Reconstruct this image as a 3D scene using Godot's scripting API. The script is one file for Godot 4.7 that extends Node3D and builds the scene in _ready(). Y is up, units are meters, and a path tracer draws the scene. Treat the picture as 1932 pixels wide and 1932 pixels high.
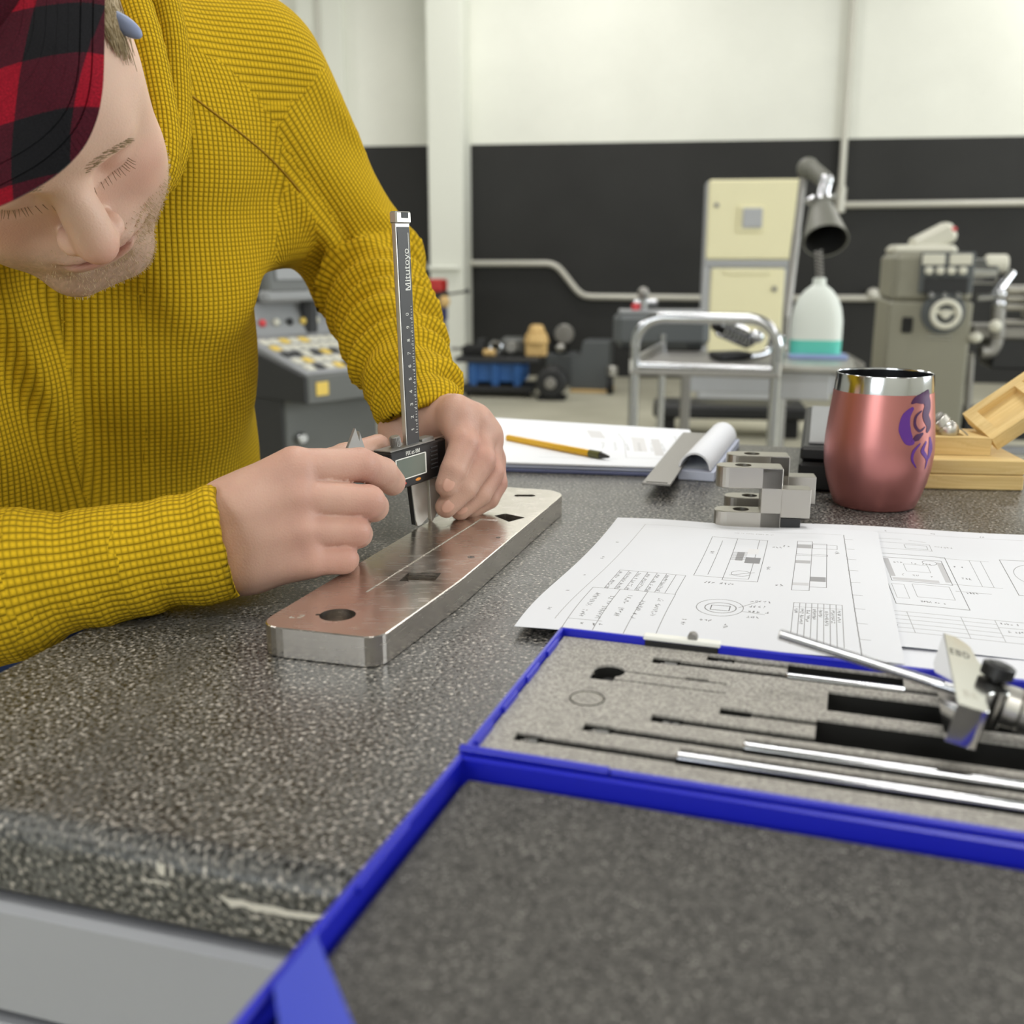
extends Node3D
# A machinist measuring a steel plate with a caliper at a bench in a workshop. Units are metres, y up.

const TABLE := 0.90
const ROOM_TURN := -8.53          # the back wall runs slightly away to the left (degrees)
var mat := {}
var used_names := {}


# ---------------------------------------------------------------- mesh builder
class MB:
	var v := PackedVector3Array()
	var uv := PackedVector2Array()
	var col := PackedColorArray()
	var tint := Color.WHITE
	var xf := Transform3D()

	func tri(a: Vector3, b: Vector3, c: Vector3, ua := Vector2.ZERO, ub := Vector2.ZERO, uc := Vector2.ZERO) -> void:
		# a, b, c run counter-clockwise seen from outside
		v.append(xf * a); v.append(xf * b); v.append(xf * c)
		uv.append(ua); uv.append(ub); uv.append(uc)
		col.append(tint); col.append(tint); col.append(tint)

	func quad(a: Vector3, b: Vector3, c: Vector3, d: Vector3, ua := Vector2.ZERO, ub := Vector2.ZERO, uc := Vector2.ZERO, ud := Vector2.ZERO) -> void:
		tri(a, b, c, ua, ub, uc)
		tri(a, c, d, ua, uc, ud)

	func box(c: Vector3, size: Vector3, bev := 0.0, basis := Basis()) -> void:
		var h := size * 0.5
		bev = minf(bev, minf(h.x, minf(h.y, h.z)) * 0.9)
		var t0 := xf
		xf = xf * Transform3D(basis, c)
		if bev <= 0.0:
			for ax in 3:
				for s in [-1.0, 1.0]:
					var n := Vector3.ZERO; n[ax] = s
					var p := Vector3.ZERO; p[(ax + 1) % 3] = s
					var q := n.cross(p)
					var hn := n * h; var hp := p * h; var hq := q * h
					quad(hn - hp - hq, hn + hp - hq, hn + hp + hq, hn - hp + hq)
		else:
			var k := h - Vector3.ONE * bev
			for ax in 3:
				for s in [-1.0, 1.0]:
					var n := Vector3.ZERO; n[ax] = s
					var p := Vector3.ZERO; p[(ax + 1) % 3] = s
					var q := n.cross(p)
					var hn := n * h; var kp := p * k; var kq := q * k
					quad(hn - kp - kq, hn + kp - kq, hn + kp + kq, hn - kp + kq)
			for ax in 3:
				for s in [-1.0, 1.0]:
					for r in [-1.0, 1.0]:
						var n := Vector3.ZERO; n[(ax + 1) % 3] = s
						var m := Vector3.ZERO; m[(ax + 2) % 3] = r
						var e := Vector3.ZERO; e[ax] = 1.0
						var a := n * h + m * k; var b := n * k + m * h; var ek := e * k
						if (b - a).cross(e).dot(n + m) > 0:
							quad(a - ek, b - ek, b + ek, a + ek)
						else:
							quad(b - ek, a - ek, a + ek, b + ek)
			for sx in [-1.0, 1.0]:
				for sy in [-1.0, 1.0]:
					for sz in [-1.0, 1.0]:
						var a := Vector3(sx * h.x, sy * k.y, sz * k.z)
						var b := Vector3(sx * k.x, sy * h.y, sz * k.z)
						var d := Vector3(sx * k.x, sy * k.y, sz * h.z)
						if (b - a).cross(d - a).dot(Vector3(sx, sy, sz)) > 0: tri(a, b, d)
						else: tri(a, d, b)
		xf = t0

	# polygon in x,z; extruded from y0 to y1, edges chamfered by bev
	func prism(poly_in: PackedVector2Array, y0: float, y1: float, bev := 0.0, bev_low := -1.0) -> void:
		var poly := poly_in.duplicate()
		var area := 0.0
		for i in poly.size():
			area += poly[i].cross(poly[(i + 1) % poly.size()])
		if area < 0: poly.reverse()
		var n := poly.size()
		if bev_low < 0: bev_low = bev
		var rings := []
		var ins := func(e: float) -> PackedVector2Array:
			var o := PackedVector2Array()
			for i in n:
				var a: Vector2 = (poly[i] - poly[(i + n - 1) % n]).normalized()
				var b: Vector2 = (poly[(i + 1) % n] - poly[i]).normalized()
				var na := Vector2(-a.y, a.x); var nb := Vector2(-b.y, b.x)
				var m := (na + nb).normalized()
				o.append(poly[i] + m * e / maxf(0.3, m.dot(na)))
			return o
		if bev_low > 0: rings.append([ins.call(bev_low), y0])
		rings.append([poly, y0 + bev_low])
		rings.append([poly, y1 - bev])
		if bev > 0: rings.append([ins.call(bev), y1])
		for k in rings.size() - 1:
			var A: PackedVector2Array = rings[k][0]; var B: PackedVector2Array = rings[k + 1][0]
			var ya: float = rings[k][1]; var yb: float = rings[k + 1][1]
			for i in n:
				var j := (i + 1) % n
				quad(Vector3(A[j].x, ya, A[j].y), Vector3(A[i].x, ya, A[i].y), Vector3(B[i].x, yb, B[i].y), Vector3(B[j].x, yb, B[j].y))
		var top: PackedVector2Array = rings[-1][0]; var low: PackedVector2Array = rings[0][0]
		var ids := Geometry2D.triangulate_polygon(poly)
		for i in range(0, ids.size(), 3):
			var a := ids[i]; var b := ids[i + 1]; var c := ids[i + 2]
			if (poly[b] - poly[a]).cross(poly[c] - poly[a]) < 0:
				var s := b; b = c; c = s
			tri(Vector3(top[a].x, y1, top[a].y), Vector3(top[c].x, y1, top[c].y), Vector3(top[b].x, y1, top[b].y))
			tri(Vector3(low[a].x, y0, low[a].y), Vector3(low[b].x, y0, low[b].y), Vector3(low[c].x, y0, low[c].y))

	# profile of (radius, y) from low to high, outside on the +x side; turned about y
	func lathe(prof: Array, seg := 32, a0 := 0.0, a1 := TAU) -> void:
		for i in seg:
			var t0 := lerpf(a0, a1, float(i) / seg); var t1 := lerpf(a0, a1, float(i + 1) / seg)
			var d0 := Vector3(cos(t0), 0, -sin(t0)); var d1 := Vector3(cos(t1), 0, -sin(t1))
			for k in prof.size() - 1:
				var p: Vector2 = prof[k]; var q: Vector2 = prof[k + 1]
				var a := d0 * p.x + Vector3.UP * p.y; var b := d1 * p.x + Vector3.UP * p.y
				var c := d1 * q.x + Vector3.UP * q.y; var d := d0 * q.x + Vector3.UP * q.y
				var u0 := float(i) / seg; var u1 := float(i + 1) / seg
				var v0 := float(k) / (prof.size() - 1); var v1 := float(k + 1) / (prof.size() - 1)
				if p.x > 1e-7: tri(a, b, c, Vector2(u0, v0), Vector2(u1, v0), Vector2(u1, v1))
				if q.x > 1e-7: tri(a, c, d, Vector2(u0, v0), Vector2(u1, v1), Vector2(u0, v1))

	# cylinder between two points
	func rod(a: Vector3, b: Vector3, r: float, seg := 20, bev := 0.0, r2 := -1.0) -> void:
		if r2 < 0: r2 = r
		var t0 := xf
		var y := (b - a).normalized()
		var x := y.cross(Vector3(0.31, 0.2, 0.93)).normalized()
		if absf(y.dot(Vector3(0.31, 0.2, 0.93).normalized())) > 0.95: x = y.cross(Vector3.RIGHT).normalized()
		xf = xf * Transform3D(Basis(x, y, x.cross(y)), a)
		var l := a.distance_to(b)
		if bev > 0: lathe([Vector2(0, 0), Vector2(r - bev, 0), Vector2(r, bev), Vector2(r2, l - bev), Vector2(r2 - bev, l), Vector2(0, l)], seg)
		else: lathe([Vector2(0, 0), Vector2(r, 0), Vector2(r2, l), Vector2(0, l)], seg)
		xf = t0

	func tube(pts: Array, r: float, seg := 12, radii := [], flat := 1.0, up := Vector3.UP) -> void:
		var rings := []
		for i in pts.size():
			var t: Vector3 = ((pts[mini(i + 1, pts.size() - 1)] as Vector3) - (pts[maxi(i - 1, 0)] as Vector3)).normalized()
			var x := t.cross(up)
			if x.length() < 0.05: x = t.cross(Vector3(0.9, 0.1, 0.4))
			x = x.normalized()
			var y := x.cross(t).normalized()
			var rr: float = radii[i] if radii.size() else r
			var ring := PackedVector3Array()
			for k in seg:
				var a := TAU * k / seg
				ring.append((pts[i] as Vector3) + x * cos(a) * rr + y * sin(a) * rr * flat)
			rings.append(ring)
		for i in pts.size() - 1:
			for k in seg:
				var j := (k + 1) % seg
				quad(rings[i][j], rings[i][k], rings[i + 1][k], rings[i + 1][j])
		for k in seg:
			var j := (k + 1) % seg
			tri(pts[0], rings[0][k], rings[0][j])
			tri(pts[-1], rings[-1][j], rings[-1][k])

	func ball(c: Vector3, r: Vector3, seg := 16, rows := 10, basis := Basis()) -> void:
		var t0 := xf
		xf = xf * Transform3D(basis * Basis.from_scale(r), c)
		var prof := []
		for k in rows + 1:
			var a := -PI / 2 + PI * k / rows
			prof.append(Vector2(maxf(0.0, cos(a)), sin(a)))
		prof[0].x = 0.0; prof[rows].x = 0.0
		lathe(prof, seg)
		xf = t0

	func mesh(angle := 35.0, colored := false) -> ArrayMesh:
		var n := v.size()
		var fn := PackedVector3Array(); fn.resize(n / 3)
		for i in n / 3:
			fn[i] = (v[i * 3 + 1] - v[i * 3]).cross(v[i * 3 + 2] - v[i * 3])
		var nn := PackedVector3Array(); nn.resize(n)
		if angle <= 0:
			for i in n: nn[i] = fn[i / 3].normalized()
		else:
			var at := {}
			for i in n:
				var key := Vector3i((v[i] * 50000.0).round())
				if at.has(key): at[key].append(i)
				else: at[key] = PackedInt32Array([i])
			var lim := cos(deg_to_rad(angle))
			for key in at:
				var ids: PackedInt32Array = at[key]
				for i in ids:
					var f0 := fn[i / 3]
					var u0 := f0.normalized()
					var s := Vector3.ZERO
					for j in ids:
						var f1 := fn[j / 3]
						if u0.dot(f1.normalized()) > lim: s += f1
					nn[i] = s.normalized() if s.length() > 0 else u0
		var ids2 := PackedInt32Array(); ids2.resize(n)
		for i in n / 3:
			ids2[i * 3] = i * 3; ids2[i * 3 + 1] = i * 3 + 2; ids2[i * 3 + 2] = i * 3 + 1
		var arr := []; arr.resize(Mesh.ARRAY_MAX)
		arr[Mesh.ARRAY_VERTEX] = v; arr[Mesh.ARRAY_NORMAL] = nn; arr[Mesh.ARRAY_TEX_UV] = uv; arr[Mesh.ARRAY_INDEX] = ids2
		if colored: arr[Mesh.ARRAY_COLOR] = col
		var m := ArrayMesh.new()
		m.add_surface_from_arrays(Mesh.PRIMITIVE_TRIANGLES, arr)
		return m


# ---------------------------------------------------------------- scene helpers
func numbered(called: String) -> String:
	var k: int = used_names.get(called, 0)
	used_names[called] = k + 1
	return called if k == 0 else "%s_%03d" % [called, k]


func thing(called: String, label: String, category: String, at := Vector3.ZERO, turn := 0.0, group := "") -> Node3D:
	var o := Node3D.new()
	o.name = numbered(called)
	add_child(o)
	o.position = at
	o.rotation_degrees.y = turn
	tag(o, label, category, group)
	return o


func tag(o: Node3D, label: String, category := "", group := "") -> Node3D:
	if label: o.set_meta("label", label)
	if category: o.set_meta("category", category)
	if group: o.set_meta("group", group)
	return o


func part(called: String, mb: MB, m: Material, parent: Node3D, angle := 35.0, colored := false) -> MeshInstance3D:
	var o := MeshInstance3D.new()
	o.mesh = mb.mesh(angle, colored)
	o.material_override = m
	if parent == self: o.name = numbered(called)
	else: o.name = called
	parent.add_child(o, true)
	return o


func struct(called: String, mb: MB, m: Material, label := "", parent: Node3D = self, angle := 35.0) -> MeshInstance3D:
	var o := part(called, mb, m, parent, angle)
	if parent == self:
		o.set_meta("kind", "structure")
		if label: o.set_meta("label", label); o.set_meta("category", called.split("_")[0])
	return o


func csg_done(c: CSGShape3D, called: String, m: Material, parent: Node3D) -> CSGShape3D:
	c.name = called
	c.material_override = m
	parent.add_child(c, true)
	return c


func cut_box(c: CSGShape3D, at: Vector3, size: Vector3, turn := 0.0) -> void:
	var b := CSGBox3D.new()
	b.size = size; b.position = at; b.rotation.y = turn; b.operation = CSGShape3D.OPERATION_SUBTRACTION
	c.add_child(b)


func cut_hole(c: CSGShape3D, at: Vector3, r: float, h: float, sides := 40) -> void:
	var b := CSGCylinder3D.new()
	b.radius = r; b.height = h; b.sides = sides; b.position = at; b.operation = CSGShape3D.OPERATION_SUBTRACTION
	c.add_child(b)


func smat(key: String, c: Color, rough := 0.6, metal := 0.0, spec := 0.5) -> StandardMaterial3D:
	var m := StandardMaterial3D.new()
	m.resource_name = key
	m.albedo_color = c; m.roughness = rough; m.metallic = metal; m.metallic_specular = spec
	mat[key] = m
	return m


func triplanar(m: StandardMaterial3D, scale: float, world := false) -> StandardMaterial3D:
	m.uv1_triplanar = true
	m.uv1_world_triplanar = world
	m.uv1_scale = Vector3.ONE * scale
	return m


func rgb(r: float, g: float, b: float) -> Color:
	return Color(r / 255.0, g / 255.0, b / 255.0)


func curve(pts: Array, n := 6) -> Array:
	# Catmull-Rom through the points
	var out := []
	for i in pts.size() - 1:
		var a: Vector3 = pts[maxi(i - 1, 0)]; var b: Vector3 = pts[i]; var c: Vector3 = pts[i + 1]; var d: Vector3 = pts[mini(i + 2, pts.size() - 1)]
		for k in n:
			out.append(b.cubic_interpolate(c, a, d, float(k) / n))
	out.append(pts[-1])
	return out


func rounded(pts: Array, rad: Array, n := 6) -> PackedVector2Array:
	# polygon with rounded corners; rad[i] is the setback at corner i
	var o := PackedVector2Array()
	var c := pts.size()
	for i in c:
		var p: Vector2 = pts[i]
		var r: float = rad[i % rad.size()]
		if r <= 0.0:
			o.append(p); continue
		var a: Vector2 = p + ((pts[(i + c - 1) % c] as Vector2) - p).normalized() * r
		var b: Vector2 = p + ((pts[(i + 1) % c] as Vector2) - p).normalized() * r
		for k in n + 1:
			var t := float(k) / n
			o.append(a.lerp(p, t).lerp(p.lerp(b, t), t))
	return o



# ---------------------------------------------------------------- textures
func noise_img(w: int, h: int, freq: float, sd: int, kind := FastNoiseLite.TYPE_SIMPLEX_SMOOTH, oct := 1) -> PackedByteArray:
	var f := FastNoiseLite.new()
	f.seed = sd; f.noise_type = kind; f.frequency = freq; f.fractal_octaves = oct
	f.fractal_type = FastNoiseLite.FRACTAL_FBM if oct > 1 else FastNoiseLite.FRACTAL_NONE
	if kind == FastNoiseLite.TYPE_CELLULAR: f.cellular_return_type = FastNoiseLite.RETURN_CELL_VALUE
	var im := f.get_seamless_image(w, h, false, false, 0.12, true)
	im.convert(Image.FORMAT_L8)
	return im.get_data()


func from_rgb(w: int, h: int, data: PackedByteArray) -> ImageTexture:
	return ImageTexture.create_from_image(Image.create_from_data(w, h, false, Image.FORMAT_RGB8, data))


func from_grey(w: int, h: int, data: PackedByteArray) -> ImageTexture:
	return ImageTexture.create_from_image(Image.create_from_data(w, h, false, Image.FORMAT_L8, data))


func make_stone() -> void:
	# dark speckled laminate: pale, brown and black flecks of a few millimetres
	var n := 1024
	var a := noise_img(n, n, 0.11, 3, FastNoiseLite.TYPE_SIMPLEX_SMOOTH, 2)
	var b := noise_img(n, n, 0.21, 8, FastNoiseLite.TYPE_SIMPLEX_SMOOTH, 2)
	var c := noise_img(n, n, 0.012, 5, FastNoiseLite.TYPE_SIMPLEX_SMOOTH, 2)
	var d := PackedByteArray(); d.resize(n * n * 3)
	var rough := PackedByteArray(); rough.resize(n * n)
	for i in n * n:
		var x := (a[i] - 128) / 128.0
		var y := (b[i] - 128) / 128.0
		var z := (c[i] - 128) / 128.0
		var g := 78.0 + 58.0 * x + 36.0 * y + 10.0 * z
		var warm := 0.0
		if x + 0.35 * y > 0.36: g += 170.0 * (x + 0.35 * y - 0.36); warm = 9.0
		if y > 0.5: g += 80.0 * (y - 0.5)
		if x < -0.3: g += 60.0 * (x + 0.3)
		g = clampf(g, 20.0, 205.0)
		d[i * 3] = int(minf(255.0, g + warm * 0.6)); d[i * 3 + 1] = int(g); d[i * 3 + 2] = int(maxf(0.0, g - 2.0 - warm * 0.7))
		rough[i] = clampi(int(92 + 45 * y + 20 * x), 50, 220)
	var m := smat("stone", Color.WHITE, 1.0, 0.0, 0.5)
	m.albedo_texture = from_rgb(n, n, d)
	m.roughness_texture = from_grey(n, n, rough)
	m.heightmap_enabled = true
	m.heightmap_texture = from_grey(n, n, b)
	m.heightmap_scale = 0.018
	triplanar(m, 2.4)
	m.uv1_triplanar_sharpness = 6.0


func make_foam() -> void:
	var n := 512
	var a := noise_img(n, n, 0.22, 11, FastNoiseLite.TYPE_CELLULAR)
	var b := noise_img(n, n, 0.35, 12)
	var c := noise_img(n, n, 0.02, 13, FastNoiseLite.TYPE_SIMPLEX_SMOOTH, 2)
	var lo := PackedByteArray(); lo.resize(n * n * 3)
	var hi := PackedByteArray(); hi.resize(n * n * 3)
	for i in n * n:
		var x := (a[i] - 128) / 128.0
		var y := (b[i] - 128) / 128.0
		var z := (c[i] - 128) / 128.0
		var g := 160.0 + 24.0 * x + 18.0 * y + 4.0 * z
		hi[i * 3] = int(g); hi[i * 3 + 1] = int(g * 0.98); hi[i * 3 + 2] = int(g * 0.94)
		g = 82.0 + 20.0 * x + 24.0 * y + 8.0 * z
		if x > 0.9 and y > 0.3: g = 150.0 + 80.0 * y  # bright specks: glints of the foam painted into the colour
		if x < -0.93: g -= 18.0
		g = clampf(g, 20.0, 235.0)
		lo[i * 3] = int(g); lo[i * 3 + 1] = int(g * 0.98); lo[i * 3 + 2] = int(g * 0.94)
	var h := from_grey(n, n, b)
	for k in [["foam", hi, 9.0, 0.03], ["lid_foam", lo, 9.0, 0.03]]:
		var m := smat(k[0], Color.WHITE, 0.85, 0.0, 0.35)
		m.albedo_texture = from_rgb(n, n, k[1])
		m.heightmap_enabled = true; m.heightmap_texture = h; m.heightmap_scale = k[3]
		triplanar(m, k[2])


func make_knit() -> void:
	# waffle knit, 8 by 8 cells
	var n := 256
	var hgt := PackedByteArray(); hgt.resize(n * n)
	var col := PackedByteArray(); col.resize(n * n * 3)
	var fz := noise_img(n, n, 0.14, 21)
	for y in n:
		for x in n:
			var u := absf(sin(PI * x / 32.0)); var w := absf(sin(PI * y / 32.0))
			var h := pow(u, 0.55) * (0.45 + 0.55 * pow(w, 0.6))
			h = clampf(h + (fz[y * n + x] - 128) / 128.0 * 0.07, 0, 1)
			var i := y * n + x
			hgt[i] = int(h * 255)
			var k := 0.62 + 0.38 * h  # darkens the grooves: shade between the cells put into the colour
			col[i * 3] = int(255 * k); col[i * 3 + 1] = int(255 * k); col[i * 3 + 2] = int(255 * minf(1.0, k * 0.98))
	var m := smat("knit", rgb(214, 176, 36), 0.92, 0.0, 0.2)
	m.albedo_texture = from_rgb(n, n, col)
	m.heightmap_enabled = true; m.heightmap_texture = from_grey(n, n, hgt); m.heightmap_scale = 0.12
	m.rim_enabled = true; m.rim = 0.25; m.rim_tint = 0.8
	m.uv1_scale = Vector3(1.0 / (8 * 0.0048), 1.0 / (8 * 0.0036), 1)


func make_plaid() -> void:
	var n := 256
	var fz := noise_img(n, n, 0.2, 31)
	var d := PackedByteArray(); d.resize(n * n * 3)
	for y in n:
		for x in n:
			var a := x < n / 2; var b := y < n / 2
			var c := Vector3(132, 20, 36)
			var tw := (x + y) % 6 < 3
			if a and b: c = Vector3(26, 26, 29)
			elif a or b: c = Vector3(34, 22, 28) if tw else Vector3(88, 22, 36)
			var k := 1.0 + (fz[y * n + x] - 128) / 128.0 * 0.22
			var i := (y * n + x) * 3
			for q in 3: d[i + q] = clampi(int(c[q] * k), 0, 255)
	var m := smat("plaid", Color.WHITE, 0.95, 0.0, 0.15)
	m.albedo_texture = from_rgb(n, n, d)
	m.rim_enabled = true; m.rim = 0.2; m.rim_tint = 0.6


func make_wood() -> void:
	var n := 256
	var f := noise_img(n, n, 0.03, 41, FastNoiseLite.TYPE_SIMPLEX_SMOOTH, 3)
	var d := PackedByteArray(); d.resize(n * n * 3)
	for y in n:
		for x in n:
			var v := (f[(y * n + (x / 8)) % (n * n)] - 128) / 128.0
			var g := 0.5 + 0.5 * sin(y * 0.5 + v * 9.0)
			var i := (y * n + x) * 3
			d[i] = int(214 + 8 * g + 12 * v); d[i + 1] = int(184 + 10 * g + 12 * v); d[i + 2] = int(124 + 12 * g + 10 * v)
	var m := smat("wood", Color.WHITE, 0.55, 0.0, 0.4)
	m.albedo_texture = from_rgb(n, n, d)
	triplanar(m, 7.0)


func make_wall_paint() -> void:
	var n := 256
	var f := noise_img(n, n, 0.012, 51, FastNoiseLite.TYPE_SIMPLEX_SMOOTH, 4)
	for k in [["wall_white", Vector3(232, 233, 224), 4.0, 0.7], ["wall_dark", Vector3(41, 41, 40), 4.0, 0.6], ["concrete", Vector3(174, 171, 154), 14.0, 0.55]]:
		var d := PackedByteArray(); d.resize(n * n * 3)
		for i in n * n:
			var v: float = (f[i] - 128) / 128.0 * k[2]
			for q in 3: d[i * 3 + q] = clampi(int(k[1][q] + v), 0, 255)
		var m := smat(k[0], Color.WHITE, k[3], 0.0, 0.4)
		m.albedo_texture = from_rgb(n, n, d)
		triplanar(m, 0.35)


func make_brushed() -> void:
	# fine machining lines on steel
	var n := 256
	var f := noise_img(n, n, 0.3, 61)
	var g := noise_img(n, n, 0.02, 62, FastNoiseLite.TYPE_SIMPLEX_SMOOTH, 3)
	var d := PackedByteArray(); d.resize(n * n)
	for y in n:
		for x in n:
			d[y * n + x] = clampi(int(62 + 14 * (f[y * n + (x / 24)] - 128) / 128.0 + 10 * (g[y * n + x] - 128) / 128.0), 20, 255)
	mat["brush_tex"] = from_grey(n, n, d)
	mat["pores"] = from_grey(n, n, noise_img(n, n, 0.09, 71, FastNoiseLite.TYPE_SIMPLEX_SMOOTH, 3))


# ---------------------------------------------------------------- drawing on a sheet of paper
class Sheet:
	var im: Image
	var w: int
	var h: int
	func _init(ww: int, hh: int, tone := 0.855) -> void:
		w = ww; h = hh
		im = Image.create(w, h, false, Image.FORMAT_RGB8)
		im.fill(Color(tone, tone * 1.01, tone * 1.035))
	func line(a: Vector2, b: Vector2, c := 0.42, t := 2) -> void:
		c = c * 0.95
		var n := int(a.distance_to(b)) + 1
		for i in n + 1:
			var p := a.lerp(b, float(i) / n)
			im.fill_rect(Rect2i(int(p.x), int(p.y), t, t), Color(c, c, c))
	func frame(r: Rect2, c := 0.42, t := 2) -> void:
		line(r.position, r.position + Vector2(r.size.x, 0), c, t); line(r.position, r.position + Vector2(0, r.size.y), c, t)
		line(r.end, r.end - Vector2(r.size.x, 0), c, t); line(r.end, r.end - Vector2(0, r.size.y), c, t)
	func ring(p: Vector2, r: Vector2, c := 0.45, t := 2) -> void:
		var q := p + Vector2(r.x, 0)
		for k in 49:
			var s := p + Vector2(cos(TAU * k / 48.0) * r.x, sin(TAU * k / 48.0) * r.y)
			line(q, s, c, t); q = s
	func shade(r: Rect2, c := 0.66) -> void:
		im.fill_rect(Rect2i(r), Color(c, c, c + 0.01))
	# a row of small illegible characters running along d
	func text(p: Vector2, d: Vector2, count: int, size := 12.0, sd := 1, c := 0.4) -> void:
		var g := RandomNumberGenerator.new(); g.seed = sd
		var o := Vector2(-d.y, d.x)
		for k in count:
			if g.randf() < 0.16: continue
			var q := p + d * size * 0.8 * k
			for s in 3:
				var a := q + d * size * g.randf_range(0, 0.55) + o * size * g.randf_range(0, 0.95)
				var b := q + d * size * g.randf_range(0, 0.55) + o * size * g.randf_range(0, 0.95)
				line(a, b, c, 2)
	func texture() -> ImageTexture:
		return ImageTexture.create_from_image(im)



# ---------------------------------------------------------------- the scene
func _ready() -> void:
	camera_and_light()
	materials()
	room()
	bench()
	background()
	steel_plate()
	caliper()
	paperwork()
	drinking_mug()
	brackets()
	wooden_boxes()
	instrument_case()
	person()


func camera_and_light() -> void:
	var cam := Camera3D.new()
	cam.name = "camera"
	cam.position = Vector3(0, 1.12, 0)
	cam.rotation_degrees = Vector3(-14.0, 0, 0)
	cam.near = 0.02; cam.far = 60.0
	var lens := CameraAttributesPhysical.new()
	lens.frustum_focal_length = 24.22
	lens.frustum_focus_distance = 0.72
	lens.frustum_near = 0.02
	lens.frustum_far = 60.0
	lens.exposure_aperture = 5.0
	cam.attributes = lens
	cam.fov = 52.70
	add_child(cam)
	cam.current = true
	var we := WorldEnvironment.new()
	we.name = "environment"
	var e := Environment.new()
	e.background_mode = Environment.BG_COLOR
	e.background_color = Color(0.02, 0.02, 0.02)
	e.tonemap_mode = Environment.TONE_MAPPER_LINEAR
	e.tonemap_exposure = 1.0
	e.sdfgi_enabled = true; e.ssao_enabled = true; e.ssil_enabled = true
	we.environment = e
	add_child(we)
	# rows of ceiling panels
	var glow := smat("lamp_glow", Color(1, 1, 0.97), 0.5)
	glow.emission_enabled = true; glow.emission = Color(1.0, 0.985, 0.93); glow.emission_energy_multiplier = 2.5
	var tin := smat("lamp_tin", rgb(214, 214, 208), 0.5)
	for z in [-8.2, -5.0, -1.6, 1.6, 4.8]:
		for x in [-4.2, 0.4, 5.0]:
			var lit := thing("ceiling_light", "white ceiling light panel high above the workshop floor", "light", Vector3(x, 4.42, z), 0.0, "workshop ceiling lights")
			var fr := MB.new()
			fr.box(Vector3(0, 0.05, 0), Vector3(1.5, 0.08, 0.5), 0.01)
			part("housing", fr, tin, lit)
			var df := MB.new()
			df.box(Vector3(0, 0.006, 0), Vector3(1.44, 0.012, 0.44), 0.003)
			part("diffuser", df, glow, lit)
			var l := AreaLight3D.new()
			l.name = "lamp"
			l.area_size = Vector2(1.44, 0.44)
			l.light_energy = LAMP
			l.light_color = Color(1.0, 0.99, 0.975)
			l.area_range = 30.0
			l.area_attenuation = 2.0
			l.shadow_enabled = true
			l.rotation_degrees.x = -90
			l.position = Vector3(0, -0.012, 0)
			lit.add_child(l)


const LAMP := 4.8
const FILL_ENERGY := 26.0  # energy of the added glazed fill lights


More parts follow.
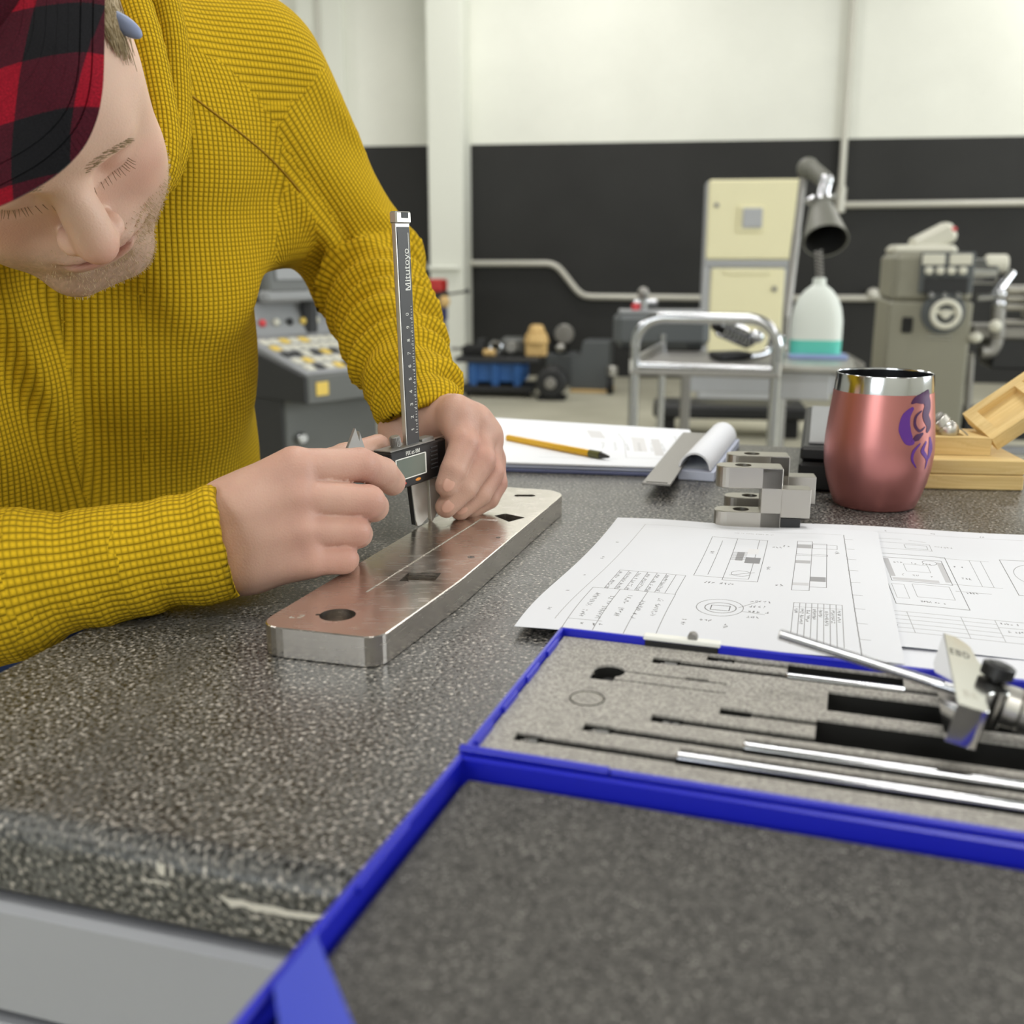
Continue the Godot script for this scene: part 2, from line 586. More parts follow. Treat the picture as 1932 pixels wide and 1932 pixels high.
func materials() -> void:
	make_stone(); make_foam(); make_knit(); make_plaid(); make_wood(); make_wall_paint(); make_brushed()
	var st := smat("steel", rgb(206, 200, 193), 1.0, 1.0)
	st.roughness_texture = mat["brush_tex"]
	triplanar(st, 9.0)
	smat("polished", rgb(206, 205, 202), 0.13, 1.0)
	smat("chrome", rgb(196, 198, 202), 0.14, 1.0)
	smat("satin", rgb(196, 194, 188), 0.38, 1.0)
	smat("dull_steel", rgb(150, 148, 144), 0.5, 0.9)
	smat("machined", rgb(188, 184, 176), 0.3, 1.0)
	smat("black_plastic", rgb(24, 25, 26), 0.42)
	smat("dark_plastic", rgb(44, 46, 48), 0.5)
	smat("black", rgb(14, 14, 14), 0.7)
	smat("scale_face", rgb(62, 62, 63), 0.42, 0.3)
	smat("print_white", rgb(232, 232, 226), 0.6)
	smat("print_dark", rgb(44, 42, 40), 0.7)
	smat("print_faint", rgb(176, 172, 160), 0.6)
	smat("lcd", rgb(116, 124, 116), 0.18)
	smat("orange", rgb(228, 146, 60), 0.4)
	smat("red_button", rgb(198, 62, 46), 0.4)
	smat("blue_plastic", rgb(22, 30, 178), 0.33, 0.0, 0.5)
	smat("blue_strap", rgb(40, 58, 176), 0.42)
	smat("paper", rgb(224, 226, 232), 0.85, 0.0, 0.3)
	smat("paper_edge", rgb(190, 196, 214), 0.85, 0.0, 0.3)
	smat("pencil_yellow", rgb(222, 172, 40), 0.4)
	smat("pencil_end", rgb(92, 92, 50), 0.5)
	smat("graphite", rgb(50, 50, 50), 0.4)
	smat("rose", rgb(186, 122, 118), 0.35, 0.85)
	smat("purple", rgb(92, 42, 134), 0.45, 0.2)
	smat("purple_dark", rgb(66, 18, 70), 0.45, 0.2)
	smat("grey_paint", rgb(150, 152, 158), 0.42)
	smat("ceiling_grey", rgb(128, 128, 125), 0.8)
	smat("collar_steel", rgb(104, 104, 102), 0.5, 0.6)
	smat("jaw_steel", rgb(196, 193, 186), 0.36, 0.5)
	smat("cream", rgb(230, 224, 186), 0.5)
	smat("grey_panel", rgb(170, 172, 176), 0.5)
	smat("machine_grey", rgb(134, 132, 118), 0.45)
	smat("machine_light", rgb(206, 204, 190), 0.4)
	smat("console_grey", rgb(92, 94, 92), 0.5)
	smat("console_dark", rgb(32, 33, 35), 0.5)
	smat("console_top", rgb(140, 142, 144), 0.5)
	smat("conduit", rgb(196, 194, 184), 0.4, 0.3)
	smat("trim_white", rgb(226, 228, 218), 0.6)
	smat("pallet_blue", rgb(30, 84, 146), 0.5)
	smat("red_paint", rgb(176, 34, 28), 0.45)
	smat("pink_red", rgb(206, 66, 72), 0.5)
	smat("navy", rgb(44, 48, 92), 0.6)
	smat("tan", rgb(206, 172, 112), 0.6)
	smat("yellow_tag", rgb(220, 190, 90), 0.6)
	smat("lamp_grey", rgb(112, 112, 104), 0.45)
	smat("slate", rgb(84, 88, 90), 0.55)
	smat("jeans", rgb(42, 62, 108), 0.9)
	smat("earpiece", rgb(140, 152, 186), 0.4)
	smat("shoe", rgb(40, 34, 30), 0.6)
	smat("chip", rgb(196, 192, 182), 0.8)
	smat("milk", Color(0.9, 0.92, 0.9), 0.5)
	(mat["milk"] as StandardMaterial3D).backlight_enabled = true
	(mat["milk"] as StandardMaterial3D).backlight = Color(0.6, 0.62, 0.6)
	smat("teal", rgb(92, 198, 182), 0.45)
	smat("pale_blue", rgb(146, 164, 208), 0.4)
	smat("board_blue", rgb(84, 90, 124), 0.5)
	smat("foam_dark", rgb(40, 40, 39), 0.95, 0.0, 0.2)
	var sk := smat("skin", Color.WHITE, 0.52, 0.0, 0.45)
	sk.vertex_color_use_as_albedo = true
	sk.heightmap_enabled = true; sk.heightmap_texture = mat["pores"]; sk.heightmap_scale = 0.02
	triplanar(sk, 22.0)
	sk.subsurf_scatter_enabled = true; sk.subsurf_scatter_strength = 0.12
	smat("nail", rgb(204, 158, 140), 0.4)
	smat("hair", rgb(158, 140, 108), 0.6)
	smat("stubble", rgb(206, 184, 152), 0.6)
	smat("lash", rgb(124, 96, 68), 0.7)


# ---------------------------------------------------------------- room
func room() -> void:
	var turn := Basis(Vector3.UP, deg_to_rad(ROOM_TURN))
	var o := Vector3(0, 0, -9.895)
	var t := Transform3D(turn, o)
	var m := MB.new(); m.xf = t
	m.box(Vector3(0, -0.1, 8.0), Vector3(22, 0.2, 17))
	struct("floor", m, mat["concrete"], "grey concrete workshop floor")
	m = MB.new(); m.xf = t
	m.box(Vector3(0, 4.7, 8.0), Vector3(22, 0.2, 17))
	struct("ceiling", m, mat["ceiling_grey"], "white workshop ceiling")
	var wall := Node3D.new()
	wall.name = "wall_back"; add_child(wall); wall.transform = t
	wall.set_meta("kind", "structure"); wall.set_meta("label", "back wall painted black below and white above"); wall.set_meta("category", "wall")
	m = MB.new(); m.box(Vector3(0, 1.045, -0.15), Vector3(22, 2.09, 0.3))
	part("dark_dado", m, mat["wall_dark"], wall)
	m = MB.new(); m.box(Vector3(0, 3.345, -0.15), Vector3(22, 2.51, 0.3))
	part("white_upper", m, mat["wall_white"], wall)
	for s in [[-1.0, "wall_left"], [1.0, "wall_right"]]:
		m = MB.new(); m.xf = t
		m.box(Vector3(s[0] * 9.5, 2.3, 8.0), Vector3(0.3, 4.6, 17))
		struct(s[1], m, mat["wall_white"], "white side wall of the workshop")
	m = MB.new(); m.xf = t
	m.box(Vector3(0, 2.3, 16.2), Vector3(22, 4.6, 0.3))
	struct("wall_front", m, mat["wall_white"], "white front wall of the workshop")
	# added glazed fill lights: front for the tumbler's highlight, right for the man's face
	var pane_glow := smat("fill_glow", Color(1, 1, 1), 0.4)
	pane_glow.emission_enabled = true; pane_glow.emission = Color(0.95, 0.98, 1.0); pane_glow.emission_energy_multiplier = 1.6
	for k in 2:
		var at: Vector3 = [Vector3(-2.2, 2.2, 15.98), Vector3(9.28, 2.4, 6.6)][k]
		var face: float = [180.0, -90.0][k]
		var win := Node3D.new()
		win.name = "fill_window_%d" % (k + 1)
		add_child(win)
		win.transform = t * Transform3D(Basis(Vector3.UP, deg_to_rad(face)), at)
		win.set_meta("kind", "structure"); win.set_meta("category", "fill_window")
		win.set_meta("label", ["wide glazed fill light added in the front wall", "glazed fill light added in the right wall"][k])
		for sx in [-1.0, 1.0]:
			m = MB.new(); m.box(Vector3(sx * 2.05, 0, 0.03), Vector3(0.1, 2.3, 0.08), 0.004); part("frame", m, mat["trim_white"], win)
			m = MB.new(); m.box(Vector3(0, sx * 1.1, 0.03), Vector3(4.0, 0.1, 0.08), 0.004); part("frame", m, mat["trim_white"], win)
		for px in 4:
			m = MB.new(); m.box(Vector3(-1.5 + px, 0, 0.01), Vector3(0.94, 2.1, 0.02)); part("fill_pane", m, pane_glow, win)
			if px: m = MB.new(); m.box(Vector3(-2.0 + px, 0, 0.03), Vector3(0.06, 2.1, 0.06), 0.003); part("mullion", m, mat["trim_white"], win)
		var l := AreaLight3D.new()
		l.name = "fill_light"
		l.area_size = Vector2(4.0, 2.1)
		l.light_energy = FILL_ENERGY * (0.42 if k == 0 else 1.0)
		l.light_color = Color(0.96, 0.985, 1.0)
		l.area_range = 30.0; l.area_attenuation = 2.0; l.shadow_enabled = true
		l.position = Vector3(0, 0, 0.07); l.rotation_degrees.y = 180
		win.add_child(l)
	# boxed column and joint strips
	var col_at := turn.inverse() * (Vector3(-0.6374, 1.9689, -9.9906) - o)
	m = MB.new(); m.xf = t
	m.box(Vector3(col_at.x + 0.11, 2.3, 0.2), Vector3(0.31, 4.6, 0.4), 0.006)
	struct("trim_1", m, mat["trim_white"], "white boxed column against the back wall")
	var strip := turn.inverse() * (Vector3(-1.6209, 2.8978, -10.1381) - o)
	m = MB.new(); m.xf = t
	m.box(Vector3(strip.x - 0.1, 3.345, 0.05), Vector3(0.42, 2.5, 0.1), 0.006)
	struct("trim_2", m, mat["trim_white"], "white pilaster on the upper wall left of the column")
	m = MB.new(); m.xf = t
	m.box(Vector3(strip.x - 0.1, 3.345, 0.115), Vector3(0.03, 2.5, 0.03), 0.006)
	struct("trim_3", m, mat["conduit"], "thin vertical strip on the pilaster")


func bench() -> void:
	# worktop: its own axes are u (along the front edge) and v (away from it)
	var turn := -16.4
	var b := Basis(Vector3.UP, deg_to_rad(turn))
	var corner := Vector3(-0.312, 0, -0.404)      # near left corner
	var t := Transform3D(b, corner)
	var w := 2.3
	var dpt := 0.945
	var th := 0.036
	var root := thing("workbench", "workbench with a dark speckled stone-look top and grey painted cabinet", "workbench")
	# rounded front edge swept along u
	var prof := [Vector2(0.004, -th), Vector2(0.0, -th + 0.004)]
	for k in 9:
		var a := PI - PI / 2 * k / 8.0
		prof.append(Vector2(0.011 + 0.011 * cos(a), -0.011 + 0.011 * sin(a)))
	prof.append(Vector2(dpt - 0.003, 0)); prof.append(Vector2(dpt, -0.003)); prof.append(Vector2(dpt, -th))
	var top := MB.new()
	top.xf = Transform3D(b, corner + Vector3(0, TABLE, 0))
	for i in prof.size():
		var p: Vector2 = prof[i]; var q: Vector2 = prof[(i + 1) % prof.size()]
		top.quad(Vector3(0, p.y, -p.x), Vector3(w, p.y, -p.x), Vector3(w, q.y, -q.x), Vector3(0, q.y, -q.x))
	var ids := []
	var flat := PackedVector2Array()
	for p in prof: flat.append(p)
	var tr := Geometry2D.triangulate_polygon(flat)
	for i in range(0, tr.size(), 3):
		var a: Vector2 = flat[tr[i]]; var c: Vector2 = flat[tr[i + 1]]; var d: Vector2 = flat[tr[i + 2]]
		top.tri(Vector3(0, a.y, -a.x), Vector3(0, c.y, -c.x), Vector3(0, d.y, -d.x))
		top.tri(Vector3(w, a.y, -a.x), Vector3(w, d.y, -d.x), Vector3(w, c.y, -c.x))
	var worktop := part("worktop", top, mat["stone"], root, 40)
	# worn spots on the front edge
	var g := RandomNumberGenerator.new(); g.seed = 4
	var spots := [[0.2095, 0.2535, -0.0160, 0.0035], [0.183, 0.187, -0.0065, 0.006], [0.178, 0.189, -0.0145, 0.0012], [0.189, 0.1905, -0.009, 0.003]]
	for s in spots:
		var m := MB.new()
		m.xf = top.xf
		var up := PackedVector2Array()
		var n := 9
		for k in n + 1: up.append(Vector2(lerpf(s[0], s[1], float(k) / n), s[2] + g.randf_range(-0.0006, 0.0012)))
		for k in n:
			var a := up[k]; var c := up[k + 1]
			var ha: float = s[3] * (0.2 if k == 0 else 1.0) * g.randf_range(0.7, 1.0); var hc: float = s[3] * (0.3 if k == n - 1 else 1.0) * 0.85
			m.quad(Vector3(a.x, a.y - ha, 0.0004), Vector3(c.x, c.y - hc, 0.0004), Vector3(c.x, c.y, 0.0004), Vector3(a.x, a.y, 0.0004))
		part("worn_chip", m, mat["chip"], worktop, 0)
	# steel cabinet below
	var cab := MB.new(); cab.xf = t
	cab.box(Vector3(w / 2 + 0.005, (TABLE - th) / 2 + 0.03, -dpt / 2), Vector3(w - 0.03, TABLE - th - 0.06, dpt - 0.02), 0.002)
	part("cabinet_body", cab, mat["grey_paint"], root)
	for k in 3:
		var m := MB.new(); m.xf = t
		m.box(Vector3(0.39 + k * 0.745, TABLE - th - 0.03, -0.004), Vector3(0.735, 0.054, 0.012), 0.003)
		part("top_rail", m, mat["grey_paint"], root)
		m = MB.new(); m.xf = t
		m.box(Vector3(0.39 + k * 0.745, TABLE - th - 0.163, -0.002), Vector3(0.735, 0.205, 0.016), 0.004)
		var dr := part("drawer", m, mat["grey_paint"], root)
		m = MB.new(); m.xf = t
		m.box(Vector3(0.39 + k * 0.745, TABLE - th - 0.17, 0.014), Vector3(0.16, 0.02, 0.02), 0.006)
		part("handle", m, mat["satin"], dr)
		m = MB.new(); m.xf = t
		m.box(Vector3(0.39 + k * 0.745, 0.33, -0.002), Vector3(0.735, 0.44, 0.016), 0.004)
		part("door", m, mat["grey_paint"], root)
	var pl := MB.new(); pl.xf = t
	pl.box(Vector3(w / 2, 0.03, -dpt / 2), Vector3(w - 0.1, 0.06, dpt - 0.12))
	part("plinth", pl, mat["black"], root)



func background() -> void:
	var turn := Basis(Vector3.UP, deg_to_rad(ROOM_TURN))
	var out := Vector3(-0.148, 0, 0.989)
	# conduits
	var m := MB.new()
	m.tube([Vector3(-0.405, 1.0376, -9.9052), Vector3(0.3224, 1.0385, -9.7961), Vector3(0.371, 1.0291, -9.7888), Vector3(0.4198, 1.0054, -9.7815), Vector3(0.459, 0.9675, -9.7756), Vector3(0.5872, 0.8105, -9.7564), Vector3(0.6265, 0.7724, -9.7505), Vector3(0.6705, 0.7487, -9.7439), Vector3(0.7336, 0.7394, -9.7344), Vector3(1.6871, 0.7356, -9.5914), Vector3(3.8826, 0.7442, -9.2622)], 0.029, 14)
	var c := part("conduit", m, mat["conduit"], self)
	tag(c, "grey conduit along the dark wall with a downward offset bend", "conduit")
	m = MB.new(); m.ball(Vector3(3.1992, 0.7727, -9.3546), Vector3(0.06, 0.06, 0.05), 20, 12)
	part("junction_box", m, mat["conduit"], c)
	m = MB.new()
	m.rod(Vector3(-2.0563, 1.0159, -10.1528), Vector3(-0.7952, 1.0226, -9.9637), 0.029, 14)
	tag(part("conduit", m, mat["conduit"], self), "short grey conduit on the dark wall left of the white column", "conduit")
	m = MB.new()
	m.rod(Vector3(-0.755, 0.9986, -9.5734), Vector3(-0.4758, 0.9991, -9.5315), 0.02, 14)
	tag(part("conduit", m, mat["trim_white"], self), "white painted conduit crossing the face of the white column", "conduit")
	m = MB.new()
	m.tube([Vector3(2.8375, 4.812, -9.4189), Vector3(2.8682, 1.5905, -9.4143), Vector3(2.868, 1.5327, -9.4143)], 0.03, 14)
	c = part("conduit", m, mat["conduit"], self)
	tag(c, "vertical grey conduit coming down the wall above the machine lamp", "conduit")
	m = MB.new(); m.rod(Vector3(2.8666, 1.6915, -9.4044), Vector3(2.8652, 1.47, -9.4047), 0.045, 16, 0.01)
	part("elbow_box", m, mat["conduit"], c)
	m = MB.new(); m.rod(Vector3(2.8898, 1.537, -9.4111), Vector3(5.8775, 1.5552, -8.963), 0.03, 14)
	tag(part("conduit", m, mat["conduit"], self), "horizontal grey conduit on the wall above the lathe", "conduit")

	# cream electrical cabinet
	var base := Vector3(1.7583, 0.2544, -7.926); base.y = 0
	var cab := thing("electrical_cabinet", "tall cream electrical cabinet with two doors against the dark wall", "cabinet", base, ROOM_TURN)
	m = MB.new(); m.box(Vector3(0.0, 0.82, -0.15), Vector3(0.66, 1.64, 0.34), 0.012)
	part("body", m, mat["grey_panel"], cab)
	m = MB.new(); m.box(Vector3(0.015, 1.365, 0.03), Vector3(0.655, 0.57, 0.03), 0.018)
	var d := part("upper_door", m, mat["cream"], cab)
	m = MB.new(); m.box(Vector3(0.0, 1.37, 0.052), Vector3(0.19, 0.19, 0.016), 0.006); part("door_pad", m, mat["cream"], d)
	m = MB.new(); m.box(Vector3(0.012, 1.378, 0.068), Vector3(0.14, 0.14, 0.02), 0.005); part("square_panel", m, mat["grey_panel"], d)
	m = MB.new(); m.rod(Vector3(-0.25, 1.47, 0.04), Vector3(-0.25, 1.47, 0.056), 0.018, 14, 0.003); part("lock", m, mat["dull_steel"], d)
	m = MB.new(); m.box(Vector3(0.0, 1.055, 0.03), Vector3(0.62, 0.03, 0.03), 0.004); part("divider", m, mat["grey_panel"], cab)
	m = MB.new(); m.box(Vector3(0.0, 0.56, 0.025), Vector3(0.54, 0.92, 0.03), 0.014)
	d = part("lower_door", m, mat["cream"], cab)
	m = MB.new(); m.box(Vector3(0.0, 0.99, 0.046), Vector3(0.34, 0.035, 0.014), 0.005); part("vent_strip", m, mat["cream"], d)
	m = MB.new(); m.rod(Vector3(0.2, 0.87, 0.035), Vector3(0.2, 0.87, 0.055), 0.02, 14, 0.003); part("lock", m, mat["dull_steel"], d)

	cart()
	jug()
	task_lamp()
	lathe_machine()
	console()
	floor_clutter()


func cart() -> void:
	var a := Vector3(0.672, 0.7234, -3.6319)
	var o := thing("tool_cart", "chrome tube cart with loop handle and steel shelves", "cart", Vector3(a.x, 0, a.z), -16.0)
	var top := 0.905
	var w := 0.245
	var lp := []
	lp.append(Vector3(-w, 0.09, 0))
	lp.append(Vector3(-w, top - 0.1, 0))
	for k in 9:
		var t := PI - PI / 2 * k / 8.0
		lp.append(Vector3(-w + 0.1 + 0.1 * cos(t), top - 0.1 + 0.1 * sin(t), 0))
	for k in 9:
		var t := PI / 2 - PI / 2 * k / 8.0
		lp.append(Vector3(w - 0.1 + 0.1 * cos(t), top - 0.1 + 0.1 * sin(t), 0))
	lp.append(Vector3(w, 0.09, 0))
	var m := MB.new(); m.tube(lp, 0.019, 16, [], 1.0, Vector3.BACK)
	part("loop_handle", m, mat["chrome"], o)
	m = MB.new(); m.rod(Vector3(-w, 0.735, 0), Vector3(w, 0.735, 0), 0.012, 14); part("cross_bar", m, mat["chrome"], o)
	for s in [-1.0, 1.0]:
		m = MB.new(); m.rod(Vector3(s * w, 0.09, -0.72), Vector3(s * w, 0.8, -0.72), 0.016, 14, 0.004); part("rear_post", m, mat["chrome"], o)
	for y in [0.715, 0.22]:
		m = MB.new(); m.box(Vector3(0.0, y, -0.36), Vector3(0.52, 0.02, 0.76), 0.004)
		var sh := part("shelf", m, mat["dull_steel"], o)
		for s in [-1.0, 1.0]:
			m = MB.new(); m.box(Vector3(s * 0.255, y + 0.02, -0.36), Vector3(0.012, 0.05, 0.76), 0.003); part("shelf_rim", m, mat["satin"], sh)
	for s in [-1.0, 1.0]:
		for z in [0.0, -0.72]:
			m = MB.new(); m.rod(Vector3(s * w - 0.014, 0.045, z), Vector3(s * w + 0.014, 0.045, z), 0.045, 18, 0.006); part("caster", m, mat["black"], o)
	m = MB.new(); m.box(Vector3(0.38, 0.724, -0.33), Vector3(0.26, 0.022, 0.34), 0.004); var lg := part("side_ledge", m, mat["satin"], o)
	m = MB.new(); m.box(Vector3(0.34, 0.66, -0.2), Vector3(0.18, 0.1, 0.03), 0.004); part("ledge_bracket", m, mat["grey_panel"], lg)
	# what lies on the cart
	var q := Vector3(0.6367, 0.721, -4.4868)
	var bx := thing("motor_casing", "long grey machine casing lying behind the cart handle", "machine part", Vector3(q.x, 0.725, q.z), -4.0)
	m = MB.new(); m.box(Vector3(0, 0.085, 0), Vector3(0.4, 0.15, 0.2), 0.03); part("casing", m, mat["slate"], bx)
	m = MB.new(); m.box(Vector3(0.0, 0.158, 0.0), Vector3(0.36, 0.014, 0.16), 0.005); part("cover_plate", m, mat["console_top"], bx)
	for s in [-1.0, 1.0]:
		m = MB.new(); m.box(Vector3(s * 0.14, 0.008, 0), Vector3(0.06, 0.016, 0.18), 0.003); part("foot_rail", m, mat["black"], bx)
	q = Vector3(0.5589, 0.8286, -4.493)
	var vv := thing("valve_fitting", "small steel valve fitting with a red knob on top of the grey casing", "fitting", Vector3(q.x, 0.888, q.z))
	m = MB.new(); m.rod(Vector3(0, 0, 0), Vector3(0, 0.05, 0), 0.022, 14, 0.004); part("body", m, mat["chrome"], vv)
	m = MB.new(); m.rod(Vector3(-0.04, 0.03, 0), Vector3(0.06, 0.034, 0), 0.014, 12, 0.003); part("side_tube", m, mat["chrome"], vv)
	m = MB.new(); m.ball(Vector3(0.0, 0.072, 0), Vector3(0.026, 0.026, 0.026)); part("dial", m, mat["dull_steel"], vv)
	m = MB.new(); m.rod(Vector3(-0.035, 0.0, 0.02), Vector3(-0.035, 0.03, 0.02), 0.016, 12, 0.004); part("red_knob", m, mat["pink_red"], vv)
	q = Vector3(0.8629, 0.8052, -3.9924)
	var sp := thing("spring_clamp", "dark spring and chrome clamp parts heaped on the cart shelf", "clamp", Vector3(q.x, 0.728, q.z), 20)
	m = MB.new()
	var coil := []
	for k in 97: coil.append(Vector3(-0.09 + 0.13 * k / 96.0, 0.13 + 0.036 * sin(TAU * k / 12.0) - 0.05 * k / 96.0, 0.036 * cos(TAU * k / 12.0)))
	m.tube(coil, 0.0055, 8); part("spring", m, mat["chrome"], sp)
	m = MB.new(); m.rod(Vector3(-0.11, 0.135, 0), Vector3(0.07, 0.065, 0), 0.02, 14, 0.004); part("bolt", m, mat["black"], sp)
	m = MB.new(); m.ball(Vector3(0.05, 0.09, 0.05), Vector3(0.03, 0.026, 0.03)); part("cap_nut", m, mat["chrome"], sp)
	m = MB.new(); m.tube(curve([Vector3(0.02, 0.014, 0.06), Vector3(0.1, 0.03, 0.05), Vector3(0.14, 0.09, 0.02), Vector3(0.13, 0.13, 0)]), 0.014, 12); part("bent_lever", m, mat["chrome"], sp)
	m = MB.new(); m.box(Vector3(-0.02, 0.015, -0.02), Vector3(0.14, 0.03, 0.09), 0.008); part("block", m, mat["console_dark"], sp)
	# trays under the top shelf
	q = Vector3(0.7364, 0.6579, -4.0072)
	var tr := thing("parts_tray", "open metal tray of small parts hanging low beyond the cart", "tray", Vector3(q.x, 0.232, q.z), -16)
	m = MB.new(); m.box(Vector3(0, 0.03, 0), Vector3(0.3, 0.06, 0.24), 0.006); part("tray_body", m, mat["satin"], tr)
	m = MB.new(); m.box(Vector3(-0.06, 0.075, 0.02), Vector3(0.12, 0.03, 0.1), 0.006); part("red_pack", m, mat["pink_red"], tr)
	# low bench beyond the cart
	q = Vector3(1.4514, 0.5657, -5.324)
	var bn := thing("side_table", "grey steel side table standing beyond the cart", "table", Vector3(q.x, 0, q.z), ROOM_TURN)
	m = MB.new(); m.box(Vector3(-0.15, 0.585, 0), Vector3(0.9, 0.05, 0.5), 0.006); part("table_top", m, mat["dull_steel"], bn)
	m = MB.new(); m.box(Vector3(-0.15, 0.5, 0.2), Vector3(0.84, 0.1, 0.04), 0.004); part("apron", m, mat["grey_panel"], bn)
	for sx in [-1.0, 1.0]:
		for sz in [-1.0, 1.0]:
			m = MB.new(); m.box(Vector3(-0.15 + sx * 0.4, 0.28, sz * 0.2), Vector3(0.045, 0.56, 0.045), 0.004); part("leg", m, mat["dull_steel"], bn)
	q = Vector3(1.3843, 0.2261, -6.5792)
	var bm := thing("machine_skid", "long low black machine skid on the floor behind the cart", "skid", Vector3(q.x, 0, q.z), ROOM_TURN)
	m = MB.new(); m.box(Vector3(0, 0.16, 0), Vector3(0.95, 0.09, 0.35), 0.02); part("beam", m, mat["console_dark"], bm)
	for s in [-1.0, 1.0]:
		m = MB.new(); m.box(Vector3(s * 0.38, 0.06, 0), Vector3(0.09, 0.12, 0.3), 0.008); part("foot", m, mat["black"], bm)


func jug() -> void:
	var q := Vector3(1.1654, 0.7592, -4.0119)
	var tray := thing("blue_tray", "pale blue plastic tray under the jug on the cart", "tray", Vector3(q.x, 0.735, q.z), -14)
	var m := MB.new(); m.box(Vector3(0.01, 0.006, 0), Vector3(0.215, 0.01, 0.19), 0.004); part("tray_base", m, mat["pale_blue"], tray)
	m = MB.new(); m.box(Vector3(0.01, 0.012, 0.09), Vector3(0.215, 0.014, 0.006), 0.002); part("tray_rim", m, mat["pale_blue"], tray)
	var o := thing("jug", "translucent white plastic jug with teal liquid at the bottom", "jug", Vector3(q.x, 0.7465, q.z), -14)
	# square shouldered body: rounded-square sections
	var lev := [[0.0, 0.088, 0.068], [0.004, 0.094, 0.074], [0.058, 0.0955, 0.076], [0.13, 0.095, 0.075], [0.175, 0.088, 0.07], [0.21, 0.074, 0.062], [0.238, 0.054, 0.05], [0.256, 0.032, 0.032], [0.262, 0.0245, 0.0245], [0.285, 0.0235, 0.0235], [0.287, 0.019, 0.019]]
	for pass_no in 2:
		m = MB.new()
		var rings := []
		for l in lev:
			if pass_no == 1 and l[0] > 0.06: continue
			if pass_no == 0 and l[0] < 0.05: continue
			var rg := PackedVector3Array()
			for k in 32:
				var a := TAU * k / 32.0
				var e := 2.0 + 2.6 * clampf(1.0 - l[0] / 0.26, 0, 1)
				var cx := signf(cos(a)) * pow(absf(cos(a)), 2.0 / e); var cz := signf(sin(a)) * pow(absf(sin(a)), 2.0 / e)
				rg.append(Vector3(cx * l[1], l[0], -cz * l[2]))
			rings.append(rg)
		for i in rings.size() - 1:
			for k in 32:
				var j := (k + 1) % 32
				m.quad(rings[i][k], rings[i][j], rings[i + 1][j], rings[i + 1][k])
		for k in 32:
			var j := (k + 1) % 32
			m.tri(Vector3(0, rings[0][0].y, 0), rings[0][j], rings[0][k])
			m.tri(Vector3(0, rings[-1][0].y, 0), rings[-1][k], rings[-1][j])
		part("bottle_body" if pass_no == 0 else "teal_liquid", m, mat["milk"] if pass_no == 0 else mat["teal"], o, 50)
	m = MB.new()
	var coil := []
	for k in 73: coil.append(Vector3(0.012 * cos(TAU * k / 9.0) - 0.012 * k / 72.0, 0.287 + 0.1 * k / 72.0, 0.012 * sin(TAU * k / 9.0)))
	m.tube(coil, 0.0035, 8); part("pump_spring", m, mat["dull_steel"], o)
	m = MB.new(); m.rod(Vector3(0, 0.27, 0), Vector3(-0.012, 0.39, 0), 0.006, 10); part("pump_stem", m, mat["console_dark"], o)


func task_lamp() -> void:
	var f := Vector3(1.2775, 0.7374, -4.8516)
	var o := thing("machine_lamp", "grey cone shaded machine lamp on a jointed arm above the jug", "lamp", Vector3(f.x, 0, f.z))
	var L := func(p: Vector3) -> Vector3: return p - Vector3(f.x, 0, f.z)
	var m := MB.new(); m.rod(Vector3(0, 0, 0), Vector3(0, 0.03, 0), 0.16, 28, 0.008); part("floor_base", m, mat["lamp_grey"], o)
	m = MB.new(); m.rod(Vector3(0, 0.03, 0), L.call(Vector3(1.2751, 0.8329, -4.8754)), 0.018, 14); m.rod(L.call(Vector3(1.2751, 0.8329, -4.8754)), L.call(Vector3(1.3218, 1.2151, -4.9707)), 0.02, 14)
	m.rod(L.call(Vector3(1.3218, 1.2151, -4.9707)), L.call(Vector3(1.3538, 1.4778, -5.0362)), 0.018, 14)
	part("stand_pole", m, mat["dull_steel"], o)
	m = MB.new(); m.rod(L.call(Vector3(1.3654, 1.5191, -5.0258)), L.call(Vector3(1.4317, 1.4376, -4.9231)), 0.038, 16, 0.012); m.ball(L.call(Vector3(1.3678, 1.5049, -5.0223)), Vector3(0.05, 0.05, 0.05))
	part("arm", m, mat["lamp_grey"], o)
	m = MB.new(); m.ball(L.call(Vector3(1.4232, 1.4409, -4.9033)), Vector3(0.034, 0.034, 0.034)); m.rod(L.call(Vector3(1.4232, 1.4409, -4.9033)), L.call(Vector3(1.4064, 1.3641, -4.8841)), 0.03, 14, 0.006)
	var ring := []
	for k in 25: ring.append(L.call(Vector3(1.3992, 1.3617, -4.8835)) + Vector3(0.058 * cos(TAU * k / 24.0), 0.012 * sin(TAU * k / 24.0 + 0.6), 0.05 * sin(TAU * k / 24.0)))
	m.tube(ring, 0.014, 10)
	part("swivel_joint", m, mat["chrome"], o)
	var ax := L.call(Vector3(1.3992, 1.3408, -4.8783)) as Vector3
	var bx := L.call(Vector3(1.3844, 1.1763, -4.7136)) as Vector3
	var y := (ax - bx).normalized(); var x := y.cross(Vector3.BACK).normalized()
	m = MB.new(); m.xf = Transform3D(Basis(x, y, x.cross(y)), bx)
	var h := ax.distance_to(bx)
	m.lathe([Vector2(0.092, 0.003), Vector2(0.096, 0.0), Vector2(0.099, 0.002), Vector2(0.046, h), Vector2(0.03, h + 0.02), Vector2(0.0, h + 0.022)], 36)
	part("cone_shade", m, mat["lamp_grey"], o)
	m = MB.new(); m.xf = Transform3D(Basis(x, y, x.cross(y)), bx); m.lathe([Vector2(0.0, h - 0.006), Vector2(0.04, h - 0.006), Vector2(0.092, 0.003)], 36); m.ball(Vector3(0, h - 0.05, 0), Vector3(0.03, 0.04, 0.03))
	part("dark_inside", m, mat["black"], o)


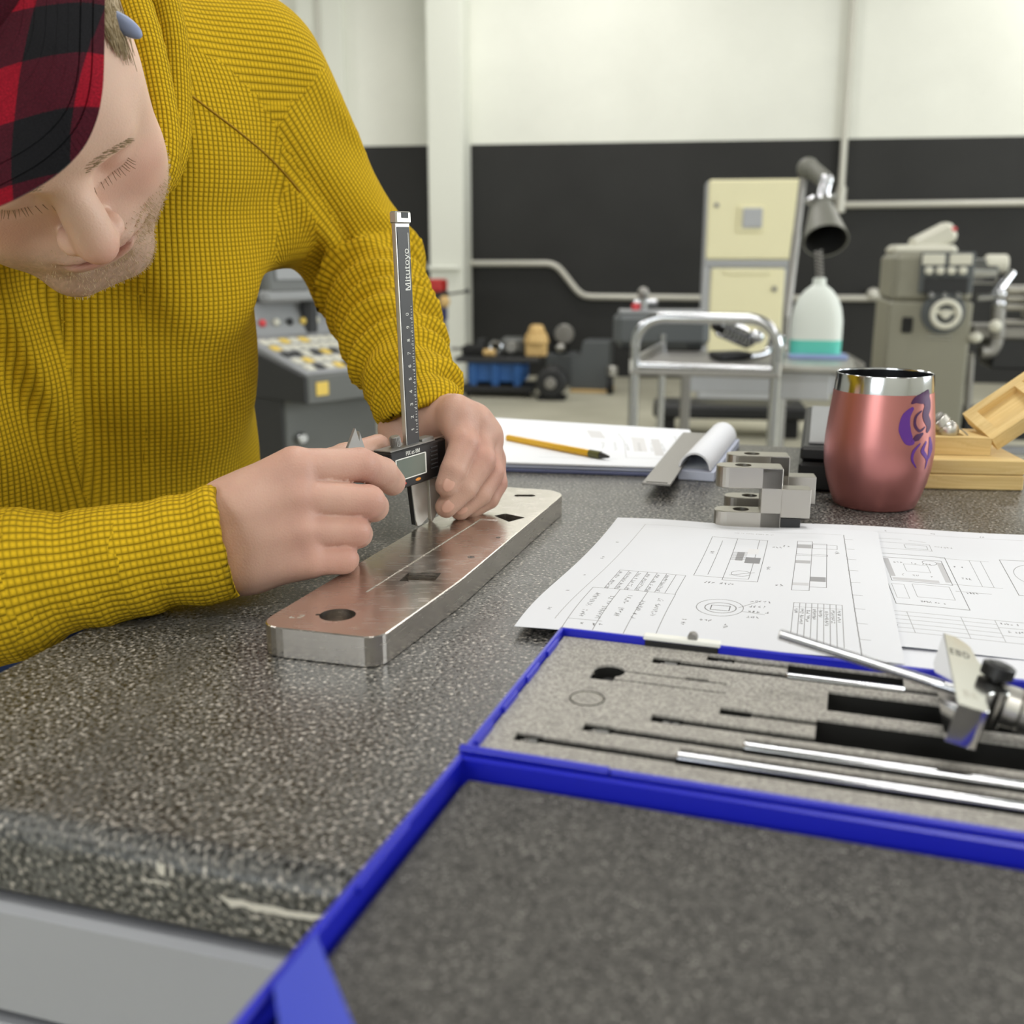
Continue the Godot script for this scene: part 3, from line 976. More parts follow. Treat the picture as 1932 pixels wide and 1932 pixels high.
func lathe_machine() -> void:
	var q := Vector3(2.0507, 0.5503, -5.2171)
	var o := thing("lathe", "grey metal lathe headstock with handwheel, knobs and chuck", "lathe", Vector3(q.x, 0, q.z), -12)
	var m := MB.new()
	m.prism(rounded([Vector2(-0.2, 0.2), Vector2(0.18, 0.2), Vector2(0.2, -0.3), Vector2(-0.2, -0.3)], [0.02]), 0.0, 0.9, 0.01)
	part("pedestal", m, mat["machine_grey"], o)
	m = MB.new(); m.box(Vector3(-0.01, 1.01, -0.05), Vector3(0.37, 0.24, 0.48), 0.03); part("headstock", m, mat["machine_grey"], o)
	m = MB.new(); m.box(Vector3(-0.03, 1.14, -0.12), Vector3(0.3, 0.05, 0.3), 0.02); part("top_cover", m, mat["machine_light"], o)
	m = MB.new(); m.box(Vector3(0.02, 1.19, -0.12), Vector3(0.2, 0.1, 0.2), 0.02, Basis(Vector3.BACK, 0.5)); part("slanted_guard", m, mat["machine_light"], o)
	m = MB.new(); m.box(Vector3(0.07, 1.235, -0.05), Vector3(0.09, 0.02, 0.05), 0.006, Basis(Vector3.BACK, 0.12)); part("red_lever", m, mat["pink_red"], o)
	m = MB.new(); m.box(Vector3(0.045, 1.035, 0.2), Vector3(0.24, 0.19, 0.02), 0.004); part("dial_panel", m, mat["slate"], o)
	for s in 2:
		m = MB.new(); m.box(Vector3(-0.02 + s * 0.12, 1.096, 0.214), Vector3(0.1, 0.05, 0.012), 0.004); part("data_plate", m, mat["machine_light"], o)
	for s in 4:
		m = MB.new(); m.rod(Vector3(-0.04 + s * 0.05, 1.045, 0.21), Vector3(-0.04 + s * 0.05, 1.045, 0.245), 0.018, 14, 0.005); part("selector_knob", m, mat["machine_light"], o)
	m = MB.new(); m.box(Vector3(0.045, 0.975, 0.212), Vector3(0.2, 0.075, 0.012), 0.004); part("black_plate", m, mat["console_dark"], o)
	for s in 3:
		m = MB.new(); m.rod(Vector3(-0.02 + s * 0.06, 0.925, 0.2), Vector3(-0.02 + s * 0.06, 0.935, 0.25), 0.014, 12, 0.004); part("lever_knob", m, mat["chrome"], o)
	m = MB.new()
	var ring := []
	for k in 33: ring.append(Vector3(0.05 + 0.058 * cos(TAU * k / 32.0), 0.845 + 0.058 * sin(TAU * k / 32.0), 0.25))
	m.tube(ring, 0.014, 10, [], 1.0, Vector3.BACK)
	m.box(Vector3(0.05, 0.855, 0.245), Vector3(0.12, 0.02, 0.012), 0.003); m.rod(Vector3(0.05, 0.845, 0.19), Vector3(0.05, 0.845, 0.26), 0.022, 14, 0.004)
	part("handwheel", m, mat["machine_light"], o)
	m = MB.new(); m.rod(Vector3(0.045, 0.85, 0.195), Vector3(0.045, 0.85, 0.215), 0.1, 28, 0.004); part("wheel_recess", m, mat["slate"], o)
	m = MB.new(); m.box(Vector3(-0.11, 0.79, 0.2), Vector3(0.05, 0.075, 0.02), 0.006); part("black_switch", m, mat["black"], o)
	for s in 2:
		m = MB.new(); m.box(Vector3(0.04, 0.745 - s * 0.014, 0.202), Vector3(0.11, 0.005, 0.006), 0.001); part("name_strip", m, mat["satin"], o)
	# spindle and chuck to the right
	m = MB.new(); m.rod(Vector3(0.17, 1.04, 0.05), Vector3(0.3, 1.04, 0.05), 0.06, 24, 0.01); part("spindle_nose", m, mat["chrome"], o)
	m = MB.new(); m.rod(Vector3(0.24, 1.075, 0.06), Vector3(0.34, 1.075, 0.06), 0.045, 20, 0.008); part("gear_cover", m, mat["machine_light"], o)
	m = MB.new(); m.rod(Vector3(0.36, 1.04, 0.1), Vector3(0.28, 0.93, 0.16), 0.018, 12, 0.006, 0.024); part("lever_arm", m, mat["chrome"], o)
	m = MB.new(); m.rod(Vector3(0.2, 0.918, 0.16), Vector3(0.33, 0.93, 0.16), 0.016, 12, 0.005); m.ball(Vector3(0.3, 0.935, 0.17), Vector3(0.028, 0.028, 0.028)); m.ball(Vector3(0.3, 0.89, 0.17), Vector3(0.03, 0.03, 0.03)); part("feed_lever", m, mat["chrome"], o)
	m = MB.new(); m.tube(curve([Vector3(0.3, 0.88, 0.16), Vector3(0.305, 0.8, 0.16), Vector3(0.31, 0.72, 0.15), Vector3(0.29, 0.67, 0.15), Vector3(0.24, 0.665, 0.16)]), 0.032, 14); part("coolant_elbow", m, mat["dull_steel"], o)
	m = MB.new(); m.ball(Vector3(0.285, 0.79, 0.2), Vector3(0.03, 0.03, 0.03)); m.ball(Vector3(0.205, 0.735, 0.19), Vector3(0.032, 0.026, 0.03)); part("ball_handle", m, mat["machine_light"], o)
	m = MB.new()
	for y in [[0.955, 0.022, 0.55], [0.915, 0.016, 0.5], [0.875, 0.018, 0.6], [0.8, 0.016, 0.6]]: m.rod(Vector3(0.34, y[0], 0.1), Vector3(0.34 + y[2], y[0], 0.1), y[1], 14)
	part("feed_rod", m, mat["satin"], o)
	m = MB.new(); m.box(Vector3(0.75, 0.755, 0.0), Vector3(1.1, 0.06, 0.3), 0.01); part("bed", m, mat["dull_steel"], o)
	m = MB.new(); m.box(Vector3(0.8, 0.66, 0.0), Vector3(1.0, 0.16, 0.26), 0.01); part("bed_web", m, mat["console_dark"], o)
	m = MB.new(); m.rod(Vector3(0.5, 0.9, 0.05), Vector3(0.5, 0.9, 0.2), 0.075, 24, 0.01); m.box(Vector3(0.55, 0.88, 0.05), Vector3(0.2, 0.14, 0.2), 0.02); part("carriage", m, mat["dull_steel"], o)
	m = MB.new(); m.box(Vector3(0.52, 1.03, 0.05), Vector3(0.1, 0.12, 0.1), 0.02); part("tool_post", m, mat["slate"], o)
	m = MB.new(); m.rod(Vector3(0.49, 1.09, 0.05), Vector3(0.49, 1.15, 0.05), 0.02, 14, 0.005); part("blue_knob", m, mat["pale_blue"], o)
	m = MB.new(); m.box(Vector3(0.75, 0.3, -0.02), Vector3(1.1, 0.12, 0.36), 0.01); m.box(Vector3(1.2, 0.3, -0.02), Vector3(0.3, 0.6, 0.36), 0.02); part("far_pedestal", m, mat["console_dark"], o)
	m = MB.new(); m.rod(Vector3(0.23, 0.02, 0.12), Vector3(0.2, 0.66, 0.16), 0.018, 12); part("coolant_pipe", m, mat["dull_steel"], o)
	m = MB.new(); m.box(Vector3(0.5, 0.2, 0.22), Vector3(0.9, 0.03, 0.12), 0.004); part("chip_tray", m, mat["console_top"], o)


func console() -> void:
	var ct := 48.0
	var q := Vector3(-0.6783, 0.7052, -3.4007)
	q -= Basis(Vector3.UP, deg_to_rad(ct)) * Vector3(-0.165, 0, 0.06)
	var o := thing("control_console", "dark grey machine control console with sloping keypad between the man's body and sleeve", "console", Vector3(q.x, 0, q.z), ct)
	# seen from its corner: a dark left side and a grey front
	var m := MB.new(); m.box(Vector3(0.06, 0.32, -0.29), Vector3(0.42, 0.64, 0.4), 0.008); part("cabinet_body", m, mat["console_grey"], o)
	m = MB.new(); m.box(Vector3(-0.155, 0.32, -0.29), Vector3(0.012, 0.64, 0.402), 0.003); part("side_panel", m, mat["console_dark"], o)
	m = MB.new(); m.rod(Vector3(-0.09, 0.5, -0.092), Vector3(-0.09, 0.5, -0.065), 0.02, 16, 0.005); part("lock_knob", m, mat["chrome"], o)
	m = MB.new()
	m.xf = Transform3D(Basis(Vector3(0, 0, 1), Vector3(1, 0, 0), Vector3(0, 1, 0)), Vector3.ZERO)   # profile in z,y pushed along x
	m.prism(PackedVector2Array([Vector2(0.06, 0.64), Vector2(0.06, 0.725), Vector2(-0.33, 0.835), Vector2(-0.42, 0.835), Vector2(-0.42, 0.64)]), -0.16, 0.3, 0.006)
	part("desk", m, mat["console_grey"], o)
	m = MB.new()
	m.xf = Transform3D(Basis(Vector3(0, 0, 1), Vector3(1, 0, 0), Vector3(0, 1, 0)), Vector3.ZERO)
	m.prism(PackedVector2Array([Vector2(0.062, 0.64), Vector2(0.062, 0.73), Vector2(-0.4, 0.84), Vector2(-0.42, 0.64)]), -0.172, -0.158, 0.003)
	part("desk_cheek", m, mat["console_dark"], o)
	var slope := Basis(Vector3.RIGHT, 0.275)
	m = MB.new(); m.box(Vector3(0.07, 0.784, -0.14), Vector3(0.44, 0.006, 0.38), 0.002, slope); var top := part("key_deck", m, mat["console_top"], o)
	var g := RandomNumberGenerator.new(); g.seed = 5
	for r in 5:
		for k in 9:
			m = MB.new()
			var z := 0.0 - r * 0.062
			m.box(Vector3(-0.1 + k * 0.042, 0.745 - z * 0.28 + 0.004, z - 0.005), Vector3(0.032, 0.012, 0.042), 0.003, slope)
			var pick: float = g.randf()
			part("key", m, mat["machine_light"] if pick < 0.7 else (mat["console_dark"] if pick < 0.95 else mat["yellow_tag"]), top)
	m = MB.new(); m.box(Vector3(0.06, 0.885, -0.37), Vector3(0.4, 0.13, 0.03), 0.006, Basis(Vector3.RIGHT, -0.4)); var bp := part("button_panel", m, mat["console_top"], o)
	for k in 6:
		m = MB.new(); m.ball(Vector3(-0.1 + k * 0.06, 0.88, -0.345), Vector3(0.014, 0.014, 0.012)); part("push_button", m, [mat["machine_light"], mat["pink_red"], mat["machine_light"], mat["console_dark"], mat["yellow_tag"], mat["machine_light"]][k], bp)
	m = MB.new(); m.rod(Vector3(0.27, 0.79, -0.2), Vector3(0.27, 0.84, -0.2), 0.024, 14, 0.008); part("stop_button", m, mat["pink_red"], o)
	m = MB.new(); m.box(Vector3(-0.1, 0.685, 0.0625), Vector3(0.05, 0.045, 0.004), 0.001); part("sticker", m, mat["yellow_tag"], o)
	m = MB.new(); m.rod(Vector3(0.17, 0.83, -0.35), Vector3(0.17, 1.0, -0.35), 0.03, 16); part("monitor_neck", m, mat["console_dark"], o)
	m = MB.new(); m.box(Vector3(0.16, 1.13, -0.33), Vector3(0.42, 0.3, 0.06), 0.012, Basis(Vector3.RIGHT, -0.12)); var mo := part("monitor", m, mat["console_grey"], o)
	m = MB.new(); m.box(Vector3(0.16, 1.14, -0.296), Vector3(0.35, 0.22, 0.006), 0.002, Basis(Vector3.RIGHT, -0.12)); part("dark_screen", m, mat["console_top"], mo)
	m = MB.new(); m.box(Vector3(0.16, 0.975, -0.31), Vector3(0.44, 0.04, 0.06), 0.01); part("monitor_shelf", m, mat["console_top"], mo)
	m = MB.new(); m.rod(Vector3(0.29, 0.5, -0.3), Vector3(0.29, 0.95, -0.34), 0.02, 12); part("cable_post", m, mat["slate"], o)
	# white bin behind the thumb
	q = Vector3(-0.6821, 0.3234, -4.9545)
	var bin := thing("bin", "pale grey plastic bin on the floor behind the caliper jaws", "bin", Vector3(q.x, 0, q.z), -10)
	m = MB.new(); m.prism(rounded([Vector2(-0.1, 0.1), Vector2(0.1, 0.1), Vector2(0.1, -0.1), Vector2(-0.1, -0.1)], [0.03]), 0.0, 0.36, 0.008); part("bin_body", m, mat["machine_light"], bin)
	m = MB.new(); m.prism(rounded([Vector2(-0.11, 0.11), Vector2(0.11, 0.11), Vector2(0.11, -0.11), Vector2(-0.11, -0.11)], [0.03]), 0.36, 0.385, 0.006); part("bin_rim", m, mat["machine_light"], bin)
	q = Vector3(-0.7926, 0.3811, -5.5872)
	var st := thing("machine_stand", "black machine stand in the dark gap beside the console", "stand", Vector3(q.x, 0, q.z), -10)
	m = MB.new(); m.box(Vector3(0, 0.3, 0), Vector3(0.34, 0.6, 0.3), 0.01); part("stand_body", m, mat["black"], st)
	m = MB.new(); m.box(Vector3(0, 0.615, 0), Vector3(0.38, 0.03, 0.34), 0.006); part("stand_top", m, mat["console_dark"], st)
	m = MB.new(); m.rod(Vector3(-0.02, 0.33, 0.16), Vector3(-0.02, 0.33, 0.2), 0.03, 16, 0.006); part("knob", m, mat["satin"], st)


func floor_clutter() -> void:
	# blue lift table with machine parts
	var q := Vector3(-0.0915, 0.0195, -8.4858)
	var o := thing("lift_table", "low blue lift table on wheels near the white column", "lift table", Vector3(q.x, 0, q.z), ROOM_TURN)
	var m := MB.new(); m.box(Vector3(0, 0.07, 0), Vector3(0.6, 0.05, 0.4), 0.008); part("base_frame", m, mat["console_dark"], o)
	m = MB.new(); m.box(Vector3(-0.02, 0.2, 0.0), Vector3(0.46, 0.16, 0.3), 0.008); part("blue_body", m, mat["pallet_blue"], o)
	for s in 3:
		m = MB.new(); m.box(Vector3(-0.2 + s * 0.18, 0.19, 0.16), Vector3(0.06, 0.2, 0.03), 0.006); part("blue_rib", m, mat["pallet_blue"], o)
	m = MB.new(); m.box(Vector3(0.0, 0.3, 0.0), Vector3(0.68, 0.04, 0.44), 0.008); part("platform", m, mat["console_dark"], o)
	for sx in [-1.0, 1.0]:
		for sz in [-1.0, 1.0]:
			m = MB.new(); m.rod(Vector3(sx * 0.24 - 0.02, 0.045, sz * 0.16), Vector3(sx * 0.24 + 0.02, 0.045, sz * 0.16), 0.045, 16, 0.006); part("wheel", m, mat["black"], o)
	var lift := func(called: String, label: String, cat: String, px: Vector3, y: float) -> Node3D:
		return thing(called, label, cat, Vector3(px.x, y, px.z), ROOM_TURN)
	var g: Node3D = lift.call("machine_vise", "black machine vise on the left end of the lift table", "vise", Vector3(-0.2964, 0.231, -8.5386), 0.32)
	m = MB.new(); m.box(Vector3(0, 0.04, 0), Vector3(0.2, 0.08, 0.2), 0.012); part("vise_body", m, mat["black"], g)
	m = MB.new(); m.box(Vector3(0.05, 0.1, 0), Vector3(0.06, 0.06, 0.18), 0.008); part("jaw", m, mat["console_dark"], g)
	m = MB.new(); m.rod(Vector3(-0.09, 0.05, 0.02), Vector3(-0.2, 0.05, 0.02), 0.014, 12, 0.003); part("screw", m, mat["dull_steel"], g)
	g = lift.call("brass_fitting", "small brass fitting with bright ring on the lift table", "fitting", Vector3(-0.1766, 0.2624, -8.4433), 0.32)
	m = MB.new(); m.rod(Vector3(-0.04, 0.03, 0.06), Vector3(0.05, 0.035, 0.08), 0.03, 16, 0.006); part("brass_body", m, mat["tan"], g)
	m = MB.new()
	var ring := []
	for k in 25: ring.append(Vector3(0.05 + 0.045 * cos(TAU * k / 24.0), 0.075 + 0.045 * sin(TAU * k / 24.0), 0.03))
	m.tube(ring, 0.01, 10, [], 1.0, Vector3.BACK); part("bright_ring", m, mat["chrome"], g)
	g = lift.call("gear_housing", "grey gear housing beside the yellow casting on the lift table", "housing", Vector3(-0.0044, 0.2733, -8.5491), 0.32)
	m = MB.new(); m.box(Vector3(0.01, 0.07, -0.03), Vector3(0.2, 0.14, 0.18), 0.03); part("housing_body", m, mat["console_grey"], g)
	m = MB.new(); m.rod(Vector3(0.01, 0.07, 0.06), Vector3(0.01, 0.07, 0.1), 0.05, 18, 0.008); part("flange", m, mat["dull_steel"], g)
	g = lift.call("yellow_casting", "yellow tan casting with stepped sides on the lift table", "casting", Vector3(0.1982, 0.2415, -8.4381), 0.32)
	m = MB.new(); m.prism(rounded([Vector2(-0.085, 0.06), Vector2(0.085, 0.06), Vector2(0.085, -0.06), Vector2(-0.085, -0.06)], [0.02]), 0.0, 0.11, 0.01)
	part("lower_block", m, mat["tan"], g)
	m = MB.new(); m.rod(Vector3(0, 0.1, 0), Vector3(0, 0.19, 0), 0.105, 8, 0.012, 0.085); part("octagonal_collar", m, mat["tan"], g)
	m = MB.new(); m.rod(Vector3(0, 0.185, 0), Vector3(0, 0.25, 0), 0.07, 18, 0.014, 0.055); part("cap", m, mat["tan"], g)
	q = Vector3(0.2455, 0.0343, -8.5411)
	g = thing("gear_motor", "dark round gear motor standing on the floor at the end of the lift table", "motor", Vector3(q.x + 0.09, 0, q.z + 0.22), ROOM_TURN)
	m = MB.new(); m.rod(Vector3(0, 0.14, 0.0), Vector3(0, 0.14, 0.22), 0.12, 22, 0.02); part("motor_body", m, mat["console_dark"], g)
	m = MB.new(); m.rod(Vector3(0, 0.14, 0.22), Vector3(0, 0.14, 0.26), 0.045, 16, 0.006); part("shaft", m, mat["dull_steel"], g)
	m = MB.new(); m.box(Vector3(0, 0.015, 0.1), Vector3(0.22, 0.03, 0.2), 0.006); part("foot_plate", m, mat["black"], g)
	q = Vector3(0.4411, 0.1175, -9.1802)
	g = thing("belt_grinder", "small black grinder with pale wheel guard on a grey box", "grinder", Vector3(q.x, 0, q.z), ROOM_TURN)
	m = MB.new(); m.box(Vector3(0.01, 0.14, 0), Vector3(0.26, 0.28, 0.3), 0.008); part("grey_stand", m, mat["slate"], g)
	m = MB.new(); m.box(Vector3(-0.02, 0.37, 0), Vector3(0.16, 0.18, 0.16), 0.02); part("motor", m, mat["black"], g)
	m = MB.new(); m.rod(Vector3(0.03, 0.45, 0.1), Vector3(0.03, 0.45, 0.14), 0.085, 22, 0.008); part("wheel_guard", m, mat["dull_steel"], g)
	m = MB.new(); m.ball(Vector3(0.0, 0.33, 0.13), Vector3(0.045, 0.04, 0.04)); part("pale_knob", m, mat["satin"], g)
	q = Vector3(0.6821, 0.0307, -8.7463)
	g = thing("steel_cabinet", "dark grey steel box with notched top by the black wall", "cabinet", Vector3(q.x, 0, q.z), ROOM_TURN - 4)
	m = MB.new()
	m.xf = Transform3D(Basis(Vector3(1, 0, 0), Vector3(0, 0, 1), Vector3(0, -1, 0)), Vector3.ZERO)
	m.prism(PackedVector2Array([Vector2(-0.17, -0.02), Vector2(0.15, -0.02), Vector2(0.15, -0.42), Vector2(-0.07, -0.42), Vector2(-0.09, -0.32), Vector2(-0.17, -0.27)]), -0.18, 0.12, 0.006)
	part("box_body", m, mat["slate"], g)
	m = MB.new(); m.box(Vector3(0.0, 0.012, 0.0), Vector3(0.34, 0.024, 0.3), 0.004); part("base_strip", m, mat["tan"], g)
	q = Vector3(0.7933, 0.1253, -8.5122)
	g = thing("wheel_roller", "small black caster roller standing beside the dark grey box", "roller", Vector3(q.x + 0.01, 0, q.z), ROOM_TURN)
	m = MB.new(); m.rod(Vector3(-0.02, 0.07, 0), Vector3(0.03, 0.07, 0), 0.07, 20, 0.008); part("tyre", m, mat["black"], g)
	m = MB.new(); m.rod(Vector3(0.02, 0.15, 0), Vector3(0.02, 0.23, 0), 0.045, 16, 0.008); part("hub_cap", m, mat["satin"], g)
	m = MB.new(); m.box(Vector3(0.0, 0.14, 0), Vector3(0.05, 0.04, 0.06), 0.006); part("fork", m, mat["console_dark"], g)
	# post with red head in front of the column
	q = Vector3(-0.6218, 0.2205, -8.639)
	g = thing("drill_press", "drill press with red head and navy body in front of the white column", "drill press", Vector3(q.x - 0.02, 0, q.z), ROOM_TURN)
	m = MB.new(); m.box(Vector3(0, 0.02, 0), Vector3(0.34, 0.04, 0.34), 0.008); part("foot_plate", m, mat["console_dark"], g)
	m = MB.new(); m.rod(Vector3(0, 0.04, 0), Vector3(0, 0.9, 0), 0.05, 18); part("column", m, mat["console_dark"], g)
	m = MB.new(); m.box(Vector3(0.03, 0.66, 0.06), Vector3(0.17, 0.2, 0.2), 0.04); part("navy_cover", m, mat["navy"], g)
	m = MB.new(); m.rod(Vector3(0.09, 0.4, 0.06), Vector3(0.09, 0.58, 0.06), 0.035, 14, 0.006); part("spindle", m, mat["dull_steel"], g)
	m = MB.new(); m.box(Vector3(0.01, 0.79, 0.04), Vector3(0.2, 0.08, 0.22), 0.01); part("black_deck", m, mat["console_dark"], g)
	m = MB.new(); m.box(Vector3(0.0, 0.875, 0.04), Vector3(0.2, 0.1, 0.26), 0.014); part("red_head", m, mat["red_paint"], g)
	m = MB.new(); m.rod(Vector3(0.1, 0.8, 0.08), Vector3(0.29, 0.83, 0.1), 0.009, 10); m.ball(Vector3(0.3, 0.832, 0.1), Vector3(0.02, 0.02, 0.02)); part("feed_lever", m, mat["console_dark"], g)
	m = MB.new(); m.ball(Vector3(0.12, 0.75, 0.14), Vector3(0.045, 0.05, 0.04)); part("tan_knob", m, mat["tan"], g)



# ---------------------------------------------------------------- things on the bench
func cut_prism(c: CSGShape3D, pts: PackedVector2Array, y0: float, y1: float) -> void:
	var m := MB.new(); m.prism(pts, y0, y1)
	var k := CSGMesh3D.new()
	k.mesh = m.mesh(0.0); k.operation = CSGShape3D.OPERATION_SUBTRACTION
	c.add_child(k)


func steel_plate() -> void:
	var o := Vector3(-0.05, TABLE, -0.72)
	var plate := thing("steel_plate", "long machined steel plate with holes and slots being measured", "steel plate", o)
	var P := func(x: float, z: float) -> Vector2: return Vector2(x - o.x, z - o.z)
	var poly := rounded([P.call(-0.1442, -0.5478), P.call(-0.0722, -0.5268), P.call(-0.0325, -0.631), P.call(0.0445, -0.875), P.call(0.036, -0.8905), P.call(-0.006, -0.9035), P.call(-0.0585, -0.80)], [0.017, 0.012, 0.012, 0.006, 0.006, 0.006, 0.012], 7)
	var m := MB.new(); m.prism(poly, 0.0, 0.018, 0.0006)
	var body := CSGMesh3D.new(); body.mesh = m.mesh(0.0)
	var root := CSGCombiner3D.new(); root.add_child(body)
	var h: Vector2 = P.call(-0.1007, -0.5647)
	cut_hole(root, Vector3(h.x, 0.0105, h.y), 0.0105, 0.018, 48)
	cut_hole(root, Vector3(h.x - 0.0115, 0.009, h.y - 0.0005), 0.0014, 0.05, 16)
	cut_prism(root, rounded([P.call(-0.0722, -0.6305), P.call(-0.0492, -0.6285), P.call(-0.0462, -0.6455), P.call(-0.0682, -0.6475)], [0.0015], 3), 0.0015, 0.03)
	cut_prism(root, rounded([P.call(-0.0144, -0.798), P.call(-0.0025, -0.7785), P.call(0.0105, -0.792), P.call(-0.0055, -0.8055)], [0.0012], 3), -0.01, 0.03)
	h = P.call(0.011, -0.8688)
	for k in 3: cut_hole(root, Vector3(h.x - 0.005 + 0.005 * k, 0.009, h.y), 0.0042, 0.05, 24)
	# shallow milled step along the middle
	cut_prism(root, PackedVector2Array([P.call(-0.0905, -0.6065), P.call(-0.0735, -0.6065), P.call(-0.0105, -0.785), P.call(-0.0245, -0.789)]), 0.0174, 0.03)
	csg_done(root, "plate_body", mat["steel"], plate)
	var eng := smat("engraving", rgb(96, 92, 88), 0.6, 0.3)
	var at: Vector2 = P.call(-0.0281, -0.6821)
	m = MB.new()
	for r in [0.0022, 0.0008]:
		var ring := []
		for k in 17: ring.append(Vector3(at.x + r * cos(TAU * k / 16.0), 0.01802, at.y + r * sin(TAU * k / 16.0)))
		m.tube(ring, 0.00025, 5)
	var ring2 := []
	for k in 17: ring2.append(Vector3(P.call(-0.0101, -0.7329).x + 0.0014 * cos(TAU * k / 16.0), 0.01802, P.call(-0.0101, -0.7329).y + 0.0014 * sin(TAU * k / 16.0)))
	m.tube(ring2, 0.00025, 5)
	part("engraved_mark", m, eng, plate)
	m = MB.new()
	var e: Vector2 = P.call(-0.1225, -0.563)
	m.tube([Vector3(e.x - 0.004, 0.01802, e.y + 0.001), Vector3(e.x - 0.005, 0.01802, e.y + 0.003), Vector3(e.x - 0.002, 0.01802, e.y + 0.003)], 0.0002, 5)
	m.tube([Vector3(e.x, 0.01802, e.y - 0.001), Vector3(e.x + 0.003, 0.01802, e.y - 0.001), Vector3(e.x + 0.001, 0.01802, e.y + 0.003), Vector3(e.x - 0.0005, 0.01802, e.y + 0.003)], 0.0002, 5)
	part("scribed_mark", m, mat["print_faint"], plate)


func lettering(s: String, size: float, m: Material, parent: Node3D, called: String, xf: Transform3D, depth := 0.0002) -> void:
	var t := TextMesh.new()
	t.text = s
	var f := SystemFont.new(); f.font_names = PackedStringArray(["Droid Sans"])
	t.font = f; t.font_size = 32; t.pixel_size = size / 32.0; t.depth = depth
	var o := MeshInstance3D.new()
	o.mesh = t; o.material_override = m; o.name = called; o.transform = xf
	parent.add_child(o, true)


func caliper() -> void:
	# own axes: x along the face (right), y up the beam, z out of the face
	var x := Vector3(0.515, 0, -0.857); var z := Vector3(0.857, 0, 0.515)
	var b := Basis(Vector3.BACK, 0.026) * Basis(x, Vector3.UP, z)
	var o := Vector3(-0.087, 0.9807, -0.7321)
	var root := thing("digital_caliper", "digital caliper with grey beam and black display held upright on the plate", "caliper")
	root.transform = Transform3D(b, o)
	var m := MB.new()
	m.prism(rounded([Vector2(0.0272, -0.0098), Vector2(0.0272, -0.0062), Vector2(0.0436, -0.0062), Vector2(0.0436, -0.0098)], [0.0004], 2), -0.028, 0.164, 0.0004)
	var beam := part("beam", m, mat["satin"], root)
	m = MB.new(); m.box(Vector3(0.0355, 0.068, -0.0061), Vector3(0.0148, 0.18, 0.0006), 0.0002); part("scale_face", m, mat["scale_face"], beam)
	m = MB.new(); m.box(Vector3(0.0354, 0.1645, -0.0078), Vector3(0.0178, 0.0085, 0.0064), 0.001); part("end_stop", m, mat["satin"], beam)
	m = MB.new(); m.box(Vector3(0.0364, 0.166, -0.0045), Vector3(0.008, 0.004, 0.0008), 0.0003); part("end_screw", m, mat["dark_plastic"], beam)
	var up := Basis(Vector3.BACK, PI / 2)
	lettering("Mitutoyo", 0.0075, mat["print_white"], root, "maker_name", Transform3D(up, Vector3(0.0378, 0.128, -0.0057)))
	m = MB.new(); m.box(Vector3(0.0408, 0.134, -0.0057), Vector3(0.0005, 0.04, 0.0002)); part("scribed_line", m, mat["print_white"], root)
	for k in 10:
		var y := 0.012 + k * 0.0094
		lettering(str(k + 1 if k < 9 else 0), 0.0042, mat["print_white"], root, "scale_number", Transform3D(up, Vector3(0.0352, y, -0.0057)))
		m = MB.new()
		for t in 5: m.box(Vector3(0.0398 + (0.0 if t == 0 else 0.0006), y - 0.003 + t * 0.0021, -0.0057), Vector3(0.0026 if t == 0 else 0.0014, 0.00035, 0.0002))
		part("scale_ticks", m, mat["print_white"], root)
	# slider housing: face 58 mm wide
	m = MB.new()
	m.prism(rounded([Vector2(0.0, -0.0185), Vector2(0.0, 0.0), Vector2(0.0585, 0.0), Vector2(0.0585, -0.0185)], [0.0012], 3), -0.0285, 0.0, 0.001)
	var hs := part("slider_housing", m, mat["black_plastic"], root)
	m = MB.new(); m.box(Vector3(0.029, 0.0006, -0.009), Vector3(0.056, 0.0012, 0.016), 0.0005); part("top_plate", m, mat["dull_steel"], hs)
	m = MB.new(); m.box(Vector3(0.0655, -0.013, -0.008), Vector3(0.013, 0.025, 0.012), 0.001); var gp := part("thumb_grip", m, mat["black_plastic"], root)
	for k in 6:
		m = MB.new(); m.box(Vector3(0.0525, -0.004 - k * 0.0032, 0.0002), Vector3(0.009, 0.0012, 0.0008), 0.0003); part("grip_rib", m, mat["dark_plastic"], hs)
	m = MB.new(); m.box(Vector3(0.069, 0.0005, -0.006), Vector3(0.018, 0.0008, 0.003), 0.0002); part("metal_strip", m, mat["satin"], gp)
	# display: frame and glass
	m = MB.new()
	var dx := 0.0045; var dw := 0.0365; var dy := -0.0215; var dh := 0.0155
	for s in [[dx + dw / 2, dy, dw, 0.0008], [dx + dw / 2, dy + dh, dw, 0.0008], [dx, dy + dh / 2, 0.0008, dh], [dx + dw, dy + dh / 2, 0.0008, dh]]:
		m.box(Vector3(s[0], s[1], 0.0004), Vector3(s[2] + 0.0006, s[3], 0.0008), 0.0003)
	part("display_frame", m, mat["print_white"], hs)
	m = MB.new(); m.box(Vector3(dx + dw / 2, dy + dh / 2, 0.0001), Vector3(dw - 0.001, dh - 0.001, 0.0004)); part("display_glass", m, mat["lcd"], hs)
	lettering("PIX as 8M", 0.004, mat["print_white"], root, "housing_print", Transform3D(Basis(), Vector3(0.026, -0.0032, 0.0001)))
	m = MB.new(); m.ball(Vector3(0.031, -0.0248, 0.0), Vector3(0.0034, 0.0012, 0.001)); part("button", m, mat["orange"], hs)
	m = MB.new(); m.ball(Vector3(0.013, -0.0248, 0.0), Vector3(0.0034, 0.0012, 0.001)); part("button", m, mat["red_button"], hs)
	m = MB.new(); m.rod(Vector3(0.018, 0.0012, -0.009), Vector3(0.0165, 0.0095, -0.009), 0.0038, 20, 0.0006)
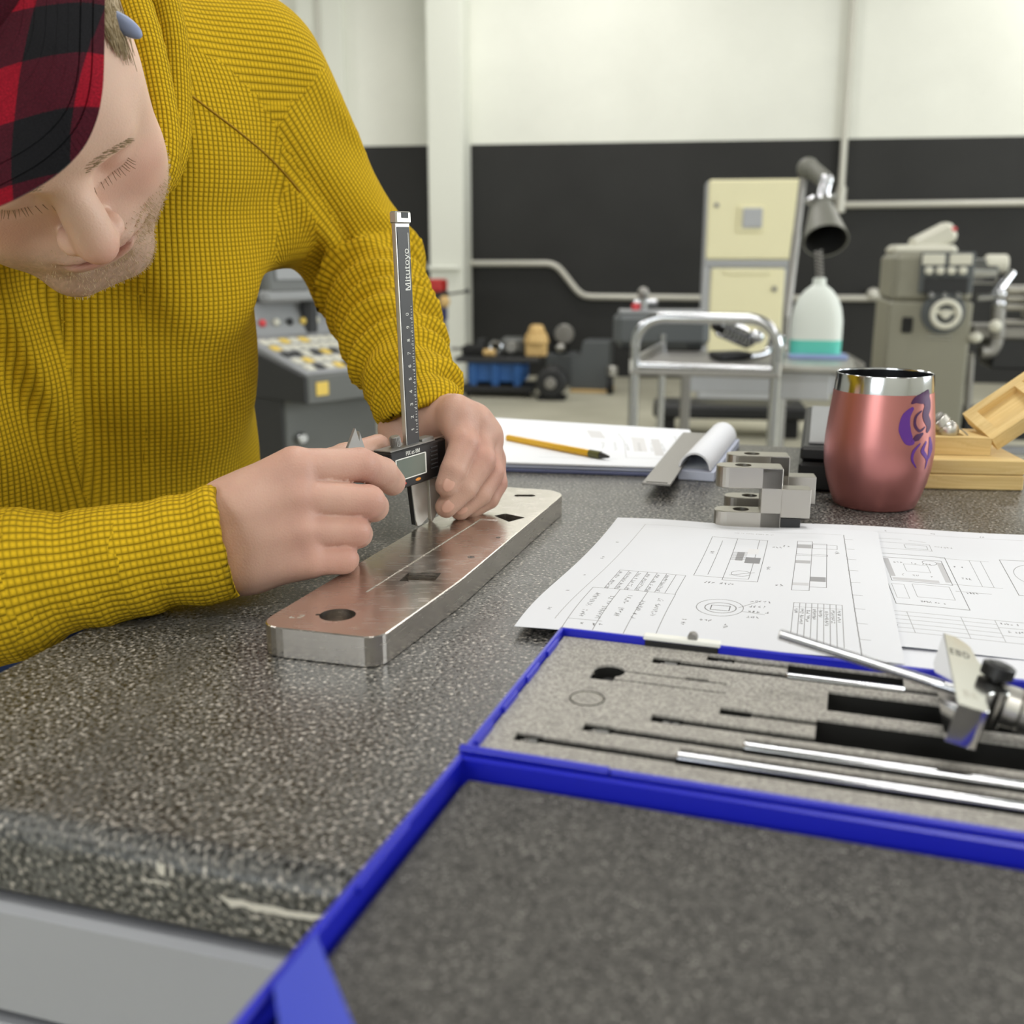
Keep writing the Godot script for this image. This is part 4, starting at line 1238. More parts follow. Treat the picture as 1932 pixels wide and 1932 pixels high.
	for k in 20:
		var a := TAU * k / 20.0
		m.box(Vector3(0.0172 + 0.0038 * cos(a), 0.0055, -0.009 + 0.0038 * sin(a)), Vector3(0.0006, 0.006, 0.0006), 0, Basis(Vector3.BACK, 0.17))
	part("lock_screw", m, mat["dull_steel"], root)
	m = MB.new()
	for k in 7: m.rod(Vector3(0.045 + k * 0.0021, 0.0022, -0.004), Vector3(0.045 + k * 0.0021, 0.0022, -0.012), 0.0013, 8)
	part("thumb_roller", m, mat["dull_steel"], root)
	# measuring jaws below
	var jaw := func(pts: Array, z0: float, z1: float, called: String, material: Material) -> void:
		var j := MB.new()
		j.xf = Transform3D(Basis(Vector3(1, 0, 0), Vector3(0, 0, -1), Vector3(0, 1, 0)), Vector3.ZERO)
		var q := PackedVector2Array()
		for p in pts: q.append(p)
		j.prism(q, -z1, -z0, 0.0003)
		part(called, j, material, root, 20)
	jaw.call([Vector2(0.0275, -0.026), Vector2(0.0482, -0.026), Vector2(0.0472, -0.0585), Vector2(0.0385, -0.0625), Vector2(0.0335, -0.0625), Vector2(0.0312, -0.0575)], -0.0075, -0.0042, "outside_jaw", mat["jaw_steel"])
	jaw.call([Vector2(0.0507, -0.026), Vector2(0.0645, -0.026), Vector2(0.066, -0.0515), Vector2(0.0635, -0.055), Vector2(0.0525, -0.0635), Vector2(0.0510, -0.061)], -0.0075, -0.0042, "outside_jaw", mat["jaw_steel"])
	m = MB.new(); m.box(Vector3(0.0288, -0.044, -0.0062), Vector3(0.0005, 0.034, 0.0036), 0, Basis(Vector3.BACK, 0.115)); part("jaw_edge", m, mat["dark_plastic"], root)
	# inside jaws reaching out to the left, behind the fingers
	m = MB.new(); m.box(Vector3(-0.018, -0.008, -0.0105), Vector3(0.046, 0.012, 0.004), 0.0006); part("jaw_arm", m, mat["satin"], root)
	jaw.call([Vector2(-0.047, -0.006), Vector2(-0.015, -0.006), Vector2(-0.0262, 0.022)], -0.012, -0.0095, "inside_jaw", mat["dull_steel"])
	jaw.call([Vector2(-0.021, -0.006), Vector2(-0.009, -0.006), Vector2(-0.0185, 0.0185)], -0.0155, -0.0125, "inside_jaw", mat["dull_steel"])


func sheet_mesh(c: Array, tex: Material, called: String, label: String, wave: Callable, thick := 0.0003) -> void:
	# corners: far left, far right, near right, near left; u to the right, v towards the viewer
	var m := MB.new()
	var n := 26
	var f := func(i: int, j: int) -> Vector3:
		var u := float(i) / n; var w := float(j) / n
		var p: Vector3 = (c[0] as Vector3).lerp(c[1], u).lerp((c[3] as Vector3).lerp(c[2], u), w)
		return p + wave.call(u, w)
	for i in n:
		for j in n:
			var a: Vector3 = f.call(i, j); var b: Vector3 = f.call(i + 1, j); var d: Vector3 = f.call(i, j + 1); var e: Vector3 = f.call(i + 1, j + 1)
			var ua := Vector2(float(i) / n, float(j) / n); var ue := Vector2(float(i + 1) / n, float(j + 1) / n)
			m.quad(d, e, b, a, Vector2(ua.x, ue.y), ue, Vector2(ue.x, ua.y), ua)
			var k := Vector3.DOWN * thick
			m.quad(a + k, b + k, e + k, d + k)
	for i in n:
		var k := Vector3.DOWN * thick
		var p := [[f.call(i, 0), f.call(i + 1, 0)], [f.call(i + 1, n), f.call(i, n)], [f.call(0, i + 1), f.call(0, i)], [f.call(n, i), f.call(n, i + 1)]]
		for q in p: m.quad(q[0] + k, q[0], q[1], q[1] + k)
	var o := part(called, m, tex, self, 60)
	tag(o, label, "drawing")


func paperwork() -> void:
	# first drawing
	var s := Sheet.new(1180, 1180)
	s.line(Vector2(150, 95), Vector2(1020, 75), 0.72); s.line(Vector2(150, 95), Vector2(110, 1100), 0.62)
	s.line(Vector2(1030, 75), Vector2(1060, 1180), 0.5, 3)
	for k in 9: s.line(Vector2(1034 + k * 3, 130 + k * 115), Vector2(1066 + k * 3, 130 + k * 115), 0.5, 2)
	for k in 5: s.text(Vector2(92 - k * 4, 330 + k * 170), Vector2(0, 1), 2, 14, 60 + k)
	# title block, lower left
	for k in 8: s.line(Vector2(190 + k * 36, 620), Vector2(190 + k * 36, 800), 0.5, 2)
	s.line(Vector2(190, 620), Vector2(442, 620), 0.5); s.line(Vector2(150, 800), Vector2(442, 800), 0.5)
	for k in 6: s.text(Vector2(206 + k * 36, 636), Vector2(0, 1), 14, 15, k)
	for k in 4: s.line(Vector2(150 + k * 98, 800), Vector2(150 + k * 98, 1160), 0.5, 2)
	s.line(Vector2(150, 1090), Vector2(260, 1090), 0.5)
	for k in 5: s.text(Vector2(196 + k * 55, 850 + (k % 2) * 20), Vector2(0, 1), 14 - k, 20, 10 + k)
	s.text(Vector2(200, 1110), Vector2(1, 0), 4, 24, 30)
	# front view
	s.frame(Rect2(470, 190, 205, 420), 0.45); s.frame(Rect2(580, 190, 130, 440), 0.4); s.line(Vector2(520, 230), Vector2(520, 590), 0.45)
	s.shade(Rect2(600, 345, 30, 90), 0.62); s.shade(Rect2(640, 300, 46, 60), 0.86); s.shade(Rect2(640, 395, 60, 60), 0.55)
	for k in 8: s.line(Vector2(582, 350 + k * 11), Vector2(640, 342 + k * 11), 0.4)
	s.ring(Vector2(640, 560), Vector2(36, 26)); s.line(Vector2(600, 580), Vector2(690, 545), 0.45)
	s.text(Vector2(520, 655), Vector2(1, 0), 8, 18, 3); s.text(Vector2(735, 260), Vector2(1, 0), 3, 18, 4); s.text(Vector2(748, 480), Vector2(0, 1), 2, 18, 5)
	s.text(Vector2(505, 360), Vector2(0, 1), 3, 16, 6)
	# side view
	s.frame(Rect2(836, 180, 62, 510), 0.4); s.frame(Rect2(836, 330, 124, 15), 0.45); s.frame(Rect2(898, 205, 60, 450), 0.45); s.frame(Rect2(900, 215, 100, 46), 0.5)
	s.shade(Rect2(838, 220, 58, 44), 0.66); s.shade(Rect2(838, 400, 58, 30), 0.7); s.shade(Rect2(900, 560, 56, 44), 0.6); s.shade(Rect2(838, 620, 58, 26), 0.78)
	s.text(Vector2(778, 240), Vector2(1, 0), 2, 20, 7); s.text(Vector2(1010, 285), Vector2(0, 1), 2, 20, 8); s.text(Vector2(778, 640), Vector2(1, 0), 2, 20, 9)
	# section
	s.ring(Vector2(610, 880), Vector2(78, 72)); s.ring(Vector2(612, 882), Vector2(52, 44), 0.5, 3); s.frame(Rect2(580, 862, 62, 40), 0.4, 3)
	s.line(Vector2(672, 870), Vector2(740, 800), 0.5); s.line(Vector2(685, 900), Vector2(760, 915), 0.5)
	for k in 4: s.text(Vector2(705, 800 + k * 44), Vector2(1, 0), 5, 18, 20 + k)
	s.text(Vector2(560, 985), Vector2(1, 0), 3, 18, 33); s.text(Vector2(520, 1000), Vector2(0, 1), 4, 16, 34); s.text(Vector2(655, 1010), Vector2(0, 1), 3, 16, 35)
	# table lower right
	for k in 9: s.line(Vector2(850 + k * 20, 800), Vector2(850 + k * 20, 1120), 0.5, 2)
	s.line(Vector2(850, 800), Vector2(1010, 800), 0.5); s.line(Vector2(850, 835), Vector2(1010, 835), 0.55)
	for k in 8: s.text(Vector2(866 + k * 20, 850), Vector2(0, 1), 5 + (k * 7) % 9, 13, 40 + k)
	s.text(Vector2(560, 110), Vector2(1, 0), 24, 9, 77, 0.7)
	var pm := smat("drawing_one", Color.WHITE, 0.85, 0.0, 0.3); pm.albedo_texture = s.texture()
	# second drawing
	var r := Sheet.new(1300, 1100)
	r.line(Vector2(180, 70), Vector2(1250, 70), 0.7)
	for k in 4: r.text(Vector2(400 + k * 210, 46), Vector2(1, 0), 2, 14, 90 + k)
	r.frame(Rect2(330, 190, 250, 70), 0.55); r.frame(Rect2(470, 205, 95, 40), 0.5); r.line(Vector2(330, 150), Vector2(470, 145), 0.6); r.line(Vector2(500, 150), Vector2(570, 165), 0.6)
	r.text(Vector2(600, 200), Vector2(1, 0), 6, 16, 91, 0.6)
	r.frame(Rect2(330, 320, 290, 470), 0.45, 3); r.frame(Rect2(352, 360, 246, 230), 0.5, 3); r.frame(Rect2(430, 420, 100, 70), 0.55)
	r.shade(Rect2(352, 370, 24, 180), 0.7); r.shade(Rect2(576, 380, 22, 190), 0.74); r.shade(Rect2(360, 560, 190, 24), 0.76)
	r.ring(Vector2(545, 390), Vector2(30, 22)); r.frame(Rect2(430, 610, 150, 110), 0.55); r.frame(Rect2(345, 620, 50, 120), 0.6)
	for k in 6: r.text(Vector2(390 + (k % 3) * 60, 400 + (k / 3) * 120), Vector2(1, 0), 3, 18, 100 + k, 0.55)
	r.text(Vector2(425, 750), Vector2(1, 0), 10, 14, 110); r.text(Vector2(270, 470), Vector2(1, 0), 2, 18, 111); r.text(Vector2(270, 610), Vector2(0, 1), 2, 18, 112); r.text(Vector2(270, 690), Vector2(0, 1), 2, 18, 113)
	for k in 2: r.line(Vector2(720 + k * 46, 330), Vector2(720 + k * 46, 580), 0.55)
	r.line(Vector2(600, 330), Vector2(800, 330), 0.6); r.line(Vector2(600, 580), Vector2(800, 580), 0.6); r.line(Vector2(600, 640), Vector2(740, 640), 0.5)
	r.text(Vector2(640, 400), Vector2(1, 0), 3, 18, 114); r.text(Vector2(650, 510), Vector2(1, 0), 3, 18, 115); r.text(Vector2(640, 640), Vector2(1, 0), 4, 16, 116)
	r.frame(Rect2(850, 300, 260, 330), 0.5, 3); r.ring(Vector2(970, 440), Vector2(90, 100), 0.5); r.ring(Vector2(970, 440), Vector2(40, 46), 0.5)
	for k in 6: r.line(Vector2(240, 850 + k * 30), Vector2(700, 850 + k * 30), 0.58)
	r.line(Vector2(360, 850), Vector2(360, 1000), 0.55); r.line(Vector2(570, 850), Vector2(570, 1000), 0.55)
	r.frame(Rect2(700, 850, 420, 150), 0.55); r.line(Vector2(700, 900), Vector2(1120, 900), 0.58); r.line(Vector2(700, 955), Vector2(1120, 955), 0.58)
	r.text(Vector2(715, 862), Vector2(1, 0), 26, 16, 120); r.text(Vector2(720, 918), Vector2(1, 0), 20, 15, 121); r.text(Vector2(260, 950), Vector2(1, 0), 8, 12, 122)
	var pm2 := smat("drawing_two", Color.WHITE, 0.85, 0.0, 0.3); pm2.albedo_texture = r.texture()
	var lift := Vector3.UP * 0.0026
	sheet_mesh([Vector3(0.2332, 0.9005, -0.8364), Vector3(0.4607, 0.9005, -0.7916), Vector3(0.3624, 0.9005, -0.517), Vector3(0.1833, 0.9005, -0.5653)], pm2, "drawing_sheet", "white engineering drawing sheet with a rectangular part, partly under the other drawing",
		func(u: float, w: float) -> Vector3: return Vector3.UP * (0.0014 + 0.0008 * sin(u * 7.0)))
	sheet_mesh([Vector3(0.089, 0.902, -0.8448), Vector3(0.292, 0.902, -0.7973), Vector3(0.2128, 0.902, -0.5229), Vector3(0.0013, 0.902, -0.5788)], pm, "drawing_sheet", "white engineering drawing sheet with a section circle and tables beside the blue case",
		func(u: float, w: float) -> Vector3:
			return lift + Vector3.UP * (0.0014 * sin(w * 8.0) * (1.0 - u) + 0.0007 * sin(u * 9.0)) + Vector3(0.003, 0, 0) * sin(w * PI * 2.0) * (1.0 - u) * (1.0 - u))
	# plain sheet showing under the drawings behind the case
	sheet_mesh([Vector3(0.2244, 0.9004, -0.5857), Vector3(0.3515, 0.9004, -0.5682), Vector3(0.324, 0.9004, -0.4998), Vector3(0.2045, 0.9004, -0.5209)], mat["paper"], "paper_sheet", "plain paper sheet in shade under the drawings behind the blue case",
		func(_u: float, _w: float) -> Vector3: return Vector3.UP * 0.0003)
	notepad()


func notepad() -> void:
	# stack of papers on a dark board
	var c := [Vector3(-0.0306, 0.9, -1.3421), Vector3(0.2188, 0.9, -1.2614), Vector3(0.1998, 0.9, -1.0244), Vector3(-0.0172, 0.9, -1.0587)]
	var poly := PackedVector2Array()
	for p in c: poly.append(Vector2(p.x, p.z))
	var root := thing("document_stack", "stack of white printed papers on a clipboard at the far edge of the bench", "papers")
	var m := MB.new()
	var big := PackedVector2Array()
	var mid := (poly[0] + poly[1] + poly[2] + poly[3]) / 4.0
	for p in poly: big.append(mid + (p - mid) * 1.025)
	m.prism(big, TABLE + 0.0002, TABLE + 0.0035, 0.0006); part("clipboard", m, mat["board_blue"], root)
	var g := RandomNumberGenerator.new(); g.seed = 9
	for k in 4:
		m = MB.new()
		var q := PackedVector2Array()
		var d := Vector2(g.randf_range(-0.003, 0.003), g.randf_range(-0.002, 0.002))
		for p in poly: q.append(p + d)
		m.prism(q, TABLE + 0.0035 + k * 0.0016, TABLE + 0.0051 + k * 0.0016, 0.0002)
		part("paper_layer", m, mat["paper_edge"] if k < 3 else mat["paper"], root, 10)
	var s := Sheet.new(900, 700, 0.94)
	s.frame(Rect2(560, 150, 250, 420), 0.72); s.shade(Rect2(430, 130, 60, 120), 0.86); s.shade(Rect2(600, 200, 60, 260), 0.88); s.shade(Rect2(690, 220, 40, 300), 0.84)
	for k in 6: s.text(Vector2(470 + k * 55, 300), Vector2(0, 1), 12, 16, 200 + k, 0.68)
	s.line(Vector2(180, 600), Vector2(520, 600), 0.75)
	var pm := smat("stack_print", Color.WHITE, 0.85, 0.0, 0.3); pm.albedo_texture = s.texture()
	m = MB.new()
	var y := TABLE + 0.0101
	var v := []
	for p in c: v.append(Vector3(p.x, y, p.z))
	# the far left corner of the top page lifts a little
	m.quad(v[3], v[2], v[1], v[0] + Vector3.UP * 0.003, Vector2(0, 1), Vector2(1, 1), Vector2(1, 0), Vector2(0, 0))
	part("top_page", m, pm, root)
	# pages rolled over at the right end
	m = MB.new()
	var a := Vector3(0.1821, 0.9, -1.0118) + Vector3(0, 0.0102, 0); var b := Vector3(0.2479, 0.9, -1.2032) + Vector3(0, 0.0102, 0)
	var side := (a - b).cross(Vector3.UP).normalized() * -1.0
	if side.x < 0: side = -side
	var arc := []
	for k in 15:
		var t := PI * 0.98 * k / 14.0
		arc.append([-0.0165 * cos(t), 0.0185 * sin(t)])
	arc.push_front([-0.026, 0.0005])
	var th := 0.0022
	for layer in 2:
		for k in arc.size() - 1:
			var o0 := 1.0 - th / 0.02 * layer; 
			var p0: Vector3 = side * arc[k][0] * o0 + Vector3.UP * arc[k][1] * o0; var p1: Vector3 = side * arc[k + 1][0] * o0 + Vector3.UP * arc[k + 1][1] * o0
			if layer == 0: m.quad(a + p0, a + p1, b + p1, b + p0)
			else: m.quad(a + p1, a + p0, b + p0, b + p1)
	for k in arc.size() - 1:
		var i := 1.0 - th / 0.02
		for e in [a, b]:
			var p0: Vector3 = side * arc[k][0] + Vector3.UP * arc[k][1]; var p1: Vector3 = side * arc[k + 1][0] + Vector3.UP * arc[k + 1][1]
			if e == a: m.quad(e + p0 * i, e + p1 * i, e + p1, e + p0)
			else: m.quad(e + p0, e + p1, e + p1 * i, e + p0 * i)
	part("rolled_pages", m, mat["paper"], root, 50)
	m = MB.new(); m.xf = Transform3D(Basis(side, Vector3.UP, side.cross(Vector3.UP)), (a + b) / 2 - Vector3(0, 0.0052, 0))
	m.box(Vector3(0.002, 0, 0), Vector3(0.036, 0.0095, a.distance_to(b)), 0.0006); part("pad_end", m, mat["paper_edge"], root)
	# pencil
	var p0 := Vector3(-0.0049, 0.9142, -1.18); var p1 := Vector3(0.1021, 0.9142, -1.064)
	var dir := (p1 - p0).normalized()
	var pc := thing("pencil", "yellow wooden pencil lying on the stack of papers", "pencil", p0)
	m = MB.new(); m.rod(Vector3.ZERO, dir * (p0.distance_to(p1) - 0.028), 0.0039, 6); part("shaft", m, mat["pencil_yellow"], pc, 20)
	var l := p0.distance_to(p1)
	m = MB.new(); m.rod(dir * (l - 0.028), dir * (l - 0.013), 0.0041, 16); part("ferrule", m, mat["pencil_end"], pc)
	m = MB.new(); m.rod(dir * (l - 0.013), dir * l, 0.0036, 14, 0.0008, 0.0012); part("tip", m, mat["graphite"], pc)
	# steel rule
	var r0 := Vector3(0.134, 0.9125, -0.9381); var r1 := Vector3(0.2175, 0.9125, -1.2191)
	var rd := (r1 - r0).normalized()
	var ru := thing("steel_rule", "grey steel straightedge lying across the papers beside the rolled pages", "rule", (r0 + r1) / 2)
	ru.basis = Basis(rd.cross(Vector3.UP).normalized(), Vector3.UP, -rd)
	m = MB.new(); m.box(Vector3.ZERO, Vector3(0.0265, 0.0022, r0.distance_to(r1)), 0.0004); part("blade", m, mat["dull_steel"], ru)
	m = MB.new(); m.box(Vector3(0, 0.0012, r0.distance_to(r1) / 2 - 0.004), Vector3(0.02, 0.0004, 0.002)); part("end_mark", m, mat["print_dark"], ru)


func drinking_mug() -> void:
	var o := Vector3(0.3282, 0.9, -0.9122)
	var mug := thing("tumbler", "rose copper steel tumbler with a purple tribal design beside the wooden box", "tumbler", o)
	var prof := [Vector2(0, 0), Vector2(0.033, 0), Vector2(0.0362, 0.0018), Vector2(0.0398, 0.011), Vector2(0.0438, 0.023), Vector2(0.0466, 0.036), Vector2(0.0476, 0.048), Vector2(0.0472, 0.06), Vector2(0.0458, 0.075), Vector2(0.0442, 0.089), Vector2(0.0428, 0.1005)]
	for i in prof.size(): prof[i] *= Vector2(0.985, 1.035)
	var m := MB.new()
	m.lathe(prof, 96); part("coated_body", m, mat["rose"], mug, 40)
	m = MB.new()
	m.lathe([Vector2(0.0427, 0.1005), Vector2(0.0423, 0.1075), Vector2(0.0416, 0.1145), Vector2(0.041, 0.1153), Vector2(0.0401, 0.1148), Vector2(0.0398, 0.113), Vector2(0.0412, 0.1), Vector2(0.0436, 0.075), Vector2(0.0448, 0.05), Vector2(0.042, 0.025), Vector2(0.035, 0.008), Vector2(0.0, 0.006)].map(func(v: Vector2) -> Vector2: return v * Vector2(0.985, 1.035)), 96)
	part("steel_lining", m, mat["chrome"], mug, 40)
	# the purple design, wrapped on the wall; points are (arc length, height) from its middle
	var R := func(h: float) -> float:
		for i in prof.size() - 1:
			if h <= prof[i + 1].y: return lerpf(prof[i].x, prof[i + 1].x, (h - prof[i].y) / (prof[i + 1].y - prof[i].y))
		return 0.0421
	var a0 := deg_to_rad(-60.0)
	var W := func(p: Vector2) -> Vector3:
		var h := p.y
		var a: float = a0 + p.x / 0.046
		var r: float = R.call(h) + 0.00025
		return Vector3(r * cos(a), h, -r * sin(a))
	# a = angle about y from +x, counted so that +x of the design runs to the viewer's right
	var sw := func(pts: Array, widths: Array, called: String, material: Material) -> void:
		var q := MB.new()
		var c := []
		for i in pts.size() - 1:
			for k in 8:
				var t := k / 8.0
				c.append((pts[i] as Vector2).cubic_interpolate(pts[i + 1], pts[maxi(i - 1, 0)], pts[mini(i + 2, pts.size() - 1)], t))
		c.append(pts[-1])
		for i in c.size() - 1:
			var d0: Vector2 = (c[mini(i + 1, c.size() - 1)] - c[maxi(i - 1, 0)]).normalized().orthogonal()
			var d1: Vector2 = (c[mini(i + 2, c.size() - 1)] - c[i]).normalized().orthogonal()
			var f0 := float(i) / (c.size() - 1) * (widths.size() - 1); var f1 := float(i + 1) / (c.size() - 1) * (widths.size() - 1)
			var w0: float = lerpf(widths[int(f0)], widths[mini(int(f0) + 1, widths.size() - 1)], f0 - int(f0)); var w1: float = lerpf(widths[mini(int(f1), widths.size() - 1)], widths[mini(int(f1) + 1, widths.size() - 1)], f1 - int(f1))
			var n := 4
			for s in n:
				var e0 := -1.0 + 2.0 * s / n; var e1 := -1.0 + 2.0 * (s + 1) / n
				q.quad(W.call(c[i] + d0 * w0 * e0), W.call(c[i] + d0 * w0 * e1), W.call(c[i + 1] + d1 * w1 * e1), W.call(c[i + 1] + d1 * w1 * e0))
		part(called, q, material, mug, 60)
	var mm := 0.001
	var P := func(x: float, y: float) -> Vector2: return Vector2(x * mm * 1.08 - 0.002, y * mm * 1.06 + 0.004)
	sw.call([P.call(-11, 88), P.call(-6, 91), P.call(2, 92), P.call(10, 96)], [0.0005, 0.003, 0.005, 0.003], "purple_crest", mat["purple_dark"])
	sw.call([P.call(4, 94), P.call(8, 86), P.call(5, 78), P.call(9, 70), P.call(6, 64)], [0.006, 0.005, 0.0045, 0.004, 0.001], "purple_spine", mat["purple_dark"])
	sw.call([P.call(-9, 85), P.call(-15, 78), P.call(-16, 68), P.call(-12, 59), P.call(-7, 57)], [0.001, 0.004, 0.0055, 0.0045, 0.001], "purple_wing", mat["purple"])
	sw.call([P.call(0, 82), P.call(-6, 78), P.call(-7, 71), P.call(-2, 66), P.call(4, 69)], [0.0006, 0.0012, 0.0014, 0.0012, 0.0006], "purple_loop", mat["purple_dark"])
	sw.call([P.call(-10, 58), P.call(-4, 61), P.call(2, 64)], [0.0006, 0.003, 0.0006], "purple_bar", mat["purple_dark"])
	sw.call([P.call(-1, 56), P.call(-7, 50), P.call(-8, 43), P.call(-3, 36)], [0.0006, 0.0014, 0.0012, 0.0004], "purple_tail", mat["purple"])
	sw.call([P.call(6, 57), P.call(2, 50), P.call(6, 45), P.call(9, 41), P.call(8, 34)], [0.0008, 0.0022, 0.002, 0.0016, 0.0004], "purple_tail", mat["purple"])
	sw.call([P.call(11, 60), P.call(13, 50), P.call(10, 42)], [0.001, 0.004, 0.001], "purple_flame", mat["purple"])


func brackets() -> void:
	# two matching parts: a fork of two drilled lugs on the left, a tongue on the right
	var made := []
	var spots := [[Vector3(0.1657, 0.9, -0.8194), "front steel bracket with two drilled lugs standing at the drawing's far edge"], [Vector3(0.1839, 0.9, -0.8691), "rear steel bracket with two drilled lugs standing behind its twin"]]
	for s in spots:
		var at: Vector3 = s[0]
		var o := thing("machined_bracket", s[1], "bracket", at, -8.0, "matching machined brackets")
		made.append(o)
		if made.size() > 1:
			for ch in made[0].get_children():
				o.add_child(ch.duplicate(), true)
			continue
		var lug := func(y0: float, y1: float, called: String) -> void:
			var poly := PackedVector2Array()
			for k in 13:
				var a := PI / 2 + PI * k / 12.0
				poly.append(Vector2(0.010 + 0.010 * cos(a), -0.010 + 0.010 * sin(a)))
			poly.append(Vector2(0.052, -0.02)); poly.append(Vector2(0.052, 0.0))
			var q := MB.new(); q.prism(poly, y0, y1, 0.0005)
			var root := CSGCombiner3D.new()
			var bm := CSGMesh3D.new(); bm.mesh = q.mesh(0.0); root.add_child(bm)
			cut_hole(root, Vector3(0.0215, (y0 + y1) / 2, -0.010), 0.0066, 0.06)
			csg_done(root, called, mat["machined"], o)
		lug.call(0.0, 0.0165, "lower_lug")
		lug.call(0.036, 0.0535, "upper_lug")
		var m := MB.new(); m.box(Vector3(0.0445, 0.0265, -0.01), Vector3(0.0165, 0.053, 0.02), 0.0005); part("web", m, mat["machined"], o)
		m = MB.new(); m.box(Vector3(0.064, 0.024, -0.01), Vector3(0.0235, 0.024, 0.016), 0.0005); part("tongue", m, mat["machined"], o)
		m = MB.new(); m.box(Vector3(0.0605, 0.006, -0.01), Vector3(0.016, 0.012, 0.019), 0.0005); part("foot", m, mat["console_dark"], o)  # dark block painted for the bracket's shaded side face, not a separate foot


func wooden_boxes() -> void:
	# black case with a grey top behind the tumbler
	var turn := -16.4
	var q := Vector3(0.2729, 0.9, -0.9664)
	var o := thing("black_case", "black instrument case with a sloping grey lid behind the tumbler", "case", q, turn)
	var m := MB.new(); m.box(Vector3(0.043, 0.014, -0.14), Vector3(0.086, 0.028, 0.28), 0.003); part("case_base", m, mat["black_plastic"], o)
	m = MB.new(); m.box(Vector3(0.043, 0.036, -0.14), Vector3(0.084, 0.014, 0.276), 0.003); part("case_lid", m, mat["black_plastic"], o)
	m = MB.new(); m.box(Vector3(0.045, 0.0445, -0.14), Vector3(0.074, 0.003, 0.25), 0.001); part("grey_top", m, mat["console_top"], o)
	m = MB.new(); m.box(Vector3(0.052, 0.0465, -0.05), Vector3(0.03, 0.0012, 0.04), 0.0004); part("raised_label", m, mat["grey_panel"], o)
	# large closed wooden box
	q = Vector3(0.4888, 0.9, -0.9641)
	o = thing("wooden_box", "large closed pale wooden instrument box behind the tumbler", "box", q, -6.0)
	m = MB.new(); m.box(Vector3(-0.065, 0.0075, -0.06), Vector3(0.13, 0.0145, 0.12), 0.0012); part("box_body", m, mat["wood"], o)
	m = MB.new(); m.box(Vector3(-0.065, 0.0225, -0.06), Vector3(0.13, 0.0145, 0.12), 0.0012); part("box_lid", m, mat["wood"], o)
	# small open box standing on it
	var b := thing("gauge_box", "small open wooden gauge box with raised lid on top of the larger box", "box", o.position + o.basis * Vector3(-0.112, 0.03, -0.03), -6.0)
	var root := CSGCombiner3D.new()
	var bx := CSGBox3D.new(); bx.size = Vector3(0.088, 0.017, 0.055); bx.position = Vector3(0.042, 0.0085, -0.02); root.add_child(bx)
	cut_box(root, Vector3(0.046, 0.016, -0.02), Vector3(0.036, 0.02, 0.03))
	cut_box(root, Vector3(0.016, 0.016, -0.012), Vector3(0.012, 0.02, 0.012))
	csg_done(root, "tray", mat["wood"], b)
	# lid: a shallow tray hinged at the right, leaning up to the right
	var lid := CSGCombiner3D.new()
	bx = CSGBox3D.new(); bx.size = Vector3(0.105, 0.016, 0.055); bx.position = Vector3(0.0525, 0.0, 0); lid.add_child(bx)
	cut_box(lid, Vector3(0.032, 0.006, 0), Vector3(0.042, 0.012, 0.036))
	cut_box(lid, Vector3(0.079, 0.006, 0), Vector3(0.036, 0.012, 0.036))
	lid.transform = Transform3D(Basis(Vector3.BACK, deg_to_rad(38)) * Basis(Vector3.RIGHT, 0.42), Vector3(0.083, 0.019, -0.02))
	csg_done(lid, "lid", mat["wood"], b)
	var g := thing("ball_gauge", "round steel gauge head sitting in the open wooden box", "gauge", b.position + b.basis * Vector3(0.050, 0.0205, -0.012))
	m = MB.new(); m.ball(Vector3.ZERO, Vector3(0.0105, 0.0105, 0.0105), 28, 18); part("ball", m, mat["satin"], g)
	m = MB.new(); m.rod(Vector3(-0.004, 0.004, -0.004), Vector3(-0.0095, 0.0095, -0.006), 0.0105, 24, 0.001); part("collar", m, mat["satin"], g)
	m = MB.new(); m.rod(Vector3(-0.0095, 0.0095, -0.006), Vector3(-0.0125, 0.0125, -0.007), 0.0088, 24, 0.001); part("cap", m, mat["dull_steel"], g)
	m = MB.new(); m.tube(curve([Vector3(0.008, 0.004, 0.004), Vector3(0.016, -0.002, 0.006), Vector3(0.022, -0.012, 0.01)]), 0.0007, 6); part("wire", m, mat["dull_steel"], g)


